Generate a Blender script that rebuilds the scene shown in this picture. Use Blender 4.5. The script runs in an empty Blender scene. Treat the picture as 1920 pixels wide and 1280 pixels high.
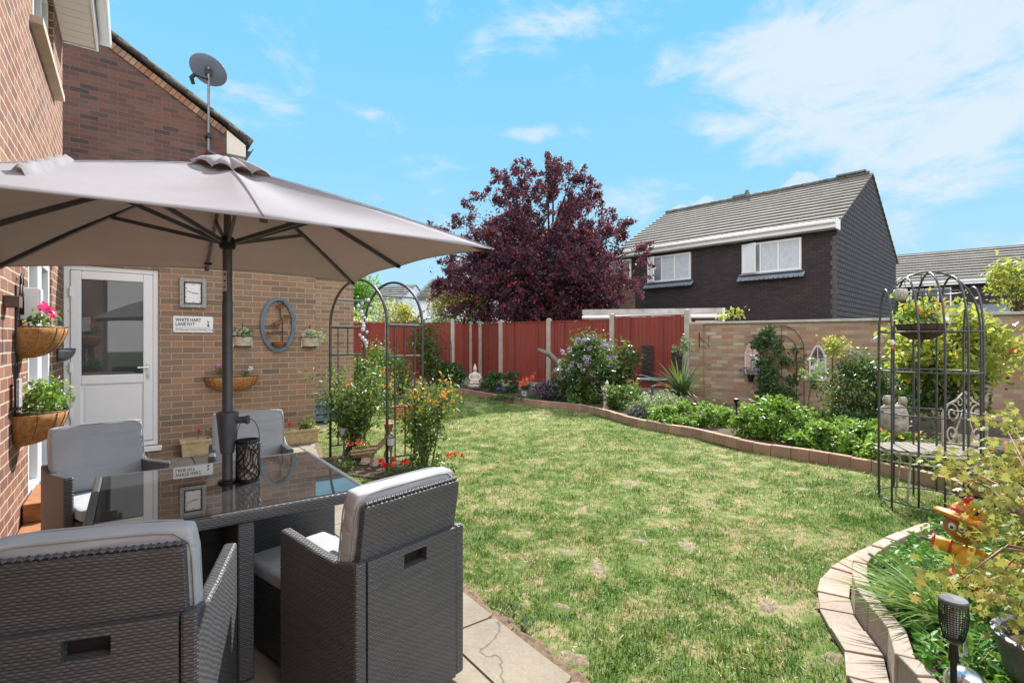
import bpy, math, random
import numpy as np
from mathutils import Vector, Matrix
R = math.radians
EYE = 1.42
scene = bpy.context.scene
COL = scene.collection
rng = np.random.default_rng(7)
random.seed(7)

# ------------------------------------------------------------------ frames
CA, SA = 0.802, 0.597          # the house is turned 36.7 degrees to the view
HROT = math.atan2(SA, CA)
def hp(a, b, z=0.0):
    """house frame (a along the back wall, b along the side wall) to world"""
    return Vector((CA*a - SA*b, SA*a + CA*b, z))
def gp(x, y, h=0.0):
    """ground survey point (at height h)"""
    Z = 960*(EYE-h)/(y-640)
    return Vector(((x-960)/960*Z, Z, h))
def at(x, y, Z):
    return Vector(((x-960)/960*Z, Z, EYE+(640-y)*Z/960))

# ------------------------------------------------------------------ mesh builder
class MB:
    def __init__(s, off=(0, 0, 0)):
        s.v = []; s.f = []; s.off = Vector(off)
    def add(s, vs, fs):
        n = len(s.v)
        s.v += [tuple(Vector(p) + s.off) for p in vs]
        s.f += [tuple(i+n for i in f) for f in fs]
        return s
    def box(s, x0, x1, y0, y1, z0, z1):
        return s.add([(x0,y0,z0),(x1,y0,z0),(x1,y1,z0),(x0,y1,z0),(x0,y0,z1),(x1,y0,z1),(x1,y1,z1),(x0,y1,z1)],
                     [(0,3,2,1),(4,5,6,7),(0,1,5,4),(1,2,6,5),(2,3,7,6),(3,0,4,7)])
    def mbox(s, M, sx, sy, sz):
        vs = [M @ Vector((x*sx/2, y*sy/2, z*sz/2)) for z in (-1,1) for y in (-1,1) for x in (-1,1)]
        return s.add(vs, [(0,2,3,1),(4,5,7,6),(0,1,5,4),(1,3,7,5),(3,2,6,7),(2,0,4,6)])
    def bar(s, p, q, w, h=None, up=(0,0,1)):
        p, q = Vector(p), Vector(q); h = h or w
        d = q-p; L = d.length; d.normalize()
        u = Vector(up)
        if abs(d.dot(u)) > .98: u = Vector((0,1,0))
        x = d.cross(u).normalized(); z = x.cross(d).normalized()
        M = Matrix.Translation((p+q)/2) @ Matrix((x, d, z)).transposed().to_4x4()
        return s.mbox(M, w, L, h)
    def tube(s, pts, r, seg=8, closed=False, caps=True):
        pts = [Vector(p) for p in pts]; n = len(pts)
        rr = r if hasattr(r, '__len__') else [r]*n
        vs = []; fs = []; prev = None
        for i, p in enumerate(pts):
            a = pts[(i-1) % n] if (closed or i > 0) else p
            b = pts[(i+1) % n] if (closed or i < n-1) else p
            d = (b-a)
            if d.length < 1e-9: d = Vector((0,0,1))
            d.normalize()
            if prev is None:
                u = Vector((0,0,1)) if abs(d.z) < .9 else Vector((1,0,0))
                x = d.cross(u).normalized()
            else:
                x = (prev - d*prev.dot(d))
                if x.length < 1e-6: x = d.orthogonal()
                x.normalize()
            prev = x; y = d.cross(x)
            for k in range(seg):
                t = 2*math.pi*k/seg
                vs.append(p + (x*math.cos(t)+y*math.sin(t))*rr[i])
        m = n if closed else n-1
        for i in range(m):
            j = (i+1) % n
            for k in range(seg):
                l = (k+1) % seg
                fs.append((i*seg+k, i*seg+l, j*seg+l, j*seg+k))
        if caps and not closed:
            fs.append(tuple(range(seg-1, -1, -1)))
            fs.append(tuple((n-1)*seg+k for k in range(seg)))
        return s.add(vs, fs)
    def lathe(s, prof, c=(0,0,0), seg=20, sx=1.0, sy=1.0, a0=0, a1=360):
        """prof: list of (r, z)"""
        c = Vector(c); full = (a1-a0 >= 360); ns = seg if full else seg+1
        vs = []; fs = []
        for r, z in prof:
            for k in range(ns):
                t = R(a0 + (a1-a0)*k/seg)
                vs.append(c + Vector((r*math.cos(t)*sx, r*math.sin(t)*sy, z)))
        for i in range(len(prof)-1):
            for k in range(seg):
                l = (k+1) % ns
                fs.append((i*ns+k, i*ns+l, (i+1)*ns+l, (i+1)*ns+k))
        return s.add(vs, fs)
    def ball(s, c, r, seg=12, sx=1, sy=1, sz=1):
        n = max(4, seg//2)
        return s.lathe([(max(r*math.sin(math.pi*i/n), 1e-4), -r*sz*math.cos(math.pi*i/n)) for i in range(n+1)], c, seg, sx, sy)
    def prism(s, poly, z0, z1):
        """poly list of (x, y); extruded in z"""
        n = len(poly)
        vs = [(x,y,z0) for x,y in poly]+[(x,y,z1) for x,y in poly]
        fs = [tuple(range(n-1,-1,-1)), tuple(range(n,2*n))]+[(i,(i+1)%n,n+(i+1)%n,n+i) for i in range(n)]
        return s.add(vs, fs)
    def prism_axis(s, poly, t0, t1, M):
        """poly in local xz, extruded in local y from t0 to t1, placed by M"""
        n = len(poly)
        vs = [M @ Vector((x,t0,z)) for x,z in poly]+[M @ Vector((x,t1,z)) for x,z in poly]
        fs = [tuple(range(n)), tuple(range(2*n-1,n-1,-1))]+[((i+1)%n,i,n+i,n+(i+1)%n) for i in range(n)]
        return s.add(vs, fs)
    def build(s, name, mat, parent=None, loc=(0,0,0), rot=(0,0,0), smooth=False, bevel=0, seg=2, auto=None):
        me = bpy.data.meshes.new(name); me.from_pydata(s.v, [], s.f); me.update()
        if smooth: me.polygons.foreach_set('use_smooth', [True]*len(me.polygons))
        o = bpy.data.objects.new(name, me); COL.objects.link(o)
        if mat is not None: me.materials.append(mat)
        o.parent = parent; o.location = loc; o.rotation_euler = rot
        if bevel:
            m = o.modifiers.new('bevel', 'BEVEL'); m.width = bevel; m.segments = seg; m.limit_method = 'ANGLE'
        if auto: 
            me.polygons.foreach_set('use_smooth', [True]*len(me.polygons))
            me.set_sharp_from_angle(angle=R(auto))
        return o

def tag(o, label=None, cat=None, group=None, kind=None):
    if label: o['label'] = label
    if cat: o['category'] = cat
    if group: o['group'] = group
    if kind: o['kind'] = kind
    return o
def thing(name, label, cat, loc=(0,0,0), rz=0, group=None):
    o = bpy.data.objects.new(name, None); COL.objects.link(o)
    o.empty_display_size = .1
    o.location = loc; o.rotation_euler = (0,0,rz)
    return tag(o, label, cat, group)
def children(o): return [c for c in bpy.data.objects if c.parent == o]
def copy_tree(o, parent=None):
    kids = children(o)
    c = o.copy(); COL.objects.link(c)
    if parent: c.parent = parent
    for k in kids: copy_tree(k, c)
    return c

# ------------------------------------------------------------------ numpy leaf scatter
LEAF = (np.array([(0,-.5,0),(.27,-.05,.05),(0,.55,-.03),(-.27,-.05,.05)], float), [(0,1,2),(0,2,3)])
LEAF5 = (np.array([(0,-.5,0),(.22,-.2,.05),(.2,.2,.04),(0,.6,-.06),(-.2,.2,.04),(-.22,-.2,.05)], float), [(0,1,2,3),(0,3,4,5)])
def _maple():
    v = [(0,-.45,0)]
    tips = [(-150,.42),(-95,.5),(-40,.62),(0+1e-3,.72),(40,.62),(95,.5),(150,.42)]
    for i,(a,l) in enumerate(tips):
        t = R(90-a)
        v.append((l*math.cos(t), l*math.sin(t), -.10*l))
        if i < len(tips)-1:
            t2 = R(90-(a+tips[i+1][0])/2); v.append((.24*math.cos(t2), .24*math.sin(t2), .02))
    n = len(v)
    vs = [(0,0,.03)]+v
    fs = [(0,1+i,1+(i+1)%n) for i in range(n)]
    # point order must run round: start at stem and go counter-clockwise
    return np.array(vs, float), fs
MAPLE = _maple()
def _petal(k=5, w=.62):
    vs = [(0,0,-.12)]
    for i in range(2*k):
        t = math.pi*i/k; r = .5 if i % 2 == 0 else .5*w
        vs.append((r*math.cos(t), r*math.sin(t), .04 if i % 2 == 0 else -.02))
    return np.array(vs, float), [(0,1+i,1+(i+1)%(2*k)) for i in range(2*k)]
FLOWER = _petal()
def _blade(n=3, w=.05, bend=.35):
    vs = []; fs = []
    for i in range(n):
        t = i/n; x = w*(1-t*.8)
        vs += [(-x, bend*t*t, t), (x, bend*t*t, t)]
    vs.append((0, bend, .98))
    for i in range(n-1): fs.append((2*i,2*i+1,2*i+3,2*i+2))
    fs.append((2*n-2,2*n-1,2*n))
    return np.array(vs, float), fs
GRASS = _blade(2, .05, .45)
GRASS1 = (np.array([(-.06,0,0),(.06,0,0),(0,.4,1)], float), [(0,1,2)])

def rand_rot(n, up=0.0, g=rng, face=None):
    nrm = g.normal(size=(n,3)); nrm /= np.linalg.norm(nrm, axis=1)[:,None]+1e-9
    nrm[:,2] = nrm[:,2] + up
    if face is not None: nrm += np.array(face)
    nrm /= np.linalg.norm(nrm, axis=1)[:,None]+1e-9
    t = g.normal(size=(n,3)); x = np.cross(t, nrm); x /= np.linalg.norm(x, axis=1)[:,None]+1e-9
    y = np.cross(nrm, x)
    return np.stack([x, y, nrm], axis=2)       # columns are the local axes
def yaw_rot(n, tilt=.25, g=rng):
    a = g.uniform(0, 2*np.pi, n); tl = g.normal(size=n)*tilt
    ca, sa, ct, st = np.cos(a), np.sin(a), np.cos(tl), np.sin(tl)
    M = np.zeros((n,3,3))
    M[:,:,0] = np.stack([ca, sa, 0*a], 1)
    M[:,:,1] = np.stack([-sa*ct, ca*ct, st], 1)
    M[:,:,2] = np.stack([sa*st, -ca*st, ct], 1)
    return M
def np_mesh(name, V, tm_faces, nv, count, mat, parent=None, smooth=False):
    """V (count*nv,3); replicate template faces"""
    loops = []; sizes = []
    for f in tm_faces: loops += list(f); sizes.append(len(f))
    loops = np.array(loops); sizes = np.array(sizes)
    L = (loops[None,:] + (np.arange(count)*nv)[:,None]).ravel()
    SZ = np.tile(sizes, count); ST = np.concatenate([[0], np.cumsum(SZ)[:-1]])
    me = bpy.data.meshes.new(name)
    me.vertices.add(len(V)); me.vertices.foreach_set('co', V.astype(np.float32).ravel())
    me.loops.add(len(L)); me.loops.foreach_set('vertex_index', L.astype(np.int32))
    me.polygons.add(len(SZ)); me.polygons.foreach_set('loop_start', ST.astype(np.int32))
    me.polygons.foreach_set('loop_total', SZ.astype(np.int32))
    me.update(calc_edges=True)
    o = bpy.data.objects.new(name, me); COL.objects.link(o)
    me.materials.append(mat); o.parent = parent
    return o
def scatter(name, C, S, mat, parent=None, tm=LEAF, rot=None, up=.35, g=rng, org=None, face=None):
    C = np.asarray(C, float); n = len(C)
    if org is not None: C = C - np.array(org)
    S = np.broadcast_to(np.asarray(S, float), (n,)) if np.ndim(S) < 2 else np.asarray(S)
    Rm = rand_rot(n, up, g, face) if rot is None else rot
    T, F = tm
    TT = T[None,:,:] * (S[:,None,None] if S.ndim == 1 else S[:,None,:])
    V = np.einsum('nij,nkj->nki', Rm, TT) + C[:,None,:]
    return np_mesh(name, V.reshape(-1,3), F, len(T), n, mat, parent)
def ell_clumps(n, c, r, g, lo=.35, flat=None):
    """clump centres spread through an uneven ellipsoid"""
    d = g.normal(size=(n,3)); d /= np.linalg.norm(d, axis=1)[:,None]
    rad = g.uniform(lo, 1, n)**.6
    P = d*rad[:,None]*np.array(r)
    if flat is not None: P[:,2] = np.maximum(P[:,2], flat)
    return P + np.array(c)
def clump_points(K, per, sig, g):
    n = len(K)
    sg = np.broadcast_to(np.asarray(sig, float), (3,))
    w = g.uniform(.6, 1.35, n)
    cnt = np.maximum(3, (per*w).astype(int))
    out = [K[i] + g.normal(size=(cnt[i],3))*sg*w[i] for i in range(n)]
    return np.concatenate(out)

# ------------------------------------------------------------------ materials
def newmat(name):
    m = bpy.data.materials.new(name); m.use_nodes = True
    nt = m.node_tree; nt.nodes.clear()
    out = nt.nodes.new('ShaderNodeOutputMaterial')
    b = nt.nodes.new('ShaderNodeBsdfPrincipled')
    nt.links.new(b.outputs[0], out.inputs[0])
    return m, nt, b, out
def N(nt, typ, **kw):
    n = nt.nodes.new('ShaderNode'+typ)
    for k, v in kw.items():
        if k.startswith('i_'): n.inputs[k[2:].replace('_',' ')].default_value = v
        else: setattr(n, k, v)
    return n
def ramp(nt, fac, stops, interp='LINEAR'):
    r = N(nt, 'ValToRGB'); r.color_ramp.interpolation = interp
    el = r.color_ramp.elements
    while len(el) > 1: el.remove(el[-1])
    el[0].position = stops[0][0]; el[0].color = (*stops[0][1], 1)
    for p, c in stops[1:]:
        e = el.new(p); e.color = (*c, 1)
    nt.links.new(fac, r.inputs[0]); return r
def mixc(nt, fac, a, b, typ='MIX'):
    m = N(nt, 'Mix', data_type='RGBA', blend_type=typ)
    for sock, val in ((0, fac), (6, a), (7, b)):
        if hasattr(val, 'links'): nt.links.new(val, m.inputs[sock])
        elif sock == 0: m.inputs[0].default_value = val
        else: m.inputs[sock].default_value = (*val, 1)
    return m.outputs[2]
def objvec(nt):
    return N(nt, 'TexCoord').outputs['Object']
def noise(nt, vec, scale, detail=4, rough=.55, dist=0):
    n = N(nt, 'TexNoise'); n.inputs['Scale'].default_value = scale; n.inputs['Detail'].default_value = detail
    n.inputs['Roughness'].default_value = rough; n.inputs['Distortion'].default_value = dist
    if vec is not None: nt.links.new(vec, n.inputs['Vector'])
    return n
def bump(nt, b, h, strength=.4, dist=.01):
    n = N(nt, 'Bump'); n.inputs['Strength'].default_value = strength; n.inputs['Distance'].default_value = dist
    nt.links.new(h, n.inputs['Height']); nt.links.new(n.outputs[0], b.inputs['Normal']); return n
def plain(name, col, rough=.6, metal=0, var=.12, scale=9, bmp=.15, spec=.5, world=False, coat=0):
    """a paint / plastic / stone with uneven tone and a fine surface"""
    m, nt, b, out = newmat(name)
    v = objvec(nt)
    n = noise(nt, v, scale, 6, .6)
    lo = tuple(c*(1-var) for c in col); hi = tuple(min(1, c*(1+var)) for c in col)
    r = ramp(nt, n.outputs[0], [(.3, lo), (.7, hi)])
    nt.links.new(r.outputs[0], b.inputs['Base Color'])
    b.inputs['Roughness'].default_value = rough; b.inputs['Metallic'].default_value = metal
    b.inputs['Specular IOR Level'].default_value = spec
    if coat: b.inputs['Coat Weight'].default_value = coat
    if bmp:
        n2 = noise(nt, v, scale*12, 4, .6); bump(nt, b, n2.outputs[0], bmp, .004)
    return m
def wallvec(nt):
    """(x or y, z) chosen by which way the face looks, in object space; tops use (x, y)"""
    tc = N(nt, 'TexCoord')
    sp = N(nt, 'SeparateXYZ'); nt.links.new(tc.outputs['Object'], sp.inputs[0])
    sn = N(nt, 'SeparateXYZ'); nt.links.new(tc.outputs['Normal'], sn.inputs[0])
    ab = N(nt, 'Math', operation='ABSOLUTE'); nt.links.new(sn.outputs[0], ab.inputs[0])
    gt = N(nt, 'Math', operation='GREATER_THAN'); nt.links.new(ab.outputs[0], gt.inputs[0]); gt.inputs[1].default_value = .6
    u = N(nt, 'Mix', data_type='FLOAT'); nt.links.new(gt.outputs[0], u.inputs[0])
    nt.links.new(sp.outputs[0], u.inputs[2]); nt.links.new(sp.outputs[1], u.inputs[3])
    az = N(nt, 'Math', operation='ABSOLUTE'); nt.links.new(sn.outputs[2], az.inputs[0])
    gz = N(nt, 'Math', operation='GREATER_THAN'); nt.links.new(az.outputs[0], gz.inputs[0]); gz.inputs[1].default_value = .75
    w = N(nt, 'Mix', data_type='FLOAT'); nt.links.new(gz.outputs[0], w.inputs[0])
    nt.links.new(sp.outputs[2], w.inputs[2]); nt.links.new(sp.outputs[1], w.inputs[3])
    cb = N(nt, 'CombineXYZ'); nt.links.new(u.outputs[0], cb.inputs[0]); nt.links.new(w.outputs[0], cb.inputs[1])
    return cb.outputs[0]
def brickmat(name, cols, mortar, bw=.225, bh=.075, ms=.006, rough=.85, bmp=.6, stain=.25, off=.5, seed=0, stain_col=(.35,.3,.27)):
    m, nt, b, out = newmat(name)
    v = wallvec(nt)
    # slightly uneven courses
    nz = noise(nt, v, 3.1, 2); sub = N(nt, 'VectorMath', operation='SUBTRACT'); nt.links.new(nz.outputs['Color'], sub.inputs[0]); sub.inputs[1].default_value = (.5,.5,.5)
    sc = N(nt, 'VectorMath', operation='SCALE'); nt.links.new(sub.outputs[0], sc.inputs[0]); sc.inputs['Scale'].default_value = .012*bh/.075
    ad = N(nt, 'VectorMath', operation='ADD'); nt.links.new(v, ad.inputs[0]); nt.links.new(sc.outputs[0], ad.inputs[1])
    br = N(nt, 'TexBrick'); nt.links.new(ad.outputs[0], br.inputs['Vector'])
    br.offset = off; br.inputs['Color1'].default_value = (0,0,0,1); br.inputs['Color2'].default_value = (1,1,1,1)
    br.inputs['Mortar'].default_value = (.5,.5,.5,1)
    br.inputs['Scale'].default_value = 1; br.inputs['Brick Width'].default_value = bw; br.inputs['Row Height'].default_value = bh
    br.inputs['Mortar Size'].default_value = ms; br.inputs['Mortar Smooth'].default_value = .15; br.inputs['Bias'].default_value = 0
    n = len(cols)
    r = ramp(nt, br.outputs['Color'], [((i+.5)/n*1.0, c) for i, c in enumerate(cols)])
    # grain within a brick and big soft weathering
    g1 = noise(nt, v, 60, 5, .7); g2 = noise(nt, v, 1.3, 4, .6)
    c1 = mixc(nt, .38, r.outputs[0], ramp(nt, g1.outputs[0], [(.25, (.25,.25,.25)), (.75, (.8,.8,.8))]).outputs[0], 'OVERLAY')
    st = ramp(nt, g2.outputs[0], [(.5, (0,0,0)), (.75, (1,1,1))])
    fm = N(nt, 'Math', operation='MULTIPLY'); nt.links.new(st.outputs[0], fm.inputs[0]); fm.inputs[1].default_value = stain
    c2 = mixc(nt, fm.outputs[0], c1, stain_col)
    mort = ramp(nt, g1.outputs[0], [(.3, tuple(c*.75 for c in mortar)), (.7, mortar)])
    c3 = mixc(nt, br.outputs['Fac'], c2, mort.outputs[0])
    nt.links.new(c3, b.inputs['Base Color'])
    b.inputs['Roughness'].default_value = rough; b.inputs['Specular IOR Level'].default_value = .25
    h = N(nt, 'Math', operation='MULTIPLY_ADD'); nt.links.new(br.outputs['Fac'], h.inputs[0]); h.inputs[1].default_value = -1
    nt.links.new(g1.outputs[0], h.inputs[2])
    bump(nt, b, h.outputs[0], bmp, .006)
    return m
def leafmat(name, stops, trans=.35, rough=.5, spec=.35, tint=None, gloss=0.0):
    m, nt, b, out = newmat(name)
    ge = N(nt, 'NewGeometry')
    r = ramp(nt, ge.outputs['Random Per Island'], stops)
    n = noise(nt, objvec(nt), 2.2, 3)
    c = mixc(nt, .35, r.outputs[0], ramp(nt, n.outputs[0], [(.3, (.3,.3,.3)), (.7, (.72,.72,.72))]).outputs[0], 'OVERLAY')
    nt.links.new(c, b.inputs['Base Color']); b.inputs['Roughness'].default_value = rough
    b.inputs['Specular IOR Level'].default_value = spec
    tr = N(nt, 'BsdfTranslucent')
    tc = mixc(nt, .6, c, tint or (.25,.4,.03), 'MIX') if tint is not False else c
    g = N(nt, 'Gamma'); g.inputs[1].default_value = .8; nt.links.new(tc, g.inputs[0]); nt.links.new(g.outputs[0], tr.inputs[0])
    mx = N(nt, 'MixShader'); mx.inputs[0].default_value = trans
    nt.links.new(b.outputs[0], mx.inputs[1]); nt.links.new(tr.outputs[0], mx.inputs[2]); nt.links.new(mx.outputs[0], out.inputs[0])
    return m
def glassmat(name, col=(.02,.025,.03), rough=.02, ior=1.6):
    m, nt, b, out = newmat(name)
    n = noise(nt, objvec(nt), 1.6, 2)
    r = ramp(nt, n.outputs[0], [(.3, tuple(c*.6 for c in col)), (.7, tuple(c*1.3 for c in col))])
    nt.links.new(r.outputs[0], b.inputs['Base Color'])
    b.inputs['Roughness'].default_value = rough; b.inputs['IOR'].default_value = ior
    return m
# ------------------------------------------------------------------ material library
M = {}
M['brick_house'] = brickmat('orange_red_brick', [(.185,.075,.053),(.24,.112,.08),(.155,.07,.056),(.275,.145,.106),(.21,.095,.07),(.125,.064,.056),(.225,.105,.078)], (.50,.42,.31), stain=.3, stain_col=(.27,.16,.12))
M['brick_ext'] = brickmat('buff_brown_brick', [(.24,.15,.10),(.33,.215,.145),(.21,.14,.10),(.37,.205,.13),(.28,.18,.125),(.175,.125,.098),(.33,.19,.125),(.25,.175,.13)], (.46,.39,.30), stain=.35, stain_col=(.30,.215,.165), ms=.0055)
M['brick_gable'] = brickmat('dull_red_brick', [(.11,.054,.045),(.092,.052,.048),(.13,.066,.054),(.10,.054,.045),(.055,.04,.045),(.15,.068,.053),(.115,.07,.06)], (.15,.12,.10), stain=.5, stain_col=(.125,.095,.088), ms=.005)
M['brick_wall'] = brickmat('weathered_garden_brick', [(.35,.175,.115),(.37,.265,.18),(.28,.165,.12),(.43,.34,.235),(.37,.20,.125),(.26,.18,.13),(.46,.39,.28)], (.33,.29,.24), ms=.007, stain=.55, stain_col=(.33,.275,.20), bw=.23, bh=.078)
M['brick_dark'] = brickmat('dark_plum_brick', [(.038,.032,.036),(.052,.038,.040),(.046,.038,.044),(.064,.046,.046)], (.030,.027,.030), stain=.5, stain_col=(.068,.056,.060), ms=.009)
M['tile_hung'] = brickmat('dark_slate_gable_boarding', [(.062,.060,.074),(.078,.072,.086),(.068,.064,.078)], (.012,.012,.016), bw=.3, bh=.17, ms=.02, stain=.3, stain_col=(.095,.082,.09))
M['brick_brown'] = brickmat('brown_brick', [(.16,.09,.07),(.22,.13,.10),(.13,.08,.07)], (.2,.16,.13), stain=.3)
M['roof_tile'] = brickmat('grey_concrete_tile', [(.165,.152,.14),(.205,.19,.172),(.14,.132,.122),(.185,.17,.155)], (.10,.09,.085), bw=.33, bh=.36, ms=.006, stain=.35, stain_col=(.22,.2,.16), off=.5)
M['roof_dark'] = brickmat('lichened_grey_tile', [(.13,.13,.12),(.18,.18,.165),(.10,.10,.10)], (.05,.05,.05), bw=.3, bh=.33, stain=.5, stain_col=(.21,.22,.19))
M['upvc'] = plain('white_upvc', (.78,.78,.80), .32, var=.03, scale=2, bmp=.03)
M['upvc_soffit'] = plain('cream_soffit_board', (.66,.60,.54), .5, var=.05, scale=1.5, bmp=.03)
M['stone_sill'] = plain('buff_sill', (.50,.40,.31), .8, var=.15, scale=6, bmp=.4)
M['glass'] = glassmat('dark_window_glass')
M['glass_pale'] = glassmat('net_curtained_glass', (.30,.33,.38))
M['glass_door'] = glassmat('door_glass', (.05,.055,.06), .015, 1.75)
M['render_white'] = plain('pale_blue_white_render', (.66,.70,.82), .8, var=.05, scale=1.5)
M['metal_dark'] = plain('dark_grey_painted_metal', (.085,.088,.10), .42, .2, var=.2, scale=20)
M['metal_black'] = plain('black_iron', (.016,.016,.018), .45, .4, var=.3, scale=30)
M['metal_arch'] = plain('grey_steel_arch', (.085,.085,.092), .4, .55, var=.3, scale=30)
M['metal_grey'] = plain('grey_steel', (.18,.19,.21), .38, .6, var=.2, scale=20)
M['metal_rust'] = plain('rusty_white_iron', (.55,.50,.45), .7, .1, var=.45, scale=26, bmp=.4)
M['chrome'] = plain('silver_metal', (.62,.62,.63), .2, .9, var=.15, scale=30, bmp=0)
M['concrete'] = plain('weathered_concrete', (.42,.40,.35), .9, var=.25, scale=6, bmp=.5)
M['concrete_post'] = plain('pale_concrete_post', (.40,.38,.33), .9, var=.18, scale=9, bmp=.5)
M['stone_cast'] = plain('aged_cast_stone', (.33,.30,.26), .9, var=.35, scale=22, bmp=.6)
M['stone_pale'] = plain('pale_cast_stone', (.62,.56,.50), .85, var=.2, scale=26, bmp=.6)
M['planter_stone'] = plain('mottled_buff_stone', (.50,.38,.22), .9, var=.25, scale=16, bmp=.5)
M['terracotta'] = plain('terracotta', (.45,.19,.10), .8, var=.2, scale=14, bmp=.3)
M['coir'] = plain('brown_coir', (.42,.19,.06), .95, var=.4, scale=45, bmp=1.0)
M['wood_box'] = plain('stained_wood', (.34,.15,.06), .7, var=.25, scale=12, bmp=.3)
M['wood_grey'] = plain('weathered_log_wood', (.34,.25,.15), .85, var=.35, scale=20, bmp=.6)
M['wood_slat'] = plain('silvered_hardwood_slat', (.22,.185,.155), .8, var=.25, scale=30, bmp=.5)
M['bark'] = plain('brown_bark', (.09,.065,.045), .95, var=.4, scale=18, bmp=1.0)
M['bark_purple'] = plain('dark_purple_bark', (.04,.025,.028), .95, var=.4, scale=12, bmp=1.0)
M['stem'] = plain('green_brown_stem', (.10,.12,.04), .8, var=.3, scale=20)
M['plastic_white'] = plain('white_plastic', (.80,.80,.82), .35, var=.03, bmp=0)
M['red_paint'] = plain('faded_red_paint', (.48,.03,.04), .5, var=.2, scale=20)
M['blue_wood'] = plain('blue_grey_painted_wood', (.12,.17,.23), .7, var=.25, scale=14, bmp=.3)
M['copper'] = plain('copper_bowl', (.42,.16,.07), .4, .7, var=.35, scale=30)
M['mirror'] = plain('mirror_glass', (.85,.87,.9), .03, 1, var=.02, bmp=0)
M['shabby'] = plain('shabby_white_frame', (.60,.58,.57), .7, var=.35, scale=40, bmp=.4)
M['dark_text'] = plain('dark_lettering', (.03,.03,.04), .5, var=.05, bmp=0)
M['navy'] = plain('navy_print', (.02,.03,.10), .5, var=.05, bmp=0)
M['carved'] = plain('dark_carved_wood', (.045,.028,.024), .6, var=.5, scale=50, bmp=1.2)
M['silver_frame'] = plain('mottled_silver_frame', (.36,.37,.36), .45, .3, var=.55, scale=70, bmp=.8)
M['glaze_grey'] = plain('glazed_grey_pot', (.13,.13,.14), .5, var=.35, scale=14, bmp=.3)
M['glass_bead'] = glassmat('pale_glass_beads', (.62,.66,.74), .08)
M['orange'] = plain('orange_painted_resin', (.75,.26,.02), .5, var=.25, scale=16, bmp=.2)
M['red'] = plain('red_painted_resin', (.65,.05,.05), .5, var=.2, scale=16)
M['yellow'] = plain('yellow_painted_resin', (.80,.42,.03), .5, var=.2, scale=16)
M['pumpkin'] = plain('brown_orange_resin', (.42,.17,.04), .5, var=.3, scale=12, bmp=.2)
M['soil_bare'] = plain('pale_dry_soil', (.27,.215,.135), 1.0, var=.5, scale=34, bmp=1.4)
M['soil_dry'] = plain('dry_brown_soil', (.20,.135,.085), 1.0, var=.6, scale=30, bmp=1.6)
M['soil'] = plain('dark_soil', (.085,.058,.040), 1.0, var=.55, scale=16, bmp=1.6)

def fabric(name, col, rough=.9, trans=0, tint=None, weave=420, wr=0, wscale=7):
    m, nt, b, out = newmat(name)
    v = objvec(nt)
    n = noise(nt, v, 5, 5, .6)
    r = ramp(nt, n.outputs[0], [(.3, tuple(c*.92 for c in col)), (.7, tuple(min(1, c*1.06) for c in col))])
    nt.links.new(r.outputs[0], b.inputs['Base Color']); b.inputs['Roughness'].default_value = rough
    b.inputs['Specular IOR Level'].default_value = .2; b.inputs['Sheen Weight'].default_value = .15
    fine = noise(nt, v, weave, 2, .5)
    b1 = bump(nt, b, fine.outputs[0], .3, .002)
    if wr:
        mp = N(nt, 'Mapping'); nt.links.new(v, mp.inputs[0]); mp.inputs['Scale'].default_value = (.38, 1.1, 1.5)
        big = noise(nt, mp.outputs[0], wscale, 2.5, .5, 1.3)
        ab = N(nt, 'Math', operation='SUBTRACT'); nt.links.new(big.outputs[0], ab.inputs[0]); ab.inputs[1].default_value = .5
        a2 = N(nt, 'Math', operation='ABSOLUTE'); nt.links.new(ab.outputs[0], a2.inputs[0])
        a3 = N(nt, 'Math', operation='POWER'); nt.links.new(a2.outputs[0], a3.inputs[0]); a3.inputs[1].default_value = .85
        b2 = N(nt, 'Bump'); b2.inputs['Strength'].default_value = .38; b2.inputs['Distance'].default_value = wr/1000
        nt.links.new(a3.outputs[0], b2.inputs['Height']); nt.links.new(b2.outputs[0], b1.inputs['Normal'])
    if trans:
        tr = N(nt, 'BsdfTranslucent'); tr.inputs[0].default_value = (*(tint or col), 1)
        mx = N(nt, 'MixShader'); mx.inputs[0].default_value = trans
        nt.links.new(b.outputs[0], mx.inputs[1]); nt.links.new(tr.outputs[0], mx.inputs[2]); nt.links.new(mx.outputs[0], out.inputs[0])
    return m
M['canopy'] = fabric('taupe_canopy_fabric', (.41,.395,.43), trans=.26, tint=(.52,.35,.27), weave=500, wr=14, wscale=1.6)
M['cushion'] = fabric('pale_grey_cushion_fabric', (.40,.41,.44), weave=600, wr=45, wscale=4.5)
M['cushion_side'] = fabric('pale_grey_cushion_side', (.33,.33,.34), weave=600)

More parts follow.
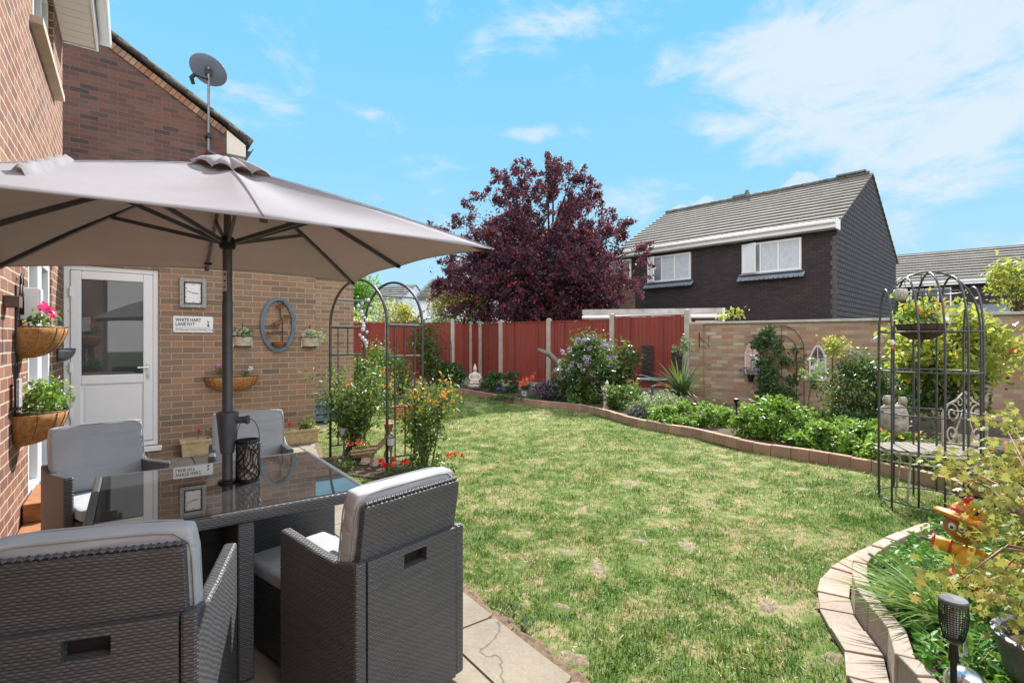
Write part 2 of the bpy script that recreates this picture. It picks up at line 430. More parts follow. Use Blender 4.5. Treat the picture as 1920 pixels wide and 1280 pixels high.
def wicker(name, col, bw=.013, bh=.0088):
    """flat strands passing over and under upright canes"""
    m, nt, b, out = newmat(name)
    v = wallvec(nt); sp = N(nt, 'SeparateXYZ'); nt.links.new(v, sp.inputs[0])
    def mth(op, x, y=None, c=None):
        n = N(nt, 'Math', operation=op)
        for i, q in enumerate((x, y, c)):
            if q is None: continue
            if hasattr(q, 'links'): nt.links.new(q, n.inputs[i])
            else: n.inputs[i].default_value = q
        return n.outputs[0]
    wob = noise(nt, v, 14, 4, .6)
    u = mth('ADD', mth('DIVIDE', sp.outputs[0], bw), mth('MULTIPLY', wob.outputs[0], 2.2)); w = mth('ADD', mth('DIVIDE', sp.outputs[1], bh), mth('MULTIPLY', wob.outputs[0], 1.0))
    row = mth('FLOOR', w); fr = mth('FRACT', w)
    s_ = mth('MULTIPLY_ADD', mth('SINE', mth('MULTIPLY', mth('ADD', u, row), math.pi)), .5, .5)
    c_ = mth('MULTIPLY_ADD', fr, 2, -1); prof = mth('SUBTRACT', 1, mth('POWER', mth('ABSOLUTE', c_), 3))
    h = mth('MULTIPLY', prof, mth('MULTIPLY_ADD', s_, .62, .38))
    wn = N(nt, 'TexWhiteNoise', noise_dimensions='1D'); nt.links.new(row, wn.inputs['W'])
    r = ramp(nt, h, [(0, tuple(c*.18 for c in col)), (.35, tuple(c*.7 for c in col)), (1, tuple(c*1.15 for c in col))])
    tone = ramp(nt, wn.outputs[0], [(0, (.42,.42,.42)), (1, (.58,.57,.56))])
    c = mixc(nt, .8, r.outputs[0], tone.outputs[0], 'OVERLAY')
    big = noise(nt, v, 4, 4)
    c = mixc(nt, .5, c, ramp(nt, big.outputs[0], [(.3, (.38,.38,.38)), (.7, (.62,.61,.60))]).outputs[0], 'OVERLAY')
    nt.links.new(c, b.inputs['Base Color']); b.inputs['Roughness'].default_value = .40
    b.inputs['Specular IOR Level'].default_value = .5
    bump(nt, b, h, .8, .003)
    return m
M['wicker'] = wicker('charcoal_wicker', (.094,.096,.106))

def board_mat():
    m, nt, b, out = newmat('red_brown_fence_stain')
    v = objvec(nt); sp = N(nt, 'SeparateXYZ'); nt.links.new(v, sp.inputs[0])
    # per board tone: floor(x / .1) into white noise
    dv = N(nt, 'Math', operation='DIVIDE'); nt.links.new(sp.outputs[0], dv.inputs[0]); dv.inputs[1].default_value = .1
    fl = N(nt, 'Math', operation='FLOOR'); nt.links.new(dv.outputs[0], fl.inputs[0])
    wn = N(nt, 'TexWhiteNoise', noise_dimensions='1D'); nt.links.new(fl.outputs[0], wn.inputs['W'])
    r = ramp(nt, wn.outputs[0], [(0, (.185,.032,.025)), (.5, (.27,.044,.034)), (1, (.225,.050,.034))])
    mp = N(nt, 'Mapping'); nt.links.new(v, mp.inputs[0]); mp.inputs['Scale'].default_value = (26, 26, 1.6)
    g = noise(nt, mp.outputs[0], 1.4, 6, .65)
    c = mixc(nt, .55, r.outputs[0], ramp(nt, g.outputs[0], [(.25, (.28,.28,.28)), (.75, (.72,.72,.72))]).outputs[0], 'OVERLAY')
    big = noise(nt, v, .9, 4, .6)
    st = ramp(nt, big.outputs[0], [(.5, (0,0,0)), (.72, (1,1,1))])
    f = N(nt, 'Math', operation='MULTIPLY'); nt.links.new(st.outputs[0], f.inputs[0]); f.inputs[1].default_value = .7
    c = mixc(nt, f.outputs[0], c, (.20,.085,.045))
    nt.links.new(c, b.inputs['Base Color']); b.inputs['Roughness'].default_value = .75
    bump(nt, b, g.outputs[0], .5, .004)
    return m
M['fence'] = board_mat()

# foliage
G = lambda *c: c
M['grass_bed'] = leafmat('strap_grass', [(0,(.10,.20,.04)),(.6,(.20,.34,.10)),(1,(.42,.52,.30))], .3)
M['straw'] = leafmat('dry_straw', [(0,(.40,.32,.17)),(1,(.58,.50,.32))], .2, tint=False)
M['plum'] = leafmat('purple_plum_leaf', [(0,(.024,.020,.036)),(.45,(.048,.032,.056)),(.7,(.09,.06,.09)),(.84,(.12,.032,.045)),(.92,(.32,.035,.045)),(1,(.50,.055,.055))], .24, .55, .3, tint=(.27,.05,.06))
M['dark_green'] = leafmat('dark_green_leaf', [(0,(.018,.045,.014)),(.6,(.035,.085,.022)),(1,(.07,.15,.035))], .22, .4, .5)
M['mid_green'] = leafmat('mid_green_leaf', [(0,(.04,.09,.018)),(.6,(.075,.16,.03)),(1,(.13,.24,.05))], .35, .42, .5)
M['bright_green'] = leafmat('bright_green_leaf', [(0,(.06,.14,.02)),(.5,(.12,.25,.03)),(1,(.22,.38,.06))], .4, .42, .5)
M['lush_green'] = leafmat('lush_green_leaf', [(0,(.035,.13,.018)),(.6,(.075,.25,.03)),(1,(.15,.38,.05))], .38, .48, .35)
M['rose_leaf'] = leafmat('glossy_rose_leaf', [(0,(.025,.065,.018)),(.5,(.055,.12,.028)),(.82,(.09,.17,.04)),(1,(.22,.28,.07))], .3, .46, .45)
M['orange_tip'] = leafmat('orange_young_leaf', [(0,(.50,.12,.02)),(.6,(.62,.22,.03)),(1,(.55,.30,.06))], .4, .35, .6, tint=(.8,.3,.03))
M['acer_leaf'] = leafmat('yellow_green_acer_leaf', [(0,(.16,.21,.03)),(.5,(.27,.31,.06)),(.8,(.38,.34,.08)),(1,(.42,.20,.06))], .42, .5, .3, tint=(.5,.5,.08))
M['acer_back'] = leafmat('golden_green_leaf', [(0,(.10,.17,.025)),(.5,(.22,.30,.04)),(.85,(.36,.38,.06)),(1,(.50,.30,.05))], .45, .4, .5, tint=(.5,.55,.06))
M['variegated'] = leafmat('variegated_leaf', [(0,(.10,.18,.05)),(.5,(.30,.38,.18)),(1,(.68,.68,.55))], .3)
M['grey_leaf'] = leafmat('grey_green_leaf', [(0,(.07,.09,.07)),(.6,(.12,.15,.12)),(1,(.20,.22,.19))], .2, .6, .3, tint=False)
M['mauve_leaf'] = leafmat('mauve_grey_leaf', [(0,(.07,.055,.07)),(.6,(.13,.10,.13)),(1,(.22,.17,.22))], .2, .6, .3, tint=False)
M['cordyline'] = leafmat('strap_leaf', [(0,(.05,.09,.04)),(.7,(.11,.16,.07)),(1,(.30,.28,.12))], .2, .35, .6)
def flowermat(name, a, b_): return leafmat(name, [(0,a),(1,b_)], .25, .6, .2, tint=False)
M['fl_pink'] = flowermat('hot_pink_petal', (.75,.03,.18), (.85,.10,.28))
M['fl_mauve'] = flowermat('mauve_pink_petal', (.62,.15,.50), (.75,.28,.60))
M['fl_white'] = flowermat('white_petal', (.75,.75,.80), (.85,.84,.86))
M['fl_red'] = flowermat('scarlet_petal', (.75,.02,.012), (.82,.09,.05))
M['fl_coral'] = flowermat('coral_petal', (.80,.10,.06), (.85,.22,.14))
M['fl_lilac'] = flowermat('lilac_petal', (.36,.28,.46), (.58,.50,.66))
M['fl_purple'] = flowermat('violet_petal', (.16,.05,.42), (.26,.12,.58))
M['fl_yellow'] = flowermat('yellow_petal', (.80,.50,.03), (.85,.30,.03))

# ------------------------------------------------------------------ camera, light, sky
cam = bpy.data.cameras.new('camera'); cam.lens = 18; cam.sensor_width = 36; cam.clip_end = 2000; cam.clip_start = .05
camo = bpy.data.objects.new('camera', cam); COL.objects.link(camo)
camo.location = (0,0,EYE); camo.rotation_euler = (R(90),0,0); scene.camera = camo

SUN_H = Vector((.364, 1.018, 0)); ELEV = math.atan2(1, 1.12)
sd = Vector((SUN_H.x, SUN_H.y, 1.0)).normalized()
sun = bpy.data.lights.new('sun', 'SUN'); sun.energy = SUN_E = 4.6; sun.angle = R(.6); sun.color = (1, .95, .87)
suno = bpy.data.objects.new('sun', sun); COL.objects.link(suno)
suno.rotation_euler = sd.to_track_quat('Z', 'Y').to_euler(); suno.location = (5, 12, 14)

w = bpy.data.worlds.new('World'); scene.world = w; w.use_nodes = True
nt = w.node_tree; nt.nodes.clear()
wo = nt.nodes.new('ShaderNodeOutputWorld'); bg = nt.nodes.new('ShaderNodeBackground')
sky = nt.nodes.new('ShaderNodeTexSky'); sky.sky_type = 'NISHITA'; sky.sun_disc = False
sky.sun_elevation = math.asin(sd.z); sky.sun_rotation = math.atan2(sd.x, sd.y)
sky.air_density = 1.3; sky.dust_density = .6; sky.ozone_density = 2.0; sky.altitude = 50
tc = nt.nodes.new('ShaderNodeTexCoord')
gen = tc.outputs['Generated']
def blob(px, py, inner, outer, sx=1.0):
    """cloud bank centred on a compass direction; value 1 inside, 0 outside"""
    d = Vector(((px-960)/960, 1, (640-py)/960)).normalized()
    sub = nt.nodes.new('ShaderNodeVectorMath'); sub.operation = 'SUBTRACT'; nt.links.new(gen, sub.inputs[0]); sub.inputs[1].default_value = d
    mul = nt.nodes.new('ShaderNodeVectorMath'); mul.operation = 'MULTIPLY'; nt.links.new(sub.outputs[0], mul.inputs[0]); mul.inputs[1].default_value = (1,1,sx)
    ln = nt.nodes.new('ShaderNodeVectorMath'); ln.operation = 'LENGTH'; nt.links.new(mul.outputs[0], ln.inputs[0])
    mr = nt.nodes.new('ShaderNodeMapRange'); mr.interpolation_type = 'SMOOTHSTEP'; nt.links.new(ln.outputs['Value'], mr.inputs[0])
    mr.inputs[1].default_value = inner; mr.inputs[2].default_value = outer; mr.inputs[3].default_value = 1; mr.inputs[4].default_value = 0
    return mr.outputs[0]
def vmath(op, a, b_):
    n = nt.nodes.new('ShaderNodeMath'); n.operation = op
    for i, x in enumerate((a, b_)):
        if hasattr(x, 'links'): nt.links.new(x, n.inputs[i])
        else: n.inputs[i].default_value = x
    return n.outputs[0]
mask = None
for args in [(1450,120,.05,.24,2.0,.95),(1690,150,.10,.34,1.5,1.1),(1900,80,.10,.36,1.4,1.1),(1620,215,.02,.16,2.6,.9),(1800,250,.03,.2,3,.8),(1880,320,.02,.16,5,.55),(1350,240,.01,.10,5,.5),(1000,250,.0,.11,4.5,.75),
             (700,215,.0,.10,5,.42),(1220,360,.02,.14,1.2,.42),(820,335,.0,.09,1.3,.75),(1470,5,.02,.16,2,.6),(1700,370,.03,.16,1.2,.4),(1850,440,.02,.14,2,.45),(520,195,.0,.08,5,.30),(1100,-120,.1,.5,2,.4)]:
    bl = vmath('MULTIPLY', blob(*args[:5]), args[5])
    mask = bl if mask is None else vmath('MAXIMUM', mask, bl)
mp = nt.nodes.new('ShaderNodeMapping'); nt.links.new(gen, mp.inputs[0]); mp.inputs['Scale'].default_value = (1,1,2.3)
nz = nt.nodes.new('ShaderNodeTexNoise'); nt.links.new(mp.outputs[0], nz.inputs['Vector']); nz.inputs['Scale'].default_value = 5.6; nz.inputs['Detail'].default_value = 12; nz.inputs['Roughness'].default_value = .61; nz.inputs['Distortion'].default_value = .35
cl = vmath('ADD', vmath('MULTIPLY', mask, .50), vmath('ADD', vmath('MULTIPLY', nz.outputs[0], 1.7), -.32))
mr = nt.nodes.new('ShaderNodeMapRange'); mr.interpolation_type = 'SMOOTHSTEP'; nt.links.new(cl, mr.inputs[0]); mr.inputs[1].default_value = .64; mr.inputs[2].default_value = 1.10
cum = None
for args in [(1320,388,.0,.05,1.5),(1500,350,.0,.06,1.6),(1275,402,.0,.035,1),(1345,398,.0,.035,1)]:
    bl = blob(*args); cum = bl if cum is None else vmath('MAXIMUM', cum, bl)
nz2 = nt.nodes.new('ShaderNodeTexNoise'); nt.links.new(gen, nz2.inputs['Vector']); nz2.inputs['Scale'].default_value = 34; nz2.inputs['Detail'].default_value = 6
c2 = vmath('ADD', vmath('MULTIPLY', cum, .55), vmath('MULTIPLY', nz2.outputs[0], .8))
mr2 = nt.nodes.new('ShaderNodeMapRange'); mr2.interpolation_type = 'SMOOTHSTEP'; nt.links.new(c2, mr2.inputs[0]); mr2.inputs[1].default_value = .66; mr2.inputs[2].default_value = .82; mr2.inputs[4].default_value = .75
call = vmath('MULTIPLY', vmath('MAXIMUM', mr.outputs[0], mr2.outputs[0]), .88)
def smix(f, a_, b__):
    n = nt.nodes.new('ShaderNodeMix'); n.data_type = 'RGBA'
    for sock, val in ((0, f), (6, a_), (7, b__)):
        if hasattr(val, 'links'): nt.links.new(val, n.inputs[sock])
        elif sock == 0: n.inputs[0].default_value = val
        else: n.inputs[sock].default_value = (*val, 1)
    return n.outputs[2]
mn = nt.nodes.new('ShaderNodeVectorMath'); mn.operation = 'MINIMUM'; nt.links.new(sky.outputs[0], mn.inputs[0]); mn.inputs[1].default_value = (1.0,2.4,3.6)
sx = nt.nodes.new('ShaderNodeSeparateXYZ'); nt.links.new(gen, sx.inputs[0])
rp_ = nt.nodes.new('ShaderNodeValToRGB'); nt.links.new(sx.outputs[2], rp_.inputs[0])
el = rp_.color_ramp.elements; SK = 3.25
stops = [(0,(.64,.86,.95)),(.10,(.53,.82,.96)),(.3,(.33,.73,.99)),(.55,(.20,.64,1.0)),(1,(.10,.46,.92))]
el[0].position = 0; el[0].color = (*stops[0][1],1); el[1].position = 1; el[1].color = (*stops[-1][1],1)
for p_, c_ in stops[1:-1]: e_ = el.new(p_); e_.color = (*c_,1)
sc_ = nt.nodes.new('ShaderNodeVectorMath'); sc_.operation = 'SCALE'; nt.links.new(rp_.outputs[0], sc_.inputs[0]); sc_.inputs['Scale'].default_value = SK
base_ = smix(.22, sc_.outputs[0], mn.outputs[0])
vis = smix(call, base_, (.80*SK,.90*SK,.985*SK))
# unseen sky behind the camera whitened and brightened, added as fill for shaded faces
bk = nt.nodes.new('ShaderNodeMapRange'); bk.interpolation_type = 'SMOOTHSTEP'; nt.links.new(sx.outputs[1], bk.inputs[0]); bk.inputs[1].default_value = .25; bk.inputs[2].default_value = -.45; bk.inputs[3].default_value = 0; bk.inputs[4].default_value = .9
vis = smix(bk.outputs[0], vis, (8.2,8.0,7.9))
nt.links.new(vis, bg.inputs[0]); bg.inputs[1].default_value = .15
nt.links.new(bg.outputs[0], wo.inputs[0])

scene.view_settings.view_transform = 'Standard'; scene.view_settings.look = 'None'
scene.view_settings.exposure = 1.03; scene.view_settings.gamma = 1
scene.render.engine = 'CYCLES'
try:
    scene.cycles.use_denoising = True; scene.cycles.max_bounces = 8; scene.cycles.transparent_max_bounces = 8
    scene.cycles.diffuse_bounces = 4; scene.cycles.sample_clamp_indirect = 6
except Exception: pass
# ------------------------------------------------------------------ ground, lawn, patio
def catmull(P, step=.1):
    P = [np.array(p, float) for p in P]; out = []
    for i in range(len(P)-1):
        p0 = P[max(i-1,0)]; p1 = P[i]; p2 = P[i+1]; p3 = P[min(i+2,len(P)-1)]
        n = max(2, int(np.linalg.norm(p2-p1)/step))
        for k in range(n):
            t = k/n
            out.append(.5*((2*p1)+(-p0+p2)*t+(2*p0-5*p1+4*p2-p3)*t*t+(-p0+3*p1-3*p2+p3)*t**3))
    out.append(P[-1]); return np.array(out)
def inside(poly, X, Y):
    poly = np.asarray(poly); n = len(poly); r = np.zeros(len(X), bool); j = n-1
    for i in range(n):
        xi, yi = poly[i][:2]; xj, yj = poly[j][:2]
        c = ((yi > Y) != (yj > Y)) & (X < (xj-xi)*(Y-yi)/((yj-yi) or 1e-9)+xi)
        r ^= c; j = i
    return r
def resample(C, step):
    C = np.asarray(C); d = np.r_[0, np.cumsum(np.linalg.norm(np.diff(C, axis=0), axis=1))]
    s = np.arange(0, d[-1], step)
    return np.stack([np.interp(s, d, C[:,k]) for k in range(C.shape[1])], 1), d[-1]

patio_edge = catmull([(-2.72,7.05),(-2.43,6.4),(-2.0,5.6),(-1.42,4.6),(-.83,3.62),(-.26,2.84),(.0,2.47),(.255,2.13),(.62,1.7),(1.2,1.1),(1.6,.4)], .08)
main_px = [(735,748),(760,740),(800,735),(860,736),(900,743),(950,752),(1010,761),(1080,768),(1130,778),(1190,796),(1240,807),(1300,817),(1350,829),(1400,842),(1460,853),(1520,862),(1580,873),(1640,884),(1700,897),(1760,912),(1820,930),(1900,957)]
main_edge = catmull([tuple(gp(*p))[:2] for p in main_px]+[(5.4,3.6),(6.2,3.2)], .1)
bed_outer = catmull([(3.6,3.78),tuple(gp(1712,1006))[:2],tuple(gp(1640,1026))[:2],tuple(gp(1580,1054))[:2],tuple(gp(1542,1085))[:2],tuple(gp(1532,1115))[:2],tuple(gp(1538,1155))[:2],tuple(gp(1562,1195))[:2],tuple(gp(1588,1240))[:2],tuple(gp(1590,1290))[:2],(1.35,1.9),(1.3,1.5),(1.35,1.0)], .06)
LAWN = np.array(list(patio_edge)+list(bed_outer[::-1])+[(5.0,3.7),(5.6,3.55)]+list(main_edge[::-1][2:])+[(-3.4,12.2),(-4.2,11.6),(-3.3,10.2),(-2.9,7.6)])

def ground_nodes(nt, b, blades=False):
    geo = N(nt, 'NewGeometry'); pos = geo.outputs['Position']
    sp = N(nt, 'Vector' if False else 'VectorMath', operation='MULTIPLY'); nt.links.new(pos, sp.inputs[0]); sp.inputs[1].default_value = (1,1,0)
    v = sp.outputs[0]
    big = noise(nt, v, .8, 4, .6); mid = noise(nt, v, 4.6, 5, .68, .5); fine = noise(nt, v, 21, 4, .65)
    a = N(nt, 'Math', operation='MULTIPLY_ADD'); nt.links.new(mid.outputs[0], a.inputs[0]); a.inputs[1].default_value = 1.0; bs_ = N(nt, 'Math', operation='MULTIPLY'); nt.links.new(big.outputs[0], bs_.inputs[0]); bs_.inputs[1].default_value = .42; nt.links.new(bs_.outputs[0], a.inputs[2])
    a2 = N(nt, 'Math', operation='MULTIPLY_ADD'); nt.links.new(fine.outputs[0], a2.inputs[0]); a2.inputs[1].default_value = .62; nt.links.new(a.outputs[0], a2.inputs[2])
    return v, big, mid, fine, a2.outputs[0]
# lawn surface
m, nt_, b, out = newmat('lawn_thatch')
v, big, mid, fine, mix = ground_nodes(nt_, b)
r = ramp(nt_, mix, [(.0,(.05,.09,.02)),(.86,(.085,.13,.035)),(1.0,(.16,.17,.06)),(1.1/1.0 if False else 1.0,(.18,.18,.07))])
mr_ = N(nt_, 'MapRange'); nt_.links.new(mix, mr_.inputs[0]); mr_.inputs[1].default_value = .84; mr_.inputs[2].default_value = 1.25
r = ramp(nt_, mr_.outputs[0], [(0,(.08,.13,.03)),(.35,(.13,.18,.05)),(.6,(.22,.23,.09)),(.8,(.32,.27,.15)),(.93,(.38,.29,.19)),(1,(.34,.25,.17))])
nt_.links.new(r.outputs[0], b.inputs['Base Color']); b.inputs['Roughness'].default_value = 1; b.inputs['Specular IOR Level'].default_value = .1
f3 = noise(nt_, v, 140, 3); bump(nt_, b, f3.outputs[0], .8, .01)
M['lawn'] = m
# blades share the same patches
m, nt_, b, out = newmat('grass_blade')
v, big, mid, fine, mix = ground_nodes(nt_, b)
mr_ = N(nt_, 'MapRange'); nt_.links.new(mix, mr_.inputs[0]); mr_.inputs[1].default_value = .84; mr_.inputs[2].default_value = 1.25
r = ramp(nt_, mr_.outputs[0], [(0,(.07,.155,.02)),(.30,(.135,.235,.038)),(.52,(.245,.305,.075)),(.68,(.38,.38,.15)),(.84,(.48,.42,.23)),(1,(.55,.44,.30))])
ge = N(nt_, 'NewGeometry')
r2 = ramp(nt_, ge.outputs['Random Per Island'], [(0,(.14,.15,.14)),(.45,(.46,.46,.46)),(.8,(.64,.64,.64)),(1,(.92,.92,.88))])
c = mixc(nt_, .8, r.outputs[0], r2.outputs[0], 'OVERLAY')
nt_.links.new(c, b.inputs['Base Color']); b.inputs['Roughness'].default_value = .5; b.inputs['Specular IOR Level'].default_value = .4
tr = N(nt_, 'BsdfTranslucent'); nt_.links.new(c, tr.inputs[0]); mxx = N(nt_, 'MixShader'); mxx.inputs[0].default_value = .35
nt_.links.new(b.outputs[0], mxx.inputs[1]); nt_.links.new(tr.outputs[0], mxx.inputs[2]); nt_.links.new(mxx.outputs[0], out.inputs[0])
M['blade'] = m

def sheet(name, poly, z, mat, kind='structure', th=0):
    b_ = MB()
    n = len(poly)
    if th: b_.prism([tuple(p[:2]) for p in poly], z-th, z)
    else: b_.add([(p[0],p[1],z) for p in poly], [tuple(range(n))])
    return tag(b_.build(name, mat), kind=kind)
M['far_ground'] = plain('earth_and_rough_grass', (.10,.11,.05), 1, var=.4, scale=1.2, bmp=.4)
sheet('ground', [(-400,-60),(400,-60),(400,900),(-400,900)], -.03, M['far_ground'])
# lawn, gently uneven
gx = np.arange(-4.6, 6.3, .09); gy = np.arange(.3, 15.2, .09)
XX, YY = np.meshgrid(gx, gy); ok = inside(LAWN, XX.ravel(), YY.ravel()).reshape(XX.shape)
def lawn_z(x, y): return .012*np.sin(x*2.1+.6*y)*np.cos(y*1.7)+.008*np.sin(5.1*x)*np.sin(4.3*y+1)-.004
lb = MB(); idx = {}
pad = ok.copy(); pad[1:] |= ok[:-1]; pad[:-1] |= ok[1:]; pad[:,1:] |= ok[:,:-1]; pad[:,:-1] |= ok[:,1:]
vs = []; fs = []
for j in range(len(gy)):
    for i in range(len(gx)):
        if pad[j,i]:
            idx[(i,j)] = len(vs); vs.append((gx[i], gy[j], float(lawn_z(gx[i], gy[j]))))
for j in range(len(gy)-1):
    for i in range(len(gx)-1):
        k = [(i,j),(i+1,j),(i+1,j+1),(i,j+1)]
        if all(q in idx for q in k): fs.append(tuple(idx[q] for q in k))
lb.v = vs; lb.f = fs
tag(lb.build('lawn', M['lawn'], smooth=True), kind='structure')

# patio of pale slabs
m, nt_, b, out = newmat('buff_concrete_paving')
geo = N(nt_, 'NewGeometry'); v = geo.outputs['Position']
n1 = noise(nt_, v, 2.2, 5, .6); n2 = noise(nt_, v, 55, 4, .7)
r = ramp(nt_, n1.outputs[0], [(.3,(.20,.165,.125)),(.6,(.28,.235,.18)),(.8,(.22,.19,.155))])
c = mixc(nt_, .4, r.outputs[0], ramp(nt_, n2.outputs[0], [(.3,(.33,.33,.33)),(.7,(.65,.65,.65))]).outputs[0], 'OVERLAY')
# thin wandering cracks
vo = N(nt_, 'TexVoronoi', feature='DISTANCE_TO_EDGE'); vo.inputs['Scale'].default_value = .95
nw = noise(nt_, v, 4, 4); ad = N(nt_, 'VectorMath', operation='MULTIPLY_ADD'); nt_.links.new(nw.outputs['Color'], ad.inputs[0]); ad.inputs[1].default_value = (.22,.22,.22); nt_.links.new(v, ad.inputs[2]); nt_.links.new(ad.outputs[0], vo.inputs[0])
cr = ramp(nt_, vo.outputs['Distance'], [(0,(1,1,1)),(.006,(0,0,0))])
c = mixc(nt_, cr.outputs[0], c, (.10,.085,.06))
nt_.links.new(c, b.inputs['Base Color']); b.inputs['Roughness'].default_value = .9; bump(nt_, b, n2.outputs[0], .5, .004)
M['paving'] = m
pb = MB()
pat_poly = np.array(list(patio_edge)+[(1.6,-2.5)]+[tuple(hp(-.61,-3))[:2], tuple(hp(-.61,7.546))[:2]]+[tuple(hp(2.12,7.546))[:2]])
# slabs laid on the house grid, trimmed to the curved edge
sheet('patio_base', pat_poly, .006, plain('dark_jointing', (.12,.10,.07), 1, var=.3), th=.04)
def clip_poly(cell, poly):
    """keep a cell's points that are inside; cells crossing the edge are cut by sampling"""
    return cell
g_ = np.random.default_rng(3)
def cell_inside(cx, cy):
    return inside(pat_poly, np.array([cx]), np.array([cy]))[0]
S = .60
for i in range(-1, 14):
    for j in range(-5, 15):
        a0 = -.61+i*S+(.0); b0 = 7.546-(j+5)*S
        if a0 < -.62: continue
        # polygon of the slab sampled finely along its sides
        K = 14; pts = []
        A0, A1, B0, B1 = a0+.006, a0+S-.006, b0-S+.006, b0-.006
        per = [(A0+(A1-A0)*t/K, B0) for t in range(K)]+[(A1, B0+(B1-B0)*t/K) for t in range(K)]+[(A1-(A1-A0)*t/K, B1) for t in range(K)]+[(A0, B1-(B1-B0)*t/K) for t in range(K)]
        W = [hp(a,b) for a,b in per]
        ins = inside(pat_poly, np.array([p.x for p in W]), np.array([p.y for p in W]))
        if not ins.any(): continue
        cen = hp((A0+A1)/2,(B0+B1)/2)
        if not ins.all():
            # pull outside points toward an inside anchor
            anc = [p for p, q in zip(W, ins) if q]
            c0 = sum(anc, Vector())/len(anc); W2 = []
            for p, q in zip(W, ins):
                if q: W2.append(p); continue
                lo, hi = 0., 1.
                for _ in range(12):
                    mm = (lo+hi)/2; t = c0.lerp(p, mm)
                    if cell_inside(t.x, t.y): lo = mm
                    else: hi = mm
                W2.append(c0.lerp(p, lo))
            W = W2
        z = .022+g_.uniform(-.002,.003)
        tz = g_.uniform(-.0025,.0025)
        pb.prism([(p.x,p.y) for p in W], 0.0, z)
tag(pb.build('patio', M['paving']), kind='structure')

# ---- brick edgings
def islandmat(name, stops, rough=.85, sc=40, bmp=.5):
    m, nt, b, out = newmat(name); ge = N(nt, 'NewGeometry')
    r = ramp(nt, ge.outputs['Random Per Island'], stops)
    g = noise(nt, objvec(nt), sc, 5, .65); g2 = noise(nt, objvec(nt), 4, 4, .6)
    c = mixc(nt, .5, r.outputs[0], ramp(nt, g.outputs[0], [(.25,(.3,.3,.3)),(.75,(.7,.7,.7))]).outputs[0], 'OVERLAY')
    c = mixc(nt, .5, c, ramp(nt, g2.outputs[0], [(.3,(.36,.36,.36)),(.7,(.62,.62,.62))]).outputs[0], 'OVERLAY')
    nt.links.new(c, b.inputs['Base Color']); b.inputs['Roughness'].default_value = rough; bump(nt, b, g.outputs[0], bmp, .004)
    return m
M['block'] = islandmat('pink_buff_block', [(0,(.30,.17,.12)),(.3,(.36,.22,.15)),(.55,(.27,.19,.15)),(.8,(.40,.26,.17)),(1,(.33,.19,.13))])
M['block_pale'] = islandmat('pale_pink_buff_paver', [(0,(.36,.25,.20)),(.35,(.38,.31,.25)),(.6,(.42,.25,.20)),(.8,(.32,.285,.235)),(1,(.41,.32,.25))])
def blocks(curve, L, w, h, offset, z0=0., jit=.004, seed=1, gap=.004, bev=0):
    """blocks laid end to end along the curve"""
    g = np.random.default_rng(seed); P, tot = resample(curve, .02); mb = MB()
    T = np.gradient(P, axis=0); T /= np.linalg.norm(T, axis=1)[:,None]; Nn = np.stack([-T[:,1], T[:,0]], 1)
    Q = P + Nn*offset
    k = max(1, int(L/.02)); i = 0
    while i+k < len(Q):
        p, q = Q[i], Q[i+k]; n0, n1 = Nn[i], Nn[i+k]
        t = (q-p); t /= np.linalg.norm(t)
        p2 = p + t*gap/2; q2 = q - t*gap/2
        j = g.normal(size=3)*jit
        o = j[0]
        vs = []
        for z in (z0, z0+h+j[1]):
            for (pt, nn) in ((p2, n0), (q2, n1)):
                for s in (-w/2+o, w/2+o):
                    e = .004 if z > z0 and h > .05 else 0
                    ss = s - math.copysign(e, s)
                    vs.append((pt[0]+nn[0]*ss, pt[1]+nn[1]*ss, z))
        mb.add(vs, [(0,1,3,2),(4,6,7,5),(0,4,5,1),(2,3,7,6),(0,2,6,4),(1,5,7,3)])
        i += k
    return mb
def fix_normals(o):
    import bmesh
    bm = bmesh.new(); bm.from_mesh(o.data); bmesh.ops.recalc_face_normals(bm, faces=bm.faces); bm.to_mesh(o.data); bm.free(); return o
e = thing('brick_edging', 'low curved pink brick edging between lawn and back border', 'edging', (1.2,9.5,0))
off = (-1.2,-9.5,0)
t1 = fix_normals(blocks(main_edge, .22, .10, .135, -.06, 0, seed=2).build('upright_brick', M['block'], e, bevel=.006)); t1.location = off
t2 = fix_normals(blocks(main_edge, .45, .10, .016, .045, 0, seed=4).build('mowing_strip', M['concrete'], e)); t2.location = off
e = thing('brick_edging', 'pale curved paver edging round the bed at the bottom right', 'edging', (1.6,2.6,0))
off = (-1.6,-2.6,0)
t1 = fix_normals(blocks(bed_outer, .21, .15, .03, .08, 0, seed=5, gap=.008).build('flat_paver', M['block_pale'], e, bevel=.004)); t1.location = off
t2 = fix_normals(blocks(bed_outer, .21, .075, .17, .196, 0, seed=6, gap=.005).build('upright_brick', M['block_pale'], e, bevel=.006)); t2.location = off

# ---- soil
def offset_curve(c, d):
    T = np.gradient(c, axis=0); T /= np.linalg.norm(T, axis=1)[:,None]
    return c + np.stack([-T[:,1], T[:,0]], 1)*d
me_in = offset_curve(main_edge, -.08)
border_poly = list(me_in)+[(9,3.2),(10.6,7.0),(4.0,11.75),(-.4,14.85),(-1.2,15.9),(-1.8,15.6),(-7,15.2),(-7,11.5),(-4.2,11.6),(-3.3,12.0)]
sheet('border_soil', border_poly, .07, M['soil'], th=.09)
bi = offset_curve(bed_outer, .24)
bed2_poly = list(bi)+[(1.6,-1.2),(9.5,-1.2),(9.0,3.15),(5.4,3.4),(3.9,3.6)]
sheet('bed_soil', bed2_poly, .11, M['soil'], th=.12)
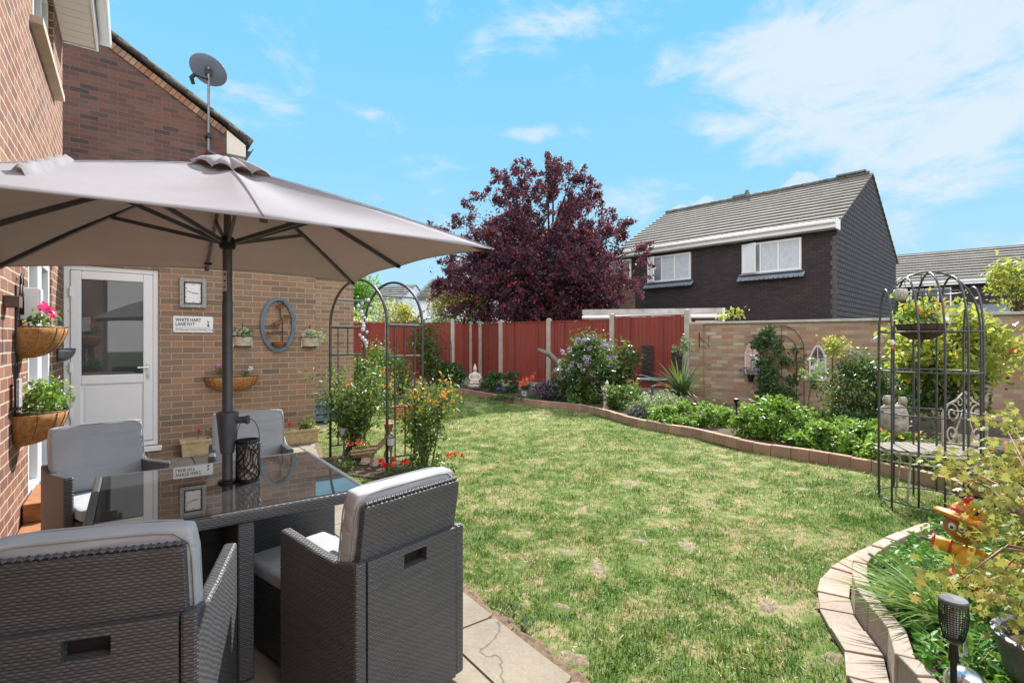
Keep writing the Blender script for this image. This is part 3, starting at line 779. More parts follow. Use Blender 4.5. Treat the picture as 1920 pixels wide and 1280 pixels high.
# rose bed cut in the lawn
rb = [( -1.52+.78*math.cos(t)*(1+.10*math.sin(3*t))+.30*math.sin(t)*.3, 5.72+.42*math.sin(t)*(1+.12*math.cos(2*t))-.38*math.cos(t)) for t in np.linspace(0, 2*math.pi, 40, endpoint=False)]
RB = np.array(rb)
sheet('rose_bed_soil', RB, .022, M['soil'], th=.03)

# worn soil along the paving edge
PE = np.asarray(patio_edge)[::1]
g_ = np.random.default_rng(77)
Cv, _ = resample(patio_edge, .03); Tv = np.gradient(Cv, axis=0); Tv /= np.linalg.norm(Tv, axis=1)[:,None]
side_ = np.stack([-Tv[:,1], Tv[:,0]], 1)
wv = .045+.035*np.abs(np.sin(np.arange(len(Cv))*.37)*np.sin(np.arange(len(Cv))*.113))+g_.uniform(0,.03,len(Cv))
mb = MB(); vs = []
for i in range(len(Cv)):
    p0 = Cv[i]-side_[i]*.02; p1 = Cv[i]+side_[i]*wv[i]*.5; p2 = Cv[i]+side_[i]*wv[i]
    vs += [(p0[0],p0[1],.004),(p1[0],p1[1],.020+g_.uniform(-.004,.006)),(p2[0],p2[1],-.006)]
mb.add(vs, [(3*i+j,3*i+j+1,3*i+j+4,3*i+j+3) for i in range(len(Cv)-1) for j in range(2)])
tag(mb.build('soil_edge', M['soil_dry'], smooth=True), kind='structure')
# ---- grass blades
BARE = [tuple(gp(x,y))[:2]+(r,) for x,y,r in ((1090,955,.10),(1290,1018,.16),(1120,1065,.13),(1440,1135,.12),(1062,1035,.12),(985,1000,.09),(1052,1135,.07),(1200,1012,.09),(1180,905,.16),(1330,945,.10),(1560,1232,.10),(1500,915,.12),(905,835,.14),(1075,1225,.12),(1250,880,.16),(1400,905,.10))]
mb = MB(); gb_ = np.random.default_rng(14)
for cx, cy, r_ in BARE:
    k = 22; rr = [r_*(.75+.25*math.sin(2*math.pi*i/k*2+cx*9)+gb_.uniform(-.14,.14)) for i in range(k)]
    vs = [(cx,cy,float(lawn_z(cx,cy))+.004)]+[(cx+rr[i]*.55*math.cos(2*math.pi*i/k), cy+rr[i]*.55*math.sin(2*math.pi*i/k), float(lawn_z(cx,cy))+.003) for i in range(k)]+[(cx+rr[i]*1.1*math.cos(2*math.pi*i/k), cy+rr[i]*1.1*math.sin(2*math.pi*i/k), float(lawn_z(cx,cy))-.012) for i in range(k)]
    mb.add(vs, [(0,1+i,1+(i+1)%k) for i in range(k)]+[(1+i,1+k+i,1+k+(i+1)%k,1+(i+1)%k) for i in range(k)])
tag(mb.build('bare_soil', M['soil_bare'], smooth=True), kind='structure')
def grass(n, zone, size, seed, tm):
    g = np.random.default_rng(seed)
    x0,x1,y0,y1 = zone
    X = g.uniform(x0,x1,n); Y = g.uniform(y0,y1,n)
    k = inside(LAWN, X, Y) & ~inside(RB, X, Y)
    dd = np.min(np.hypot(X[:,None]-PE[None,:,0], Y[:,None]-PE[None,:,1]), axis=1) if seed == 11 else np.ones(n)
    k &= (dd > .03) & ((dd > .075) | (g.uniform(size=n) < .3))
    for cx, cy, r_ in BARE:
        d_ = np.hypot(X-cx, Y-cy)/r_; k &= (d_ > 1.25) | (g.uniform(size=n) < np.clip(d_*.55-.12, .04, 1))
    # only what the view (and a step beside it) can reach
    k &= (X > -1.15*Y-1) & (X < 1.15*Y+1)
    X, Y = X[k], Y[k]
    # thin, worn patches
    f = .45*np.sin(X*1.9+1.3*np.sin(Y*1.1))*np.cos(Y*1.6+.9*np.sin(X*1.4)) + .9*np.sin(X*5.9+2*np.sin(Y*3.7))*np.sin(Y*5.3+1.5*np.sin(X*4.1))+.35*np.sin(X*17+3*np.sin(Y*13))*np.sin(Y*15)
    dense = g.uniform(size=len(X)) < np.clip(.95-.42*(f > .55)-.45*(f > .95), .12, 1)
    X, Y, f = X[dense], Y[dense], f[dense]
    Z = lawn_z(X, Y)
    s = size*g.uniform(.55,1.25,len(X))*(1-.25*(f > .5))*(1+.35*(f < -.6))
    return scatter('grass_blades', np.stack([X,Y,Z],1), np.stack([s*2.1, s, s],1), M['blade'], tm=tm, rot=yaw_rot(len(X), .95, g))
g1 = grass(240000, (-1.6,4.2,1.3,4.2), .021, 11, GRASS); tag(g1, kind='stuff')
g2 = grass(190000, (-3.5,6,4.2,8.2), .024, 12, GRASS1); tag(g2, kind='stuff')
g3 = grass(90000, (-4.6,4,8.2,15), .034, 13, GRASS1); tag(g3, kind='stuff')
# longer tufts, fallen straw and clover
g = np.random.default_rng(15)
def lawn_pts(n, y0, y1):
    X = g.uniform(-2.5,4,n); Y = g.uniform(y0,y1,n); k = inside(LAWN,X,Y) & ~inside(RB,X,Y) & (X > -1.15*Y-1) & (X < 1.15*Y+1); return X[k], Y[k]
cx, cy = lawn_pts(260, 1.8, 8); T_ = np.repeat(np.stack([cx,cy],1), 26, axis=0)+g.normal(size=(len(cx)*26,2))*.028
o_ = scatter('grass_tufts', np.c_[T_, lawn_z(T_[:,0],T_[:,1])], np.stack([np.full(len(T_),.055),g.uniform(.025,.055,len(T_)),g.uniform(.025,.055,len(T_))],1), M['blade'], tm=GRASS, rot=yaw_rot(len(T_),.6,g)); tag(o_, kind='stuff')
X, Y = lawn_pts(9000, 1.5, 8)
rt = yaw_rot(len(X), 1.35, g)
o_ = scatter('dry_clippings', np.stack([X,Y,lawn_z(X,Y)+g.uniform(.006,.02,len(X))],1), np.stack([np.full(len(X),.03),np.full(len(X),.03),g.uniform(.02,.05,len(X))],1), M['straw'], tm=GRASS1, rot=rt); tag(o_, kind='stuff')
cx, cy = lawn_pts(60, 1.8, 7); T_ = np.repeat(np.stack([cx,cy],1), 40, axis=0)+g.normal(size=(len(cx)*40,2))*.05
o_ = scatter('clover', np.c_[T_, lawn_z(T_[:,0],T_[:,1])+g.uniform(.008,.022,len(T_))], g.uniform(.010,.018,len(T_)), M['mid_green'], tm=LEAF, up=1.5, g=g); tag(o_, kind='stuff')

# ------------------------------------------------------------------ wall with openings
def wall_open(mb, u0, u1, z0, z1, t0, t1, holes, axis='x'):
    us = sorted({u0,u1,*[h[0] for h in holes],*[h[1] for h in holes]}); zs = sorted({z0,z1,*[h[2] for h in holes],*[h[3] for h in holes]})
    for i in range(len(us)-1):
        for j in range(len(zs)-1):
            cu, cz = (us[i]+us[i+1])/2, (zs[j]+zs[j+1])/2
            if any(h[0] < cu < h[1] and h[2] < cz < h[3] for h in holes): continue
            if axis == 'x': mb.box(us[i],us[i+1],t0,t1,zs[j],zs[j+1])
            else: mb.box(t0,t1,us[i],us[i+1],zs[j],zs[j+1])
def frame_rect(mb, u0, u1, z0, z1, t0, t1, w, axis='x', bars=(), rails=()):
    def bx(a0,a1,c0,c1,d=0):
        if axis == 'x': mb.box(a0,a1,t0+d,t1-d,c0,c1)
        else: mb.box(t0+d,t1-d,a0,a1,c0,c1)
    bx(u0,u0+w,z0,z1); bx(u1-w,u1,z0,z1); bx(u0+w,u1-w,z0,z0+w); bx(u0+w,u1-w,z1-w,z1)
    for c in bars: bx(c-w*.45,c+w*.45,z0+w,z1-w,.002)
    for c in rails: bx(u0+w,u1-w,c-w*.45,c+w*.45,.004)

# ------------------------------------------------------------------ our house (frame: x = a, y = b, turned)
O = Vector((-.61, 7.546, 0))
house = thing('brick_house', 'sunlit orange brick house along the left edge with white door and soffit', 'house', hp(-.61,7.546), HROT)
def HB(): return MB((-O.x,-O.y,0))
A = -.61; B = 7.546
mb = HB()
wall_open(mb, -3.0, B, -.02, 4.80, A-.30, A, [(5.18,6.62,.14,2.22),(5.36,6.75,3.90,4.74)], axis='y')
mb.build('side_wall', M['brick_house'], house)
mb = HB(); mb.box(-9, A-.302, B-.3, B-.004, 0, 4.8); mb.build('gable_wall', M['brick_house'], house)
# upper window
mb = HB(); frame_rect(mb, 5.362, 6.748, 3.902, 4.738, A-.11, A-.04, .055, 'y', bars=(5.82,6.29)); wn = mb.build('window', M['upvc'], house, bevel=.006)
mb = HB(); mb.box(A-.09,A-.08,5.4,6.7,3.95,4.7); mb.build('pane', M['glass'], wn)
mb = HB(); mb.box(A-.10,A+.075,5.27,6.85,3.83,3.892); mb.build('window_sill', M['stone_sill'], house, bevel=.006)
# french window at the patio
mb = HB(); frame_rect(mb, 5.182, 6.618, .142, 2.218, A-.12, A-.03, .07, 'y', bars=(5.9,)); pd = mb.build('patio_door', M['upvc'], house, bevel=.006)
mb = HB(); mb.box(A-.09,A-.08,5.24,6.56,.2,2.16); mb.build('pane', M['glass'], pd)
for b0, b1 in ((5.26,5.86),(5.94,6.54)):
    mb = HB(); frame_rect(mb, b0, b1, .215, 2.14, A-.075, A-.012, .065, 'y', rails=(1.02,)); mb.build('door_leaf', M['upvc'], pd, bevel=.006)
mb = HB(); mb.box(A-.02,A+.05,5.16,6.64,.10,.14); mb.build('threshold', M['upvc'], pd, bevel=.004)
# eaves
mb = HB()
for k in range(70): mb.box(A+.001, A+.29, B-.012-(k+1)*.15+.006, B-.012-k*.15, 4.762, 4.782)
mb.box(A+.001, A+.29, -3, B-.012, 4.785, 4.80)
mb.build('soffit', M['upvc_soffit'], house)
mb = HB(); mb.box(A+.291,A+.312,-3,B-.004,4.735,4.93); mb.box(A+.0,A+.312,B-.008,B+.012,4.745,4.80); mb.build('fascia', M['upvc'], house, bevel=.003)
mb = HB()
pr = [(A+.375+.055*math.cos(t), 4.90+.06*math.sin(t)) for t in np.linspace(math.pi, 2*math.pi, 9)]
pr += [(x*.0+A+.375+.049*math.cos(t), 4.903+.052*math.sin(t)) for t, x in zip(np.linspace(2*math.pi, math.pi, 9), range(9))]
mb.prism_axis(pr, -3, B+.03, Matrix.Identity(4)); mb.box(A+.32,A+.43,B+.03,B+.036,4.84,4.905); mb.build('gutter', M['upvc'], house)
mb = HB()
for k in range(12):
    x0 = A+.40-k*.33; z0 = 4.93+k*.175
    Mx = Matrix.Translation((x0-.17-O.x*0, (B-3)/2, z0+.10)) @ Matrix.Rotation(-math.atan2(.175,.33), 4, 'Y')
    Mx = Matrix.Translation((x0-.17, (B-3)/2, z0+.10)) @ Matrix.Rotation(math.atan2(.175,.33), 4, 'Y')
    mb.mbox(Mx, .40, B+3.06, .03)
mb.build('roof', M['roof_dark'], house)

# extension with the door
E1 = 2.119
mb = HB(); wall_open(mb, A+.002, E1, -.02, 2.62, B, B+.25, [(A+.004,.273,.13,2.285)], axis='x')
mb.box(E1-.25, E1-.002, B+.251, B+2.36, -.02, 2.62)
mb.build('extension_wall', M['brick_ext'], house)
mb = HB(); mb.box(A+.002, E1+.06, B-.06, B+2.355, 2.622, 2.68); mb.box(A+.004, E1+.08, B-.09, B-.062, 2.55, 2.74); mb.build('flat_roof', M['upvc'], house)
mb = HB(); mb.box(A+.0,.30,B-.05,B+.02,.105,.165); mb.build('doorstep', M['upvc'], house, bevel=.006)
mb = HB(); frame_rect(mb, A+.006, .271, .17, 2.283, B+.03, B+.10, .055, 'x'); dr = mb.build('door', M['upvc'], house, bevel=.006)
mb = HB()
a0, a1 = A+.065, .213
mb.box(a0,a0+.095,B+.012,B+.07,.235,2.222); mb.box(a1-.095,a1,B+.012,B+.07,.235,2.222)
mb.box(a0+.095,a1-.095,B+.012,B+.07,2.127,2.222); mb.box(a0+.095,a1-.095,B+.012,B+.07,.235,.33); mb.box(a0+.095,a1-.095,B+.012,B+.07,.93,1.035)
mb.build('door_leaf', M['upvc'], dr, bevel=.008)
mb = HB(); mb.box(a0+.09,a1-.09,B+.035,B+.045,1.03,2.13); mb.build('pane', M['glass_door'], dr)
mb = HB(); mb.box(a0+.09,a1-.09,B+.034,B+.05,.325,.935); mb.box(a0+.125,a1-.125,B+.028,B+.033,.36,.90); mb.build('lower_panel', M['upvc'], dr, bevel=.003)
mb = HB(); mb.box(a1-.06,a1-.03,B+.0,B+.011,.97,1.16); mb.tube([(a1-.045,B+.005,1.11),(a1-.045,B-.035,1.11),(a1-.15,B-.038,1.11)],.009,8); mb.ball((a1-.045,B+.0,1.01),.012)
mb.build('handle', M['chrome'], dr, auto=40)
for z in (.62, 1.13, 1.98):
    mb = HB(); mb.box(A+.052,A+.082,B+.004,B+.03,z-.05,z+.05); mb.tube([(A+.066,B+.0,z-.055),(A+.066,B+.0,z+.055)],.009,8); mb.build('hinge', M['upvc'], dr, auto=40)

# wing behind with the gable
wing = thing('gabled_wing', 'shaded dull red brick gable rising behind the parasol under a grey verge', 'house', hp(-.61,9.907), HROT)
def WB(): return MB((.61,-9.907,0))
GB = 9.907
mb = WB()
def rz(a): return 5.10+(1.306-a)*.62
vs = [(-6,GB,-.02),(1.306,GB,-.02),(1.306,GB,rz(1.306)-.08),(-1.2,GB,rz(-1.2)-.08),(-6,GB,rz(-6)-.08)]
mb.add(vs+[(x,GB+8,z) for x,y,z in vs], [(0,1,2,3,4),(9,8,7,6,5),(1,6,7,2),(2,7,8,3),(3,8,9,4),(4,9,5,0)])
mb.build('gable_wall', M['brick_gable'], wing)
mb = WB(); mb.box(1.308,3.5,GB+.0,GB+.25,-.02,2.60); mb.box(3.25,3.498,GB+.251,GB+5,-.02,2.6); mb.build('low_wall', M['brick_gable'] if False else M['brick_ext'], wing)
mb = WB(); mb.box(1.31,3.54,GB-.03,GB+5,2.602,2.67); mb.build('low_roof', M['metal_dark'], wing)
# sloping brick-on-edge band, verge and tiles
th_ = math.atan(.62)
mb = WB(); n = 34
for k in range(n):
    a = 1.30-.01-k*.076*math.cos(th_)*1.0; z = rz(a)-.125
    Mx = Matrix.Translation((a-.035, GB-.010, z+.012)) @ Matrix.Rotation(th_, 4, 'Y')
    mb.mbox(Mx, .068, .03, .105)
mb.build('verge_band', islandmat('edge_brick', [(0,(.22,.10,.06)),(.4,(.30,.17,.10)),(.7,(.13,.06,.05)),(1,(.34,.22,.14))]), wing)
mb = WB()
for k in range(13):
    a1_ = 1.70-k*.30; z1_ = rz(a1_)+.0
    Mx = Matrix.Translation((a1_-.18, GB+3.9, z1_+.13+.012)) @ Matrix.Rotation(th_-.055, 4, 'Y')
    mb.mbox(Mx, .43, 8.0, .028)
mb.build('roof', M['roof_dark'], wing)
mb = WB(); Mx = Matrix.Translation(((1.72-2.0)/2-.1, GB-.03, rz((1.72-2.0)/2-.1)+.055)) @ Matrix.Rotation(th_, 4, 'Y'); mb.mbox(Mx, 4.55, .05, .055); mb.build('verge', M['concrete'], wing)
mb = WB(); mb.add([(1.31,GB-.012,4.62),(1.60,GB-.012,4.62),(1.60,GB-.012,4.82),(1.31,GB-.012,5.02),(1.31,GB+8,4.62),(1.60,GB+8,4.62),(1.60,GB+8,4.82),(1.31,GB+8,5.02)],[(0,1,2,3),(4,7,6,5),(0,4,5,1),(1,5,6,2),(3,2,6,7),(0,3,7,4)]); mb.build('boxed_eave', M['upvc_soffit'], wing)
mb = WB(); pr = [(1.675+.07*math.cos(t), 4.83+.07*math.sin(t)) for t in np.linspace(math.pi, 2*math.pi, 9)]+[(1.675+.06*math.cos(t), 4.835+.06*math.sin(t)) for t in np.linspace(2*math.pi, math.pi, 9)]
mb.prism_axis(pr, GB+.12, GB+8, Matrix.Identity(4)); mb.box(1.56,1.66,GB+.3,GB+.42,4.45,4.78); mb.build('gutter', M['metal_dark'], wing)
mb = WB(); mb.add([(1.0,GB-.32,4.53),(1.62,GB-.32,4.30),(1.62,GB,4.30),(1.0,GB,4.53),(1.0,GB-.32,4.50),(1.62,GB-.32,4.27),(1.62,GB,4.27),(1.0,GB,4.50)],[(0,1,2,3),(4,7,6,5),(0,4,5,1),(1,5,6,2),(3,7,4,0)]); mb.box(1.1,1.5,GB-.2,GB-.002,4.0,4.28); mb.build('lead_flashing', M['metal_dark'], wing)

# dish on its pole
d0 = hp(1.033, 9.80)
dish = thing('satellite_dish', 'grey satellite dish on a tall pole fixed to the brick gable', 'satellite dish', (d0.x,d0.y,4.5), HROT)
mb = MB(); mb.tube([(0,0,0),(0,0,1.62)], .020, 10); 
mb.build('pole', M['metal_grey'], dish, auto=40)
mb = MB(); mb.box(-.04,.04,-.03,.12,.30,.34); mb.box(-.04,.04,-.03,.12,.02,.06); mb.box(-.025,.025,-.045,-.022,.28,.36); mb.build('bracket', M['metal_black'], dish)
# reflector looks up and away to the far side
dn_ = Matrix.Rotation(-HROT,3,'Z') @ Vector((.137,.58,.80)); Md = Matrix.Translation((-.03,.10,1.40)) @ dn_.to_track_quat('Z','Y').to_matrix().to_4x4()
mb = MB(); prof = [(r, .0+.16*(r/.33)**2*.5) for r in (.0005,.06,.12,.18,.24,.29,.31)]+[(.318,.085),(.312,.075),(.24,.034),(.12,.0),(.0005,-.012)]
tmp = MB().lathe(prof, (0,0,0), 32, 1, .88); mb.add([Md @ Vector(v) for v in tmp.v], tmp.f); fix_normals(mb.build('reflector', plain('blue_grey_dish', (.13,.16,.22), .5, var=.08), dish, smooth=True))
mb = MB(); mb.box(-.05,.05,-.02,.09,1.34,1.42); mb.tube([(0,.03,1.36),(-.02,-.02,1.24),(-.20,-.10,1.22)], .014, 8); mb.tube([(-.20,-.10,1.24),(-.25,-.09,1.17),(-.22,-.07,1.08)], [.03,.035,.028], 10)
mb.build('receiver_arm', M['metal_black'], dish, auto=40)
# ------------------------------------------------------------------ fences
def board_panel(L, z0, z1, name, parent, loc, rz_, pitch=.1, seed=0):
    mb = MB(); n = max(1, int(round(L/pitch))); p = L/n
    g = np.random.default_rng(seed)
    for k in range(n):
        x = k*p; dz = g.uniform(-.004,.004)
        t0, t1 = .006, .020
        vs = [(x,-t0,z0),(x+p*1.08,-t1,z0),(x+p*1.08,0,z0),(x,0,z0)]
        mb.add(vs+[(a,b,z1+dz) for a,b,_ in vs], [(3,2,1,0),(4,5,6,7),(0,1,5,4),(1,2,6,5),(2,3,7,6),(3,0,4,7)])
    mb.box(.01,L-.01,.002,.05,z0+.25,z0+.33); mb.box(.01,L-.01,.002,.05,z1-.35,z1-.27); mb.box(.0,L,-.03,.03,z1+.006,z1+.03)
    return mb.build(name, M['fence'], parent, loc, (0,0,rz_))
def fence_line(pts, tops, label, base=.30, last=True, first=True):
    f = thing('fence', label, 'fence', (*pts[0][:2],0)); o = Vector((*pts[0][:2],0))
    for i, p in enumerate(pts):
        if i == 0 and not first: continue
        mb = MB(); mb.box(-.055,.055,-.055,.055,-.05,tops[i]+.05); mb.lathe([(.085,0),(.0,.03)],(0,0,tops[i]+.05),4,a0=45,a1=405)
        q = pts[min(i+1,len(pts)-1)] if i < len(pts)-1 else p; pr_ = pts[i-1] if i else p
        d = Vector((q[0]-pr_[0], q[1]-pr_[1])); 
        mb.build('concrete_post', M['concrete_post'], f, Vector((*p[:2],0))-o, (0,0,math.atan2(d.y,d.x)), bevel=.008)
    for i in range(len(pts)-1):
        p, q = Vector(pts[i][:2]), Vector(pts[i+1][:2]); d = q-p; L = d.length-.11; a = math.atan2(d.y,d.x)
        st = p+d.normalized()*.055; s3 = Vector((st.x,st.y,0))-o
        zt = min(tops[i],tops[i+1])-.03
        board_panel(L, base+.01, zt, 'fence_panel', f, s3, a, seed=i)
        mb = MB(); mb.box(0,L,-.02,.03,-.02,base+.005); mb.build('gravel_board', M['concrete'], f, s3, (0,0,a))
    return f
FA=(3.98,11.62); FB=(2.49,12.70); FC=(1.0,13.77); FD=(-.31,14.78); FE=(-.96,15.9); FF=(-1.31,16.15); FG=(-1.81,15.5); FH=(-3.73,15.3); FI=(-5.6,15.15); FJ=(-7.4,15.0)
fence_line([FE,FD,FC,FB,FA], [1.96,1.97,1.97,2.04,2.08], 'long red brown board fence with pale concrete posts running behind the lilac', last=True)
fence_line([FJ,FI,FH,FG,FF,FE], [2.0,2.0,2.0,2.03,1.98,1.96], 'shaded red board fence across the far left corner beyond the metal arch', last=False)

# ------------------------------------------------------------------ garden wall
WD = Vector((.815,-.58,0)).normalized(); W0 = Vector((4.03,11.60,0)); WROT = math.atan2(WD.y, WD.x)
gw = thing('garden_wall', 'weathered mixed red and buff brick garden wall with a flat pale coping', 'wall', W0, WROT)
mb = MB(); mb.box(0,4.2,0,.22,-.05,1.80); mb.box(4.2,9.5,0,.22,-.05,1.86); mb.build('brickwork', M['brick_wall'], gw)
mb = MB(); mb.box(-.05,4.18,-.035,.255,1.803,1.855); mb.box(4.182,9.5,-.035,.255,1.863,1.915); mb.build('coping', M['concrete'], gw, bevel=.01)
mb = MB(); mb.box(.0,.30,-.06,-.002,0,1.80); mb.build('pier', M['brick_wall'], gw)
def onwall(x, y=None, off=.03):
    """point on the face of the garden wall seen at survey column x; returns wall station and depth"""
    u = (x-960)/960; t = (u*W0.y-W0.x)/(WD.x-u*WD.y)
    p = W0+WD*t
    n = Vector((WD.y,-WD.x,0))      # toward the garden
    p = p+n*off
    z = EYE+(640-y)*p.y/960 if y is not None else 0
    return Vector((p.x,p.y,z)), t

# ------------------------------------------------------------------ houses beyond
def roof_courses(mb, L, W, ez, rise, n, over=.25, y0=0.0, th=.035, x0=-.15):
    """gable roof, ridge along x; stepped tile courses on both slopes"""
    run = W/2+over; dz = rise*over/(W/2)
    for side in (0,1):
        for k in range(n):
            s0, s1 = k/n, (k+1)/n
            ya = -over+run*s0; yb = -over+run*s1+.04
            za = ez-dz+(rise+dz)*s0+.06; zb = ez-dz+(rise+dz)*s1+.01
            if side: ya, yb = W-ya, W-yb
            vs = [(x0,ya,za),(L-x0,ya,za),(L-x0,yb,zb),(x0,yb,zb),(x0,ya,za-th),(L-x0,ya,za-th),(L-x0,yb,zb-th*.3),(x0,yb,zb-th*.3)]
            fs = [(0,1,2,3),(7,6,5,4),(4,5,1,0),(1,5,6,2),(3,7,4,0),(2,6,7,3)]
            if side: fs = [tuple(reversed(f)) for f in fs]
            mb.add(vs, fs)
def window(parent, x0, x1, z0, z1, y, bars=(), pane='glass', sill=True, fw=.06, curtains=False, opened=None, apron=False):
    mb = MB(); frame_rect(mb, x0, x1, z0, z1, y-.03, y+.03, fw, 'x', bars=bars)
    w_ = mb.build('window', M['upvc'], parent)
    mb = MB(); mb.box(x0+fw*.5,x1-fw*.5,y-.006,y+.004,z0+fw*.5,z1-fw*.5); mb.build('pane', M[pane], w_)
    edges = [x0]+list(bars)+[x1]
    for i in range(len(edges)-1):
        if curtains and i in curtains:
            mb = MB(); a, c = edges[i]+fw*.6, edges[i+1]-fw*.6; K = 14
            pts = [(a+(c-a)*k/K, y-.011-(.004 if k % 2 else 0)) for k in range(K+1)]
            mb.add([(px,py,z0+fw) for px,py in pts]+[(px,py,z1-fw) for px,py in pts], [(k,k+1,K+2+k,K+1+k) for k in range(K)])
            mb.build('curtain', plain_cache('net_curtain', (.50,.54,.60)), w_)
    if opened is not None:
        a, c, ang, hinge = opened
        mb = MB(); frame_rect(mb, 0, (c-a), z0+.02, z1-.02, -.02, .02, .05, 'x'); mb.box(.04,c-a-.04,-.004,.004,z0+.06,z1-.06)
        mb.build('open_casement', M['upvc'], w_, (a,y-.04,0), (0,0,-ang))
    if sill:
        mb = MB(); mb.box(x0-.06,x1+.06,y-.10,y+.0,z0-.045,z0-.005)
        if apron:
            mb.add([(x0-.12,y-.01,z0-.06),(x1+.12,y-.01,z0-.06),(x1+.12,y-.16,z0-.20),(x0-.12,y-.16,z0-.20)], [(0,3,2,1)])
            kk = int((x1-x0+.24)/.14)
            for k in range(kk):
                xx = x0-.12+k*(x1-x0+.24)/kk
                mb.box(xx+.01,xx+.13,y-.175,y-.155,z0-.24,z0-.195)
        mb.build('window_sill', M['lead'] if apron else M['upvc'], w_)
    return w_
_pc = {}
def plain_cache(n, c, **k):
    if n not in _pc: _pc[n] = plain(n, c, **k)
    return _pc[n]
M['lead'] = plain('grey_lead_sheet', (.22,.25,.30), .55, .2, var=.3, scale=8)

def gable_body(parent, L, W, ez, rise, mfac, mgab, name='wall'):
    for y0, y1 in ((0,.25),(W-.25,W)):
        mb = MB(); mb.box(0,L,y0,y1,-.1,ez); mb.build('facade_wall', mfac, parent)
    for x, s in ((0,0),(L-.25,1)):
        mb = MB(); x1 = x+.25; e = .004
        prof = [(e,-.1),(W-e,-.1),(W-e,ez-.02),(W/2,ez+rise-.03),(e,ez-.02)]
        vs = [(x-(e if not s else -e),y,z) for y,z in prof]+[(x1+(e if s else -e),y,z) for y,z in prof]
        mb.add(vs, [(4,3,2,1,0),(5,6,7,8,9)]+[(i,(i+1)%5,5+(i+1)%5,5+i) for i in range(5)])
        mb.build('gable_wall', mgab, parent)

# dark brick house: local x runs away to the left along the facade, y runs back
K0 = Vector((9.95,15.7,0)); e_dir = Vector((-.70,.714,0)); g_dir = Vector((.714,.70,0))
# a right-handed frame: x = from far-left end toward K0 ; y = g_dir
LEN = 8.3
base = K0 + e_dir*LEN
hrot = math.atan2(-e_dir.y, -e_dir.x)
dk = thing('dark_brick_house', 'dark plum brick house with grey tiled roof and white windows above the wall', 'house', base, hrot)
GW = 9.6; EZ = 5.02; RISE = 2.62
def X_(t): return LEN-t          # t = distance from the near corner along the facade
gable_body(dk, LEN, GW, EZ, RISE, M['brick_dark'], M['tile_hung'])
mb = MB(); roof_courses(mb, LEN, GW, EZ+.02, RISE, 16, over=.32, x0=-.06, th=.06); dk_roof = mb.build('roof', M['roof_tile'], dk)
mb = MB()
for k in range(22): mb.tube([(k*LEN/22-.05,GW/2,EZ+RISE+.09),((k+1)*LEN/22-.06,GW/2,EZ+RISE+.07)],.085,8)
mb.build('ridge_tile', M['roof_dark'], dk_roof)
mb = MB(); mb.box(-.05,LEN+.06,-.34,-.318,EZ-.15,EZ+.02); mb.box(-.05,LEN+.06,-.316,-.002,EZ-.16,EZ-.14); mb.box(LEN+.062,LEN+.09,-.36,.06,EZ-.20,EZ+.12); mb.build('fascia', M['upvc'], dk)
mb = MB(); mb.tube([(-.05,-.39,EZ+.02),(LEN+.05,-.39,EZ+.02)],.055,8); mb.build('gutter', M['upvc'], dk, auto=40)
# brick quoin of the near corner
mb = MB()
for k in range(int((EZ-.3)/.15)): 
    w_ = .16 if k % 2 else .11
    mb.box(LEN-w_,LEN+.012,-.010,.0-.002,.02+k*.15,.02+k*.15+.142)
mb.build('quoin', plain_cache('grey_quoin',(.075,.068,.076),var=.3), dk)
def tt(x):   # facade station at survey column x
    u = (x-960)/960; return (K0.x-u*K0.y)/(u*e_dir.y-e_dir.x)
def fz(x, y):
    t = tt(x); return EYE+(640-y)*(K0.y+e_dir.y*t)/960
wa, wb = X_(tt(1392)), X_(tt(1503)); z1 = fz(1450,452); z0 = fz(1450,510)
window(dk, wa, wb, z0, z1, -.035, bars=(X_(tt(1427)),X_(tt(1460))), pane='glass_pale', curtains=(1,2), apron=True, opened=(X_(tt(1394)),X_(tt(1424)),R(22),0))
wa2, wb2 = X_(tt(1215)), X_(tt(1296)); z1 = fz(1255,478); z0 = fz(1255,527)
window(dk, wa2, wb2, z0, z1, -.035, bars=(X_(tt(1242)),X_(tt(1266))), pane='glass_pale', curtains=(1,2), apron=True, opened=(X_(tt(1217)),X_(tt(1233)),R(25),0))
mb = MB(); mb.box(.0,1.22,-.012,-.002,-.1,3.65); mb.build('brown_brick_bay', M['brick_brown'], dk)
window(dk, .1, 1.05, 3.72, 4.78, -.04, bars=(.56,), pane='glass', apron=False)
mb = MB(); mb.lathe([(.10,0),(.11,.12),(.06,.25),(0,.3)], (3.8,GW/2,EZ+RISE+.1), 10); mb.box(3.2,3.75,GW/2-.12,GW/2+.12,EZ+RISE+.1,EZ+RISE+.2); mb.build('roof_vent', M['roof_dark'], dk_roof)
mb = MB(); mb.box(LEN-1.1,LEN-.15,GW/2-.16,GW/2+.12,EZ+RISE+.12,EZ+RISE+.19); mb.build('loose_ridge_cap', M['roof_dark'], dk_roof)

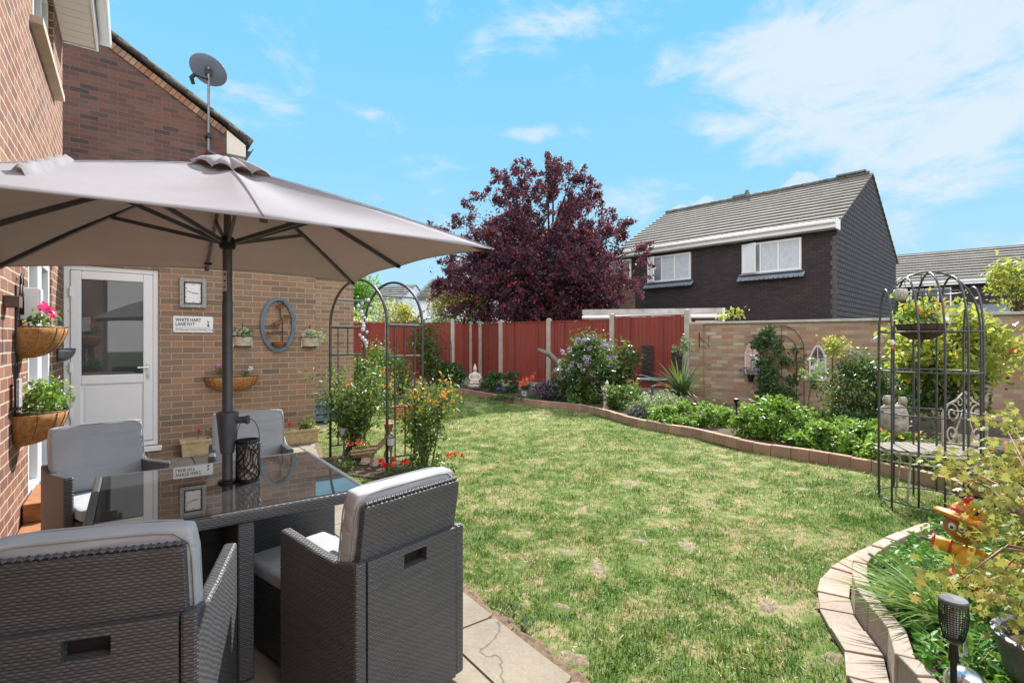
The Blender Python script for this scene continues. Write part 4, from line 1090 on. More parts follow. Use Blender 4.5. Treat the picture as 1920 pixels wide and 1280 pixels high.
# flat roofed extension in front of it
c0 = at(1358,575,14.0); fr_dir = Vector((-.98,.20,0)).normalized()
cb = c0 + fr_dir*3.75
ex = thing('flat_roof_extension', 'white flat roofed house extension showing above the red fence', 'extension', (cb.x,cb.y,0), math.atan2(-fr_dir.y,-fr_dir.x))
mb = MB(); mb.box(0,3.7,.06,3,-.05,2.08)
mb.build('wall', M['brick_brown'], ex)
mb = MB(); mb.box(-.1,3.75,-.12,3.1,2.20,2.33); mb.build('flat_roof', plain_cache('dirty_white_fascia',(.42,.42,.41),var=.3,scale=4), ex)
mb = MB(); mb.box(-.08,3.72,-.09,3.05,2.08,2.198); mb.tube([(-.1,-.16,2.10),(3.77,-.16,2.10)],.05,8); mb.tube([(3.70,-.14,2.33),(3.70,-.14,0)],.035,8); mb.build('fascia', M['upvc'], ex, auto=40)
for x0,x1 in ((.1,.9),(1.0,1.9),(2.0,2.9)):
    window(ex, x0,x1,1.0,2.07,.03,pane='glass_pale' if x0 in (.1,2.0) else 'glass', sill=False)
window(ex, 3.0,3.6,1.0,2.0,.03,pane='glass', sill=False)

# right background house
def far_house(name, label, near, d, L, W, ez, rise, mfac, mgab, courses=12, roofm='roof_tile'):
    """near: nearest corner; d: direction of the facade away from it toward the left"""
    d = Vector((*d,0)).normalized(); b_ = Vector((*near,0))+d*L
    h = thing(name, label, 'house', b_, math.atan2(-d.y,-d.x))
    gable_body(h, L, W, ez, rise, mfac, mgab)
    mb = MB(); roof_courses(mb, L, W, ez, rise, courses, over=.35); mb.build('roof', M[roofm], h)
    mb = MB(); mb.box(-.1,L+.1,-.38,-.352,ez-.22,ez-.02); mb.tube([(-.1,-.42,ez-.04),(L+.1,-.42,ez-.04)],.06,6); mb.build('fascia', M['upvc'], h)
    return h
rh = far_house('dark_brick_house', 'distant dark house with long low grey roof behind the wall at the right edge', (33,24.5), (-.785,.62), 20, 8, 4.95, 2.35, M['brick_dark'], M['brick_dark'], 13)
for x in (6.35, 9.0, 16.2):
    window(rh, x, x+1.9, 3.2, 4.6, -.04, bars=(x+.75,x+1.3), pane='glass_pale' if x < 8 else 'glass')
mb = MB(); mb.add([(9.2,-1.6,2.75),(13.4,-1.6,2.75),(13.2,-.01,3.55),(9.4,-.01,3.55),(9.2,-1.6,2.65),(13.4,-1.6,2.65),(13.2,-.01,2.65),(9.4,-.01,2.65)],[(0,1,2,3),(4,7,6,5),(0,4,5,1),(1,5,6,2),(3,2,6,7),(0,3,7,4)]); mb.build('porch_roof', M['lead'], rh)
# white house at the left distance
wh = thing('white_house', 'distant pale rendered house with plain grey roof seen through the metal arch', 'house', (-7.6,40.5,0), R(-16))
WL, WW = 9, 6.4
gable_body(wh, WL, WW, 4.9, 1.75, M['render_white'], M['render_white'])
mb = MB(); roof_courses(mb, WL, WW, 4.95, 1.75, 14, over=.25, th=.02); mb.build('roof', M['roof_dark'], wh)
mb = MB(); mb.box(-.1,WL+.1,-.3,-.28,4.7,4.9); mb.build('fascia', M['metal_dark'], wh)
mb = MB(); mb.box(-.02,WL,-.02,-.003,-.1,2.75); mb.build('brick_base', plain_cache('pinkish_render',(.42,.36,.34)), wh)
window(wh, .9,2.6,3.3,4.4,-.03,bars=(1.75,),pane='glass_pale'); window(wh, 4.4,6.0,3.3,4.4,-.03,bars=(5.2,),pane='glass_pale')
bh = far_house('brown_roofed_house', 'tiny distant gable roof just left of the pale rendered house', (-11.2,50), (-.9,.3), 7, 7, 5.3, 2.0, M['render_white'], M['render_white'], 8, 'roof_dark')

# ------------------------------------------------------------------ trees
def limbs(name, base, tops, r0, mat, parent, org, g, fork=None, sag=.12, seg=7):
    """tapered trunk from base to fork, limbs from fork to the clump centres"""
    mb = MB(); base = Vector(base); fork = Vector(fork)
    mid = base.lerp(fork,.5)+Vector((g.normal()*.05,g.normal()*.05,0))
    mb.tube([base, mid, fork], [r0*1.25, r0, r0*.85], seg+2)
    for t in tops:
        t = Vector(t); L = (t-fork).length
        if L < .05: continue
        up = Vector((0,0,L*sag))
        pts = [fork.lerp(t, s)+up*math.sin(s*math.pi)+Vector(g.normal(size=3)*.03*L*(0<s<1)) for s in (0,.3,.6,.85,1)]
        q = min(1.0, .35+.1*L)
        mb.tube(pts, [r0*.55*q,r0*.38*q,r0*.24*q,r0*.14*q,r0*.05*q], seg)
    return mb.build(name, mat, parent, (-org[0],-org[1],-org[2]), auto=60)

def sprays(K, dirs_from, n_per, length, g):
    """points strung out along short twigs leaving the clump centres"""
    out = []
    c0 = np.array(dirs_from)
    for k in K:
        d0 = k-c0; d0 /= np.linalg.norm(d0)+1e-9
        for _ in range(3):
            d = d0+g.normal(size=3)*.75; d /= np.linalg.norm(d)
            n = n_per//3
            t = g.uniform(0,1,n)**.8
            L = length*g.uniform(.5,1.3)
            P = k+d*(t*L)[:,None]+g.normal(size=(n,3))*(.10*(1-.6*t))[:,None]
            P[:,2] -= .25*L*t*t*g.uniform(0,1)
            out.append(P)
    return np.concatenate(out)

g = np.random.default_rng(21)
org = (.9,17.6,0)
tr_ = thing('purple_plum_tree', 'large round purple leaved plum tree with red tips behind the fence', 'tree', org)
K1 = ell_clumps(170, (.95,17.8,3.9), (3.05,2.6,1.95), g, .3)
K2 = ell_clumps(110, (.8,17.6,3.0), (3.2,2.7,1.5), g, .35)
K3 = ell_clumps(46, (1.1,17.8,5.9), (1.9,1.8,1.35), g, .25)
K4 = np.array([(-2.6,17.6,4.9),(-2.2,17.5,4.6),(-2.7,17.3,4.6),(-.35,17.6,7.0),(.1,17.7,7.2),(1.3,17.7,7.45),(1.45,17.9,7.1),(2.3,17.8,7.0),(2.9,17.9,6.3),(3.7,17.6,4.9),(4.2,17.3,4.5),(4.35,17.3,4.1),(4.0,17.2,3.4),(3.6,17.4,5.4),(-1.9,17.2,3.2),(-2.5,17.2,3.1),(-.9,17.5,6.4),(-1.3,17.4,5.9),(-1.7,17.3,5.4),(-2.2,17.4,5.2),(-1.5,17.5,5.0),(-2.0,17.3,4.2),(2.6,17.6,6.6),(3.0,17.5,5.7),(3.5,17.5,5.1),(.6,17.6,7.0),(2.0,17.6,7.0),(1.45,17.1,2.35),(2.9,16.9,2.6),(3.4,17,2.3),(.7,15.9,2.35),(.2,16.3,2.3),(3.5,17.0,3.0)])
K = np.concatenate([K1,K2,K3,K4])
kk = [k for k in K if k[1] > 14.6]
K = np.array(kk)
P = np.concatenate([sprays(K, (.9,17.8,3.2), 300, .60, g), clump_points(np.concatenate([K1,K2]), 115, .28, g)])
P = P[P[:,2] > 2.0]
scatter('crown', P, g.uniform(.07,.125,len(P)), M['plum'], tr_, LEAF, up=.3, g=g, org=org)
limbs('trunk', (.9,17.6,0), [K[i] for i in range(0,len(K),4)], .19, M['bark_purple'], tr_, org, g, fork=(.95,17.7,1.9))

def bushy(name, label, cat, c, r, ncl, per, sig, size, mat, seed, tm=LEAF, trunk=None, up=.35, lo=.4, group=None, zmin=.05, stemr=.02, extra=None, nst=9, stemmat='stem', dome=False, partname='foliage'):
    g = np.random.default_rng(seed)
    org = (c[0],c[1],0 if c[2]-r[2] < .6 else max(0,c[2]-r[2]))
    org = (c[0],c[1],0.0)
    t = thing(name, label, cat, org, group=group)
    K = ell_clumps(ncl, c, r, g, lo)
    if dome: K[:,2] = np.maximum(K[:,2], zmin+.02)
    if extra is not None: K = np.concatenate([K, np.array(extra)])
    P = clump_points(K, per, sig, g); P = P[P[:,2] > zmin]
    S = g.uniform(size*.7, size*1.3, len(P))
    scatter(partname, P, S, M[mat], t, tm, up=up, g=g, org=org)
    limbs('trunk' if trunk else 'stem', (c[0],c[1],0.0), [K[i] for i in range(0,len(K),max(1,len(K)//nst))], trunk or stemr, M['bark' if trunk else stemmat], t, org, g, fork=(c[0],c[1],max(.08,(c[2]-r[2])*(.9 if c[2]>r[2] else .1)+.05)))
    return t, K
# shrubs and trees beyond the fences
bushy('golden_shrub', 'yellow green shrub with orange tips spilling over the far fence behind the arch', 'shrub', (-5.0,16.6,1.9), (1.7,.7,.75), 46, 90, .17, .10, 'acer_back', 31, zmin=.3, trunk=.06)
t, K = bushy('golden_shrub', 'yellow and coral shrub under the left side of the purple tree', 'shrub', (-1.9,17.3,2.35), (.95,.7,.75), 34, 85, .16, .10, 'acer_back', 32, zmin=.3, trunk=.06)
g = np.random.default_rng(5)
P = clump_points(np.array([(-2.0,16.7,2.75),(-1.5,16.7,2.95),(-1.2,16.7,2.85),(-1.75,16.7,2.55),(-2.5,16.8,2.6)]), 26, .14, g)
scatter('coral_tips', P, .11, M['orange_tip'], t, LEAF, org=(-1.9,17.3,0), g=g)
t, K = bushy('photinia_shrub', 'orange tipped shrub between arch and purple tree beyond the fence', 'shrub', (-3.65,16.7,2.2), (.75,.5,.45), 18, 60, .15, .10, 'acer_back', 33, zmin=.3, trunk=.05)
P = clump_points(K[::2], 16, .14, np.random.default_rng(34)); scatter('orange_tips', P, .10, M['orange_tip'], t, LEAF, org=(-3.65,16.7,0))
bushy('green_tree', 'bright green tree just right of the far brick corner', 'tree', (-7.8,23.5,3.2), (1.9,1.3,1.1), 60, 110, .26, .15, 'lush_green', 34, zmin=1.0, trunk=.13)

# the neighbour's brick wing behind the camera, seen mirrored in the door glass
rw_ = hp(-8.4,-12.5)
nb = thing('neighbour_house', 'dim brick house mirrored in the glass of the white door', 'house', rw_, HROT)
gable_body(nb, 7.6, 8, 4.9, 2.6, M['brick_gable'], M['brick_gable'])
mb = MB(); roof_courses(mb, 7.6, 8, 4.9, 2.6, 10); mb.build('roof', M['roof_dark'], nb)
for x0 in (1.0, 4.6):
    for z0 in (1.0,3.3):
        mb = MB(); frame_rect(mb, x0, x0+1.5, z0, z0+1.1, 8.0, 8.05, .07, 'x', bars=(x0+.75,)); w_ = mb.build('window', M['upvc'], nb)
        mb = MB(); mb.box(x0+.03,x0+1.47,8.005,8.02,z0+.03,z0+1.07); mb.build('pane', M['glass'], w_)
# ------------------------------------------------------------------ garden furniture
def make_chair():
    """cube dining chair, local +y is where the sitter faces; origin at the middle of the back's foot"""
    t = thing('wicker_chair', 'x', 'chair', (0,0,0), group='charcoal wicker cube chairs round the glass table')
    W = .52; D = .52; H = .645; th = .045
    mb = MB()
    # sides with gently dipping tops
    for s in (-1,1):
        x0, x1 = (-W/2, -W/2+th) if s < 0 else (W/2-th, W/2)
        prof = [(0,.03),(D,.03),(D,H),(D*.75,H-.012),(D*.5,H-.025),(D*.25,H-.03),(.06,H-.012),(0,H)]
        n = len(prof); vs = [(x0,y,z) for y,z in prof]+[(x1,y,z) for y,z in prof]
        mb.add(vs, [tuple(range(n-1,-1,-1)),tuple(range(n,2*n))]+[(i,(i+1)%n,n+(i+1)%n,n+i) for i in range(n)])
    mb.box(-W/2+th,W/2-th,.05,D+.03,.33,.393)
    mb.build('side_frame', M['wicker'], t, bevel=.010)
    mb = MB(); wall_open(mb, -W/2+th+.003, W/2-th-.003, .03, H-.008, .0, .035, [(-.055,.055,.560,.612)])
    mb.build('back_panel', M['wicker'], t)
    mb = MB(); mb.box(-.065,.065,.036,.06,.55,.62); mb.build('handle_recess', M['metal_black'], t)
    # tilting backrest with braided rim
    Mb = Matrix.Translation((0,.025,H-.02)) @ Matrix.Rotation(R(9),4,'X')
    bw, bh = .455, .205
    prof = []
    for x,z in ((-bw/2,0),(bw/2,0)): prof.append((x,z))
    for a in np.linspace(0,90,5): prof.append((bw/2-.015+.015*math.cos(R(a)), bh-.015+.015*math.sin(R(a))))
    for a in np.linspace(90,180,5): prof.append((-bw/2+.015+.015*math.cos(R(a)), bh-.015+.015*math.sin(R(a))))
    mb = MB(); mb.prism_axis(prof, 0, .03, Mb); 
    mb.build('backrest', M['wicker'], t, bevel=.004)
    mb = MB(); g = np.random.default_rng(4)
    for i in range(46):
        x = -bw/2+.01+(bw-.02)*i/45
        p = Mb @ Vector((x,.008+.006*(i%2),bh+.004)); q = Mb @ Vector((x+.012,.026-.006*(i%2),bh+.006))
        mb.tube([p,q],.005,5)
    mb.build('braided_rim', M['wicker'], t, smooth=True)
    # cushions
    def cushion(w, d, h, name, Mx, seed, mat='cushion'):
        # rounded pillow box subdivided
        nx, ny = 14, 12; g = np.random.default_rng(seed); vs = []; fs = []
        ph = g.uniform(0,6.28,4)
        for side in (0,1):
            for j in range(ny+1):
                for i in range(nx+1):
                    u = i/nx*2-1; v = j/ny*2-1
                    e = max(abs(u),abs(v)); cr = (1-min(1,abs(u))**8)*(1-min(1,abs(v))**8)
                    puff = h*.5*(.80+.20*cr)
                    wr = .0035*math.sin(5*u+ph[0]+2*v)*math.sin(9*v+ph[1]) + .002*math.sin(17*v+3*u+ph[2])
                    sx = w/2*(1-.03*abs(v)**6); sy = d/2*(1-.03*abs(u)**6)
                    z = (puff+wr)*(1 if side else -1)
                    vs.append(Mx @ Vector((u*sx, v*sy, z)))
        k = (nx+1)*(ny+1)
        for j in range(ny):
            for i in range(nx):
                a = j*(nx+1)+i; q = (a,a+1,a+nx+2,a+nx+1)
                fs.append(tuple(x+k for x in q)); fs.append(tuple(reversed(q)))
        for i in range(nx):
            fs.append((i,i+1,k+i+1,k+i)); a = ny*(nx+1)+i; fs.append((a+1,a,k+a,k+a+1))
        for j in range(ny):
            a = j*(nx+1); fs.append((a+nx+1,a,k+a,k+a+nx+1)); a += nx; fs.append((a,a+nx+1,k+a+nx+1,k+a))
        m_ = MB(); m_.add(vs, fs)
        o = m_.build(name, M[mat], t, smooth=True)
        bv = o.modifiers.new('bevel','BEVEL'); bv.width = .012; bv.segments = 3; bv.limit_method = 'ANGLE'; bv.angle_limit = R(50)
        return o
    cushion(W-2*th-.006, .53, .075, 'seat_cushion', Matrix.Translation((0,.325,.432)), 1)
    Mc = Mb @ Matrix.Translation((0,.075,.045)) @ Matrix.Rotation(R(90),4,'X')
    c = cushion(.478, .41, .085, 'back_cushion', Mb @ Matrix.Translation((0,.078,.034)) @ Matrix.Rotation(R(90),4,'X'), 2)
    # piping round the back cushion and a tie
    mb = MB(); m2 = Mb @ Matrix.Translation((0,.078,.034)) @ Matrix.Rotation(R(90),4,'X')
    for zz in (.037,-.037):
        pts = []
        for a in range(0,360,10):
            ca, sa = math.cos(R(a)), math.sin(R(a)); k_ = (abs(ca)**8+abs(sa)**8)**(-1/8)
            pts.append(m2 @ Vector((.2355*ca*k_, .2015*sa*k_, zz)))
        mb.tube(pts, .0032, 6, closed=True)
    mb.build('piping', M['cushion_side'], c, smooth=True)
    return t
C0 = make_chair()
def chair_at(o, x, y, fx, fy, label):
    """x, y: middle of the back; (fx, fy) facing"""
    o.location = (x,y,.024); o.rotation_euler = (0,0,math.atan2(-fx,fy)); o['label'] = label
# back-panel middles from the corner surveys
chair_at(C0, -1.125, 1.352, -.30, .954, 'wicker chair at the bottom left, its back to us, sun on the cushion rim')
c2 = copy_tree(C0); chair_at(c2, -.362, 1.925, -.78, .625, 'wicker chair nearest the lawn, its back to us beside the paving edge')
c3 = copy_tree(C0); chair_at(c3, -2.72, 3.33, .80, -.60, 'wicker chair with creased grey cushion between table and white door')
c4 = copy_tree(C0); chair_at(c4, -2.02, 3.92, .50, -.86, 'wicker chair behind the parasol pole and lantern, facing us')

# footstool tucked in front of the chair nearest the lawn
fs_ = thing('footstool', 'low wicker footstool with flat grey cushion tucked under the table corner', 'footstool', (-.955,2.405,.024), math.atan2(.78,.625))
mb = MB(); mb.box(-.20,.20,-.20,.20,.02,.335); mb.build('base', M['wicker'], fs_, bevel=.01)
mb = MB(); mb.box(-.205,.205,-.205,.205,.338,.405); mb.build('cushion', M['cushion'], fs_, bevel=.018, seg=4, smooth=True)
# table
TC = hp(.38, 2.85)
tb = thing('glass_table', 'square dark glass topped wicker table under the parasol', 'table', (TC.x,TC.y,0), HROT)
S2 = .528; TZ = .732
mb = MB()
for i in range(4):
    Mx = Matrix.Rotation(R(90)*i,4,'Z')
    vs = [(-S2,-S2,TZ-.052),(S2,-S2,TZ-.052),(S2-.035,-S2+.035,TZ-.052),(-S2+.035,-S2+.035,TZ-.052),(-S2,-S2,TZ-.003),(S2,-S2,TZ-.003),(S2-.035,-S2+.035,TZ-.003),(-S2+.035,-S2+.035,TZ-.003)]
    mb.add([Mx @ Vector(v) for v in vs], [(0,3,2,1),(4,5,6,7),(0,1,5,4),(2,3,7,6)])
mb.build('table_frame', M['wicker'], tb, bevel=.01)
mb = MB(); mb.box(-S2+.036,S2-.036,-S2+.036,S2-.036,TZ-.012,TZ-.002)
m, nt_, b, out = newmat('smoked_table_glass')
vz = objvec(nt_); nn = noise(nt_, vz, 4, 6, .7); sp_ = noise(nt_, vz, 130, 4, .7)
r = ramp(nt_, nn.outputs[0], [(.35,(.020,.020,.024)),(.7,(.05,.05,.05))])
r2_ = ramp(nt_, sp_.outputs[0], [(.58,(0,0,0)),(.70,(1,1,1))])
f_ = N(nt_, 'Math', operation='MULTIPLY'); nt_.links.new(r2_.outputs[0], f_.inputs[0]); f_.inputs[1].default_value = .40
cc = mixc(nt_, f_.outputs[0], r.outputs[0], (.20,.19,.17))
nt_.links.new(cc, b.inputs['Base Color']); b.inputs['IOR'].default_value = 2.1; b.inputs['Roughness'].default_value = .012
M['table_glass'] = m
mb.build('glass_top', m, tb)
mb = MB(); mb.box(-.515,.515,-.03,.03,.03,TZ-.055); mb.box(-.03,.03,-.515,-.032,.03,TZ-.055); mb.box(-.03,.03,.032,.515,.03,TZ-.055); mb.build('pedestal', M['wicker'], tb, bevel=.006)

# parasol
PC = Vector((TC.x, TC.y, 0))
um = thing('parasol', 'large taupe parasol open over the table on a grey pole', 'parasol', PC, HROT)
p_, q_ = .955, .915
zc = EYE
Aq = (p_, q_, zc+.437); Bq = (p_, -q_, zc+.423); Cq = (-p_, q_, zc+.392); Dq = (-p_, -q_, zc+.405)
apex = Vector((0,0,zc+.865))
corner = [Vector(x) for x in (Aq,Bq,Dq,Cq)]        # right-back, right-front, left-front, left-back
mids = []
for i in range(4):
    m_ = (corner[i]+corner[(i+1)%4])/2; m_.x *= .955; m_.y *= .955; m_.z += .022
    mids.append(m_)
mids[3].z += .02
# hem ring: corner, mid, corner ...
ring = []
for i in range(4): ring += [corner[i], mids[i]]
U = 12; Vn = 14
def canopy_mesh(ringpts, apexp, thick, sagk=.05, hem=.010, u0=0.0):
    mb = MB(); n = len(ringpts); cols = []
    for i in range(n):
        a, c = ringpts[i], ringpts[(i+1)%n]
        for k in range(U):
            s = k/U
            base = a.lerp(c, s); 
            ctr = Vector((0,0,base.z)); base = base.lerp(ctr, sagk*math.sin(math.pi*s)*.6); base.z += .010*math.sin(math.pi*s)
            cols.append((base, s))
    m = len(cols); vs = []; 
    for (base, s) in cols:
        for j in range(Vn+1):
            t = u0+(1-u0)*j/Vn
            pnt = apexp.lerp(base, t)
            pnt.z -= .045*math.sin(math.pi*t)*math.sin(math.pi*s)   # fabric sags between ribs
            pnt.z += .018*math.sin(math.pi*t)                    # ribs bow upward
            vs.append(pnt)
    fs = []
    for i in range(m):
        l = (i+1) % m
        for j in range(Vn): fs.append((i*(Vn+1)+j, i*(Vn+1)+j+1, l*(Vn+1)+j+1, l*(Vn+1)+j))
    mb.add(vs, fs)
    return mb, cols
mb, cols = canopy_mesh(ring, apex, .001)
cn = mb.build('canopy', M['canopy'], um, smooth=True); fix_normals(cn)
sol = cn.modifiers.new('thick','SOLIDIFY'); sol.thickness = .0015
# stitched seams over the ribs
for e in ring:
    mb = MB(); mb.tube([apex.lerp(e,t)+Vector((0,0,.018*math.sin(math.pi*t)+.003)) for t in np.linspace(.16,.995,12)], .0018, 5); mb.build('seam', M['canopy'], cn, smooth=True)
# hem
mb = MB(); mb.tube([c[0] for c in cols], .0035, 5, closed=True); mb.build('hem', M['canopy'], cn, smooth=True)
# vent flap with wavy hem
vr = []
s_ = .175
for i in range(4):
    a = corner[i]; d = corner[(i+1)%4]
    for k in range(32):
        s = k/32; base = (a*s_).lerp(d*s_, s); base.z = 0
        wav = abs(math.sin(s*math.pi*4.0))**.8
        h = apex.z - .070 + .026*wav - (.008 if k == 0 else 0)
        vr.append(Vector((base.x, base.y, h)))
mb = MB(); n = len(vr); top = Vector((0,0,apex.z+.034)); vs = [top]
for t in (.35,.7,1.0):
    for q in vr: 
        pnt = top.lerp(q, t); pnt.z += .018*math.sin(math.pi*t); vs.append(pnt)
fs = [(0,1+i,1+(i+1)%n) for i in range(n)]
for r_ in range(2):
    o_ = 1+r_*n; fs += [(o_+i,o_+n+i,o_+n+(i+1)%n,o_+(i+1)%n) for i in range(n)]
mb.add(vs, fs); vt = mb.build('vent_flap', M['canopy'], um, smooth=True); sol = vt.modifiers.new('thick','SOLIDIFY'); sol.thickness = .002
# gathered tie strap lying on the left of the canopy
mb = MB(); vs = []; 
a0_, b0_ = -.655, -.72
K_ = 12
for k in range(K_+1):
    s = k/K_; x = a0_+.11*s; y = b0_+.22*s
    zt = zc+.405+(.46*(1-max(abs(x)/p_,abs(y)/q_)))+.020
    rz_ = .004+.012*(k % 2)+.014*s
    vs += [(x-.024,y-.01*(k%2),zt-.03),(x-.008,y+.008,zt+rz_),(x+.008,y-.006*(k%3),zt+rz_*.5),(x+.022,y+.006,zt-.03)]
mb.add(vs, [(4*k+j,4*k+j+1,4*k+j+5,4*k+j+4) for k in range(K_) for j in range(3)])
tp = mb.build('tie_strap', M['canopy'], um, smooth=True)
# ribs and struts
hub_z = 1.905
def canopy_z(dirv, t, mid=False):
    pnt = apex.lerp(dirv, t); pnt.z += .018*math.sin(math.pi*t); return pnt
for i, e in enumerate(ring):
    mb = MB(); pts = [canopy_z(e, t)-Vector((0,0,.016)) for t in (0.03,.2,.4,.6,.8,.97)]
    for a_, b__ in zip(pts[:-1], pts[1:]): mb.bar(a_, b__, .014, .021)
    rb_ = mb.build('rib', M['metal_dark'], um)
    mb = MB(); k_ = canopy_z(e, .48)-Vector((0,0,.028)); st = Vector((e.x,e.y,0)).normalized()*.028+Vector((0,0,hub_z))
    mb.bar(st, k_, .012, .019); mb.build('strut', M['metal_dark'], rb_)
    mb = MB(); ee = canopy_z(e, .97)-Vector((0,0,.018)); mb.bar(ee, canopy_z(e,.995)-Vector((0,0,.010)), .022, .016); mb.build('rib_tip', M['metal_black'], rb_)
mb = MB(); mb.tube([(0,0,.02),(0,0,1.62)], .0235, 20); mb.tube([(0,0,1.60),(0,0,1.88)], .0215, 20); mb.tube([(0,0,1.86),(0,0,apex.z-.02)], .016, 16)
pole = mb.build('pole', M['metal_dark'], um, auto=40)
mb = MB(); mb.lathe([(.024,hub_z-.035),(.034,hub_z-.03),(.040,hub_z),(.034,hub_z+.02),(.02,hub_z+.03)], seg=20); mb.lathe([(.02,apex.z-.06),(.034,apex.z-.05),(.034,apex.z-.02),(.0,apex.z)], seg=20); mb.build('hub', M['metal_black'], um, auto=40)
mb = MB(); mb.box(-.010,.010,-.0255,-.0225,1.665,1.765); mb.build('joint_plate', M['chrome'], pole, rot=(0,0,-HROT*.9))
for z in (1.685,1.715,1.745):
    mb = MB(); mb.tube([(0,-.029,z),(0,-.0265,z)],.004,8); mb.build('rivet', M['metal_black'], pole, rot=(0,0,-HROT*.9))
mb = MB(); mb.lathe([(.0245,.872),(.030,.874),(.034,.90),(.047,1.04),(.050,1.06),(.050,1.072),(.043,1.078),(.0245,1.08)], seg=24)
cr_ = mb.build('crank_housing', M['metal_dark'], um, auto=40)
mb = MB(); mb.tube([(.045,0,1.035),(.088,-.0,1.035)], .017, 14); mb.tube([(.088,0,1.035),(.098,0,1.035)], .022, 14); mb.build('crank_knob', M['metal_dark'], cr_, rot=(0,0,-.5), auto=40)
mb = MB(); mb.lathe([(.0245,TZ+.0),(.042,TZ+.0),(.042,TZ+.008),(.028,TZ+.014),(.0245,TZ+.014)], seg=24); mb.build('collar', M['metal_black'], um, auto=40)
mb = MB(); mb.lathe([(.0245,.30),(.03,.30),(.03,.05),(.22,.045),(.22,.0),(.0,.0)], seg=28); mb.build('base', M['metal_dark'], um, auto=40)
mb = MB(); e = canopy_z(mids[3], .90)-Vector((0,0,.02)); mb.tube([e, e+Vector((.012,-.01,.10)), canopy_z(mids[3],.62)-Vector((0,0,.03))], .0022, 5); mb.box(e.x-.02,e.x+.02,e.y-.01,e.y+.01,e.z-.012,e.z); mb.build('tie_cord', M['metal_black'], um)

# lantern on the table
lp = Vector((-1.312,2.545,TZ))
ln = thing('filigree_lantern', 'dark pierced metal lantern with a loop handle on the glass table', 'lantern', lp)
# pierced leaf pattern: crossing wavy strands over a pale inner glass
mb = MB(); g = np.random.default_rng(8)
for k in range(15):
    a0_ = 2*math.pi*k/15
    for s in (1,-1):
        pts = [(.0525*math.cos(a0_+s*1.9*t+.22*math.sin(9*t+k)), .0525*math.sin(a0_+s*1.9*t+.22*math.sin(9*t+k)), .012+.178*t) for t in np.linspace(0,1,17)]
        mb.tube(pts, .0020+.0008*(k%3), 4)
mb.build('pierced_body', M['metal_black'], ln, smooth=True)
mb = MB(); mb.lathe([(.054,0),(.054,.012),(.050,.014)],seg=28); mb.lathe([(.0,0.001),(.054,0)],seg=28); mb.lathe([(.050,.186),(.054,.188),(.054,.202),(.050,.203)],seg=28); mb.build('rim', M['metal_black'], ln, auto=40)
mb = MB(); mb.lathe([(.044,.006),(.044,.185)],seg=24); mb.build('inner_glass', plain_cache('sandy_inner_glass',(.38,.33,.25),rough=.3), ln, smooth=True)
mb = MB(); pts = [(.052*math.cos(t), 0, .20+.105*math.sin(t)**.8 if math.sin(t)>0 else .20) for t in np.linspace(0,math.pi,19)]; mb.tube(pts,.0018,6); mb.build('loop_handle', M['metal_black'], ln, rot=(0,0,.2), smooth=True)

# ------------------------------------------------------------------ things on the brick walls
def W_(a, b, z): p = hp(a,b); return Vector((p.x,p.y,z))
ck = thing('wall_clock', 'square mottled silver framed clock on the brick beside the door', 'clock', W_(.625,B-.003,2.025), HROT)
mb = MB(); frame_rect(mb, -.142,.142,-.182,.182,-.030,.0,.050); mb.build('frame', M['silver_frame'], ck, bevel=.004)
mb = MB(); frame_rect(mb, -.098,.098,-.138,.138,-.034,-.012,.014); mb.build('inner_rim', M['metal_black'], ck)
mb = MB(); mb.box(-.095,.095,-.020,-.004,-.135,.135); mb.build('face', M['plastic_white'], ck)
def text_obj(s, size, name, mat, parent, loc, rot, align='LEFT', ext=.0006, xs=1.0, bold=0):
    cu = bpy.data.curves.new(name,'FONT'); cu.body = s; cu.size = size; cu.extrude = ext; cu.align_x = align; cu.offset = bold
    o = bpy.data.objects.new('tmp_text', cu); COL.objects.link(o)
    dg = bpy.context.evaluated_depsgraph_get(); me = bpy.data.meshes.new_from_object(o.evaluated_get(dg))
    bpy.data.objects.remove(o)
    o = bpy.data.objects.new(name, me); COL.objects.link(o); me.materials.clear(); me.materials.append(mat)
    o.parent = parent; o.location = loc; o.rotation_euler = rot; o.scale = (xs,1,1); return o
for s,x,z in (('12',0,.10),('1',.075,.10),('2',.078,.05),('3',.078,-.005),('4',.078,-.06),('5',.075,-.118),('6',0,-.12),('7',-.075,-.118),('8',-.078,-.06),('9',-.078,-.005),('10',-.075,.05),('11',-.075,.10)):
    text_obj(s, .026, 'numeral', M['dark_text'], ck, (x,-.0212,z), (R(90),0,0), 'CENTER')
for s,x in (('7',-.035),('5',.05)): text_obj(s,.03,'numeral',plain_cache('grey_print',(.4,.4,.42)),ck,(x,-.0212,-.07),(R(90),0,0),'CENTER')
mb = MB(); mb.bar((0,-.0235,0),(.055,-.0235,-.002),.008,.002,up=(0,1,0)); mb.bar((.0,-.0245,0),(-.068,-.0245,.028),.005,.002,up=(0,1,0)); mb.tube([(0,-.026,0),(0,-.022,0)],.006,10); mb.build('hands', M['dark_text'], ck)

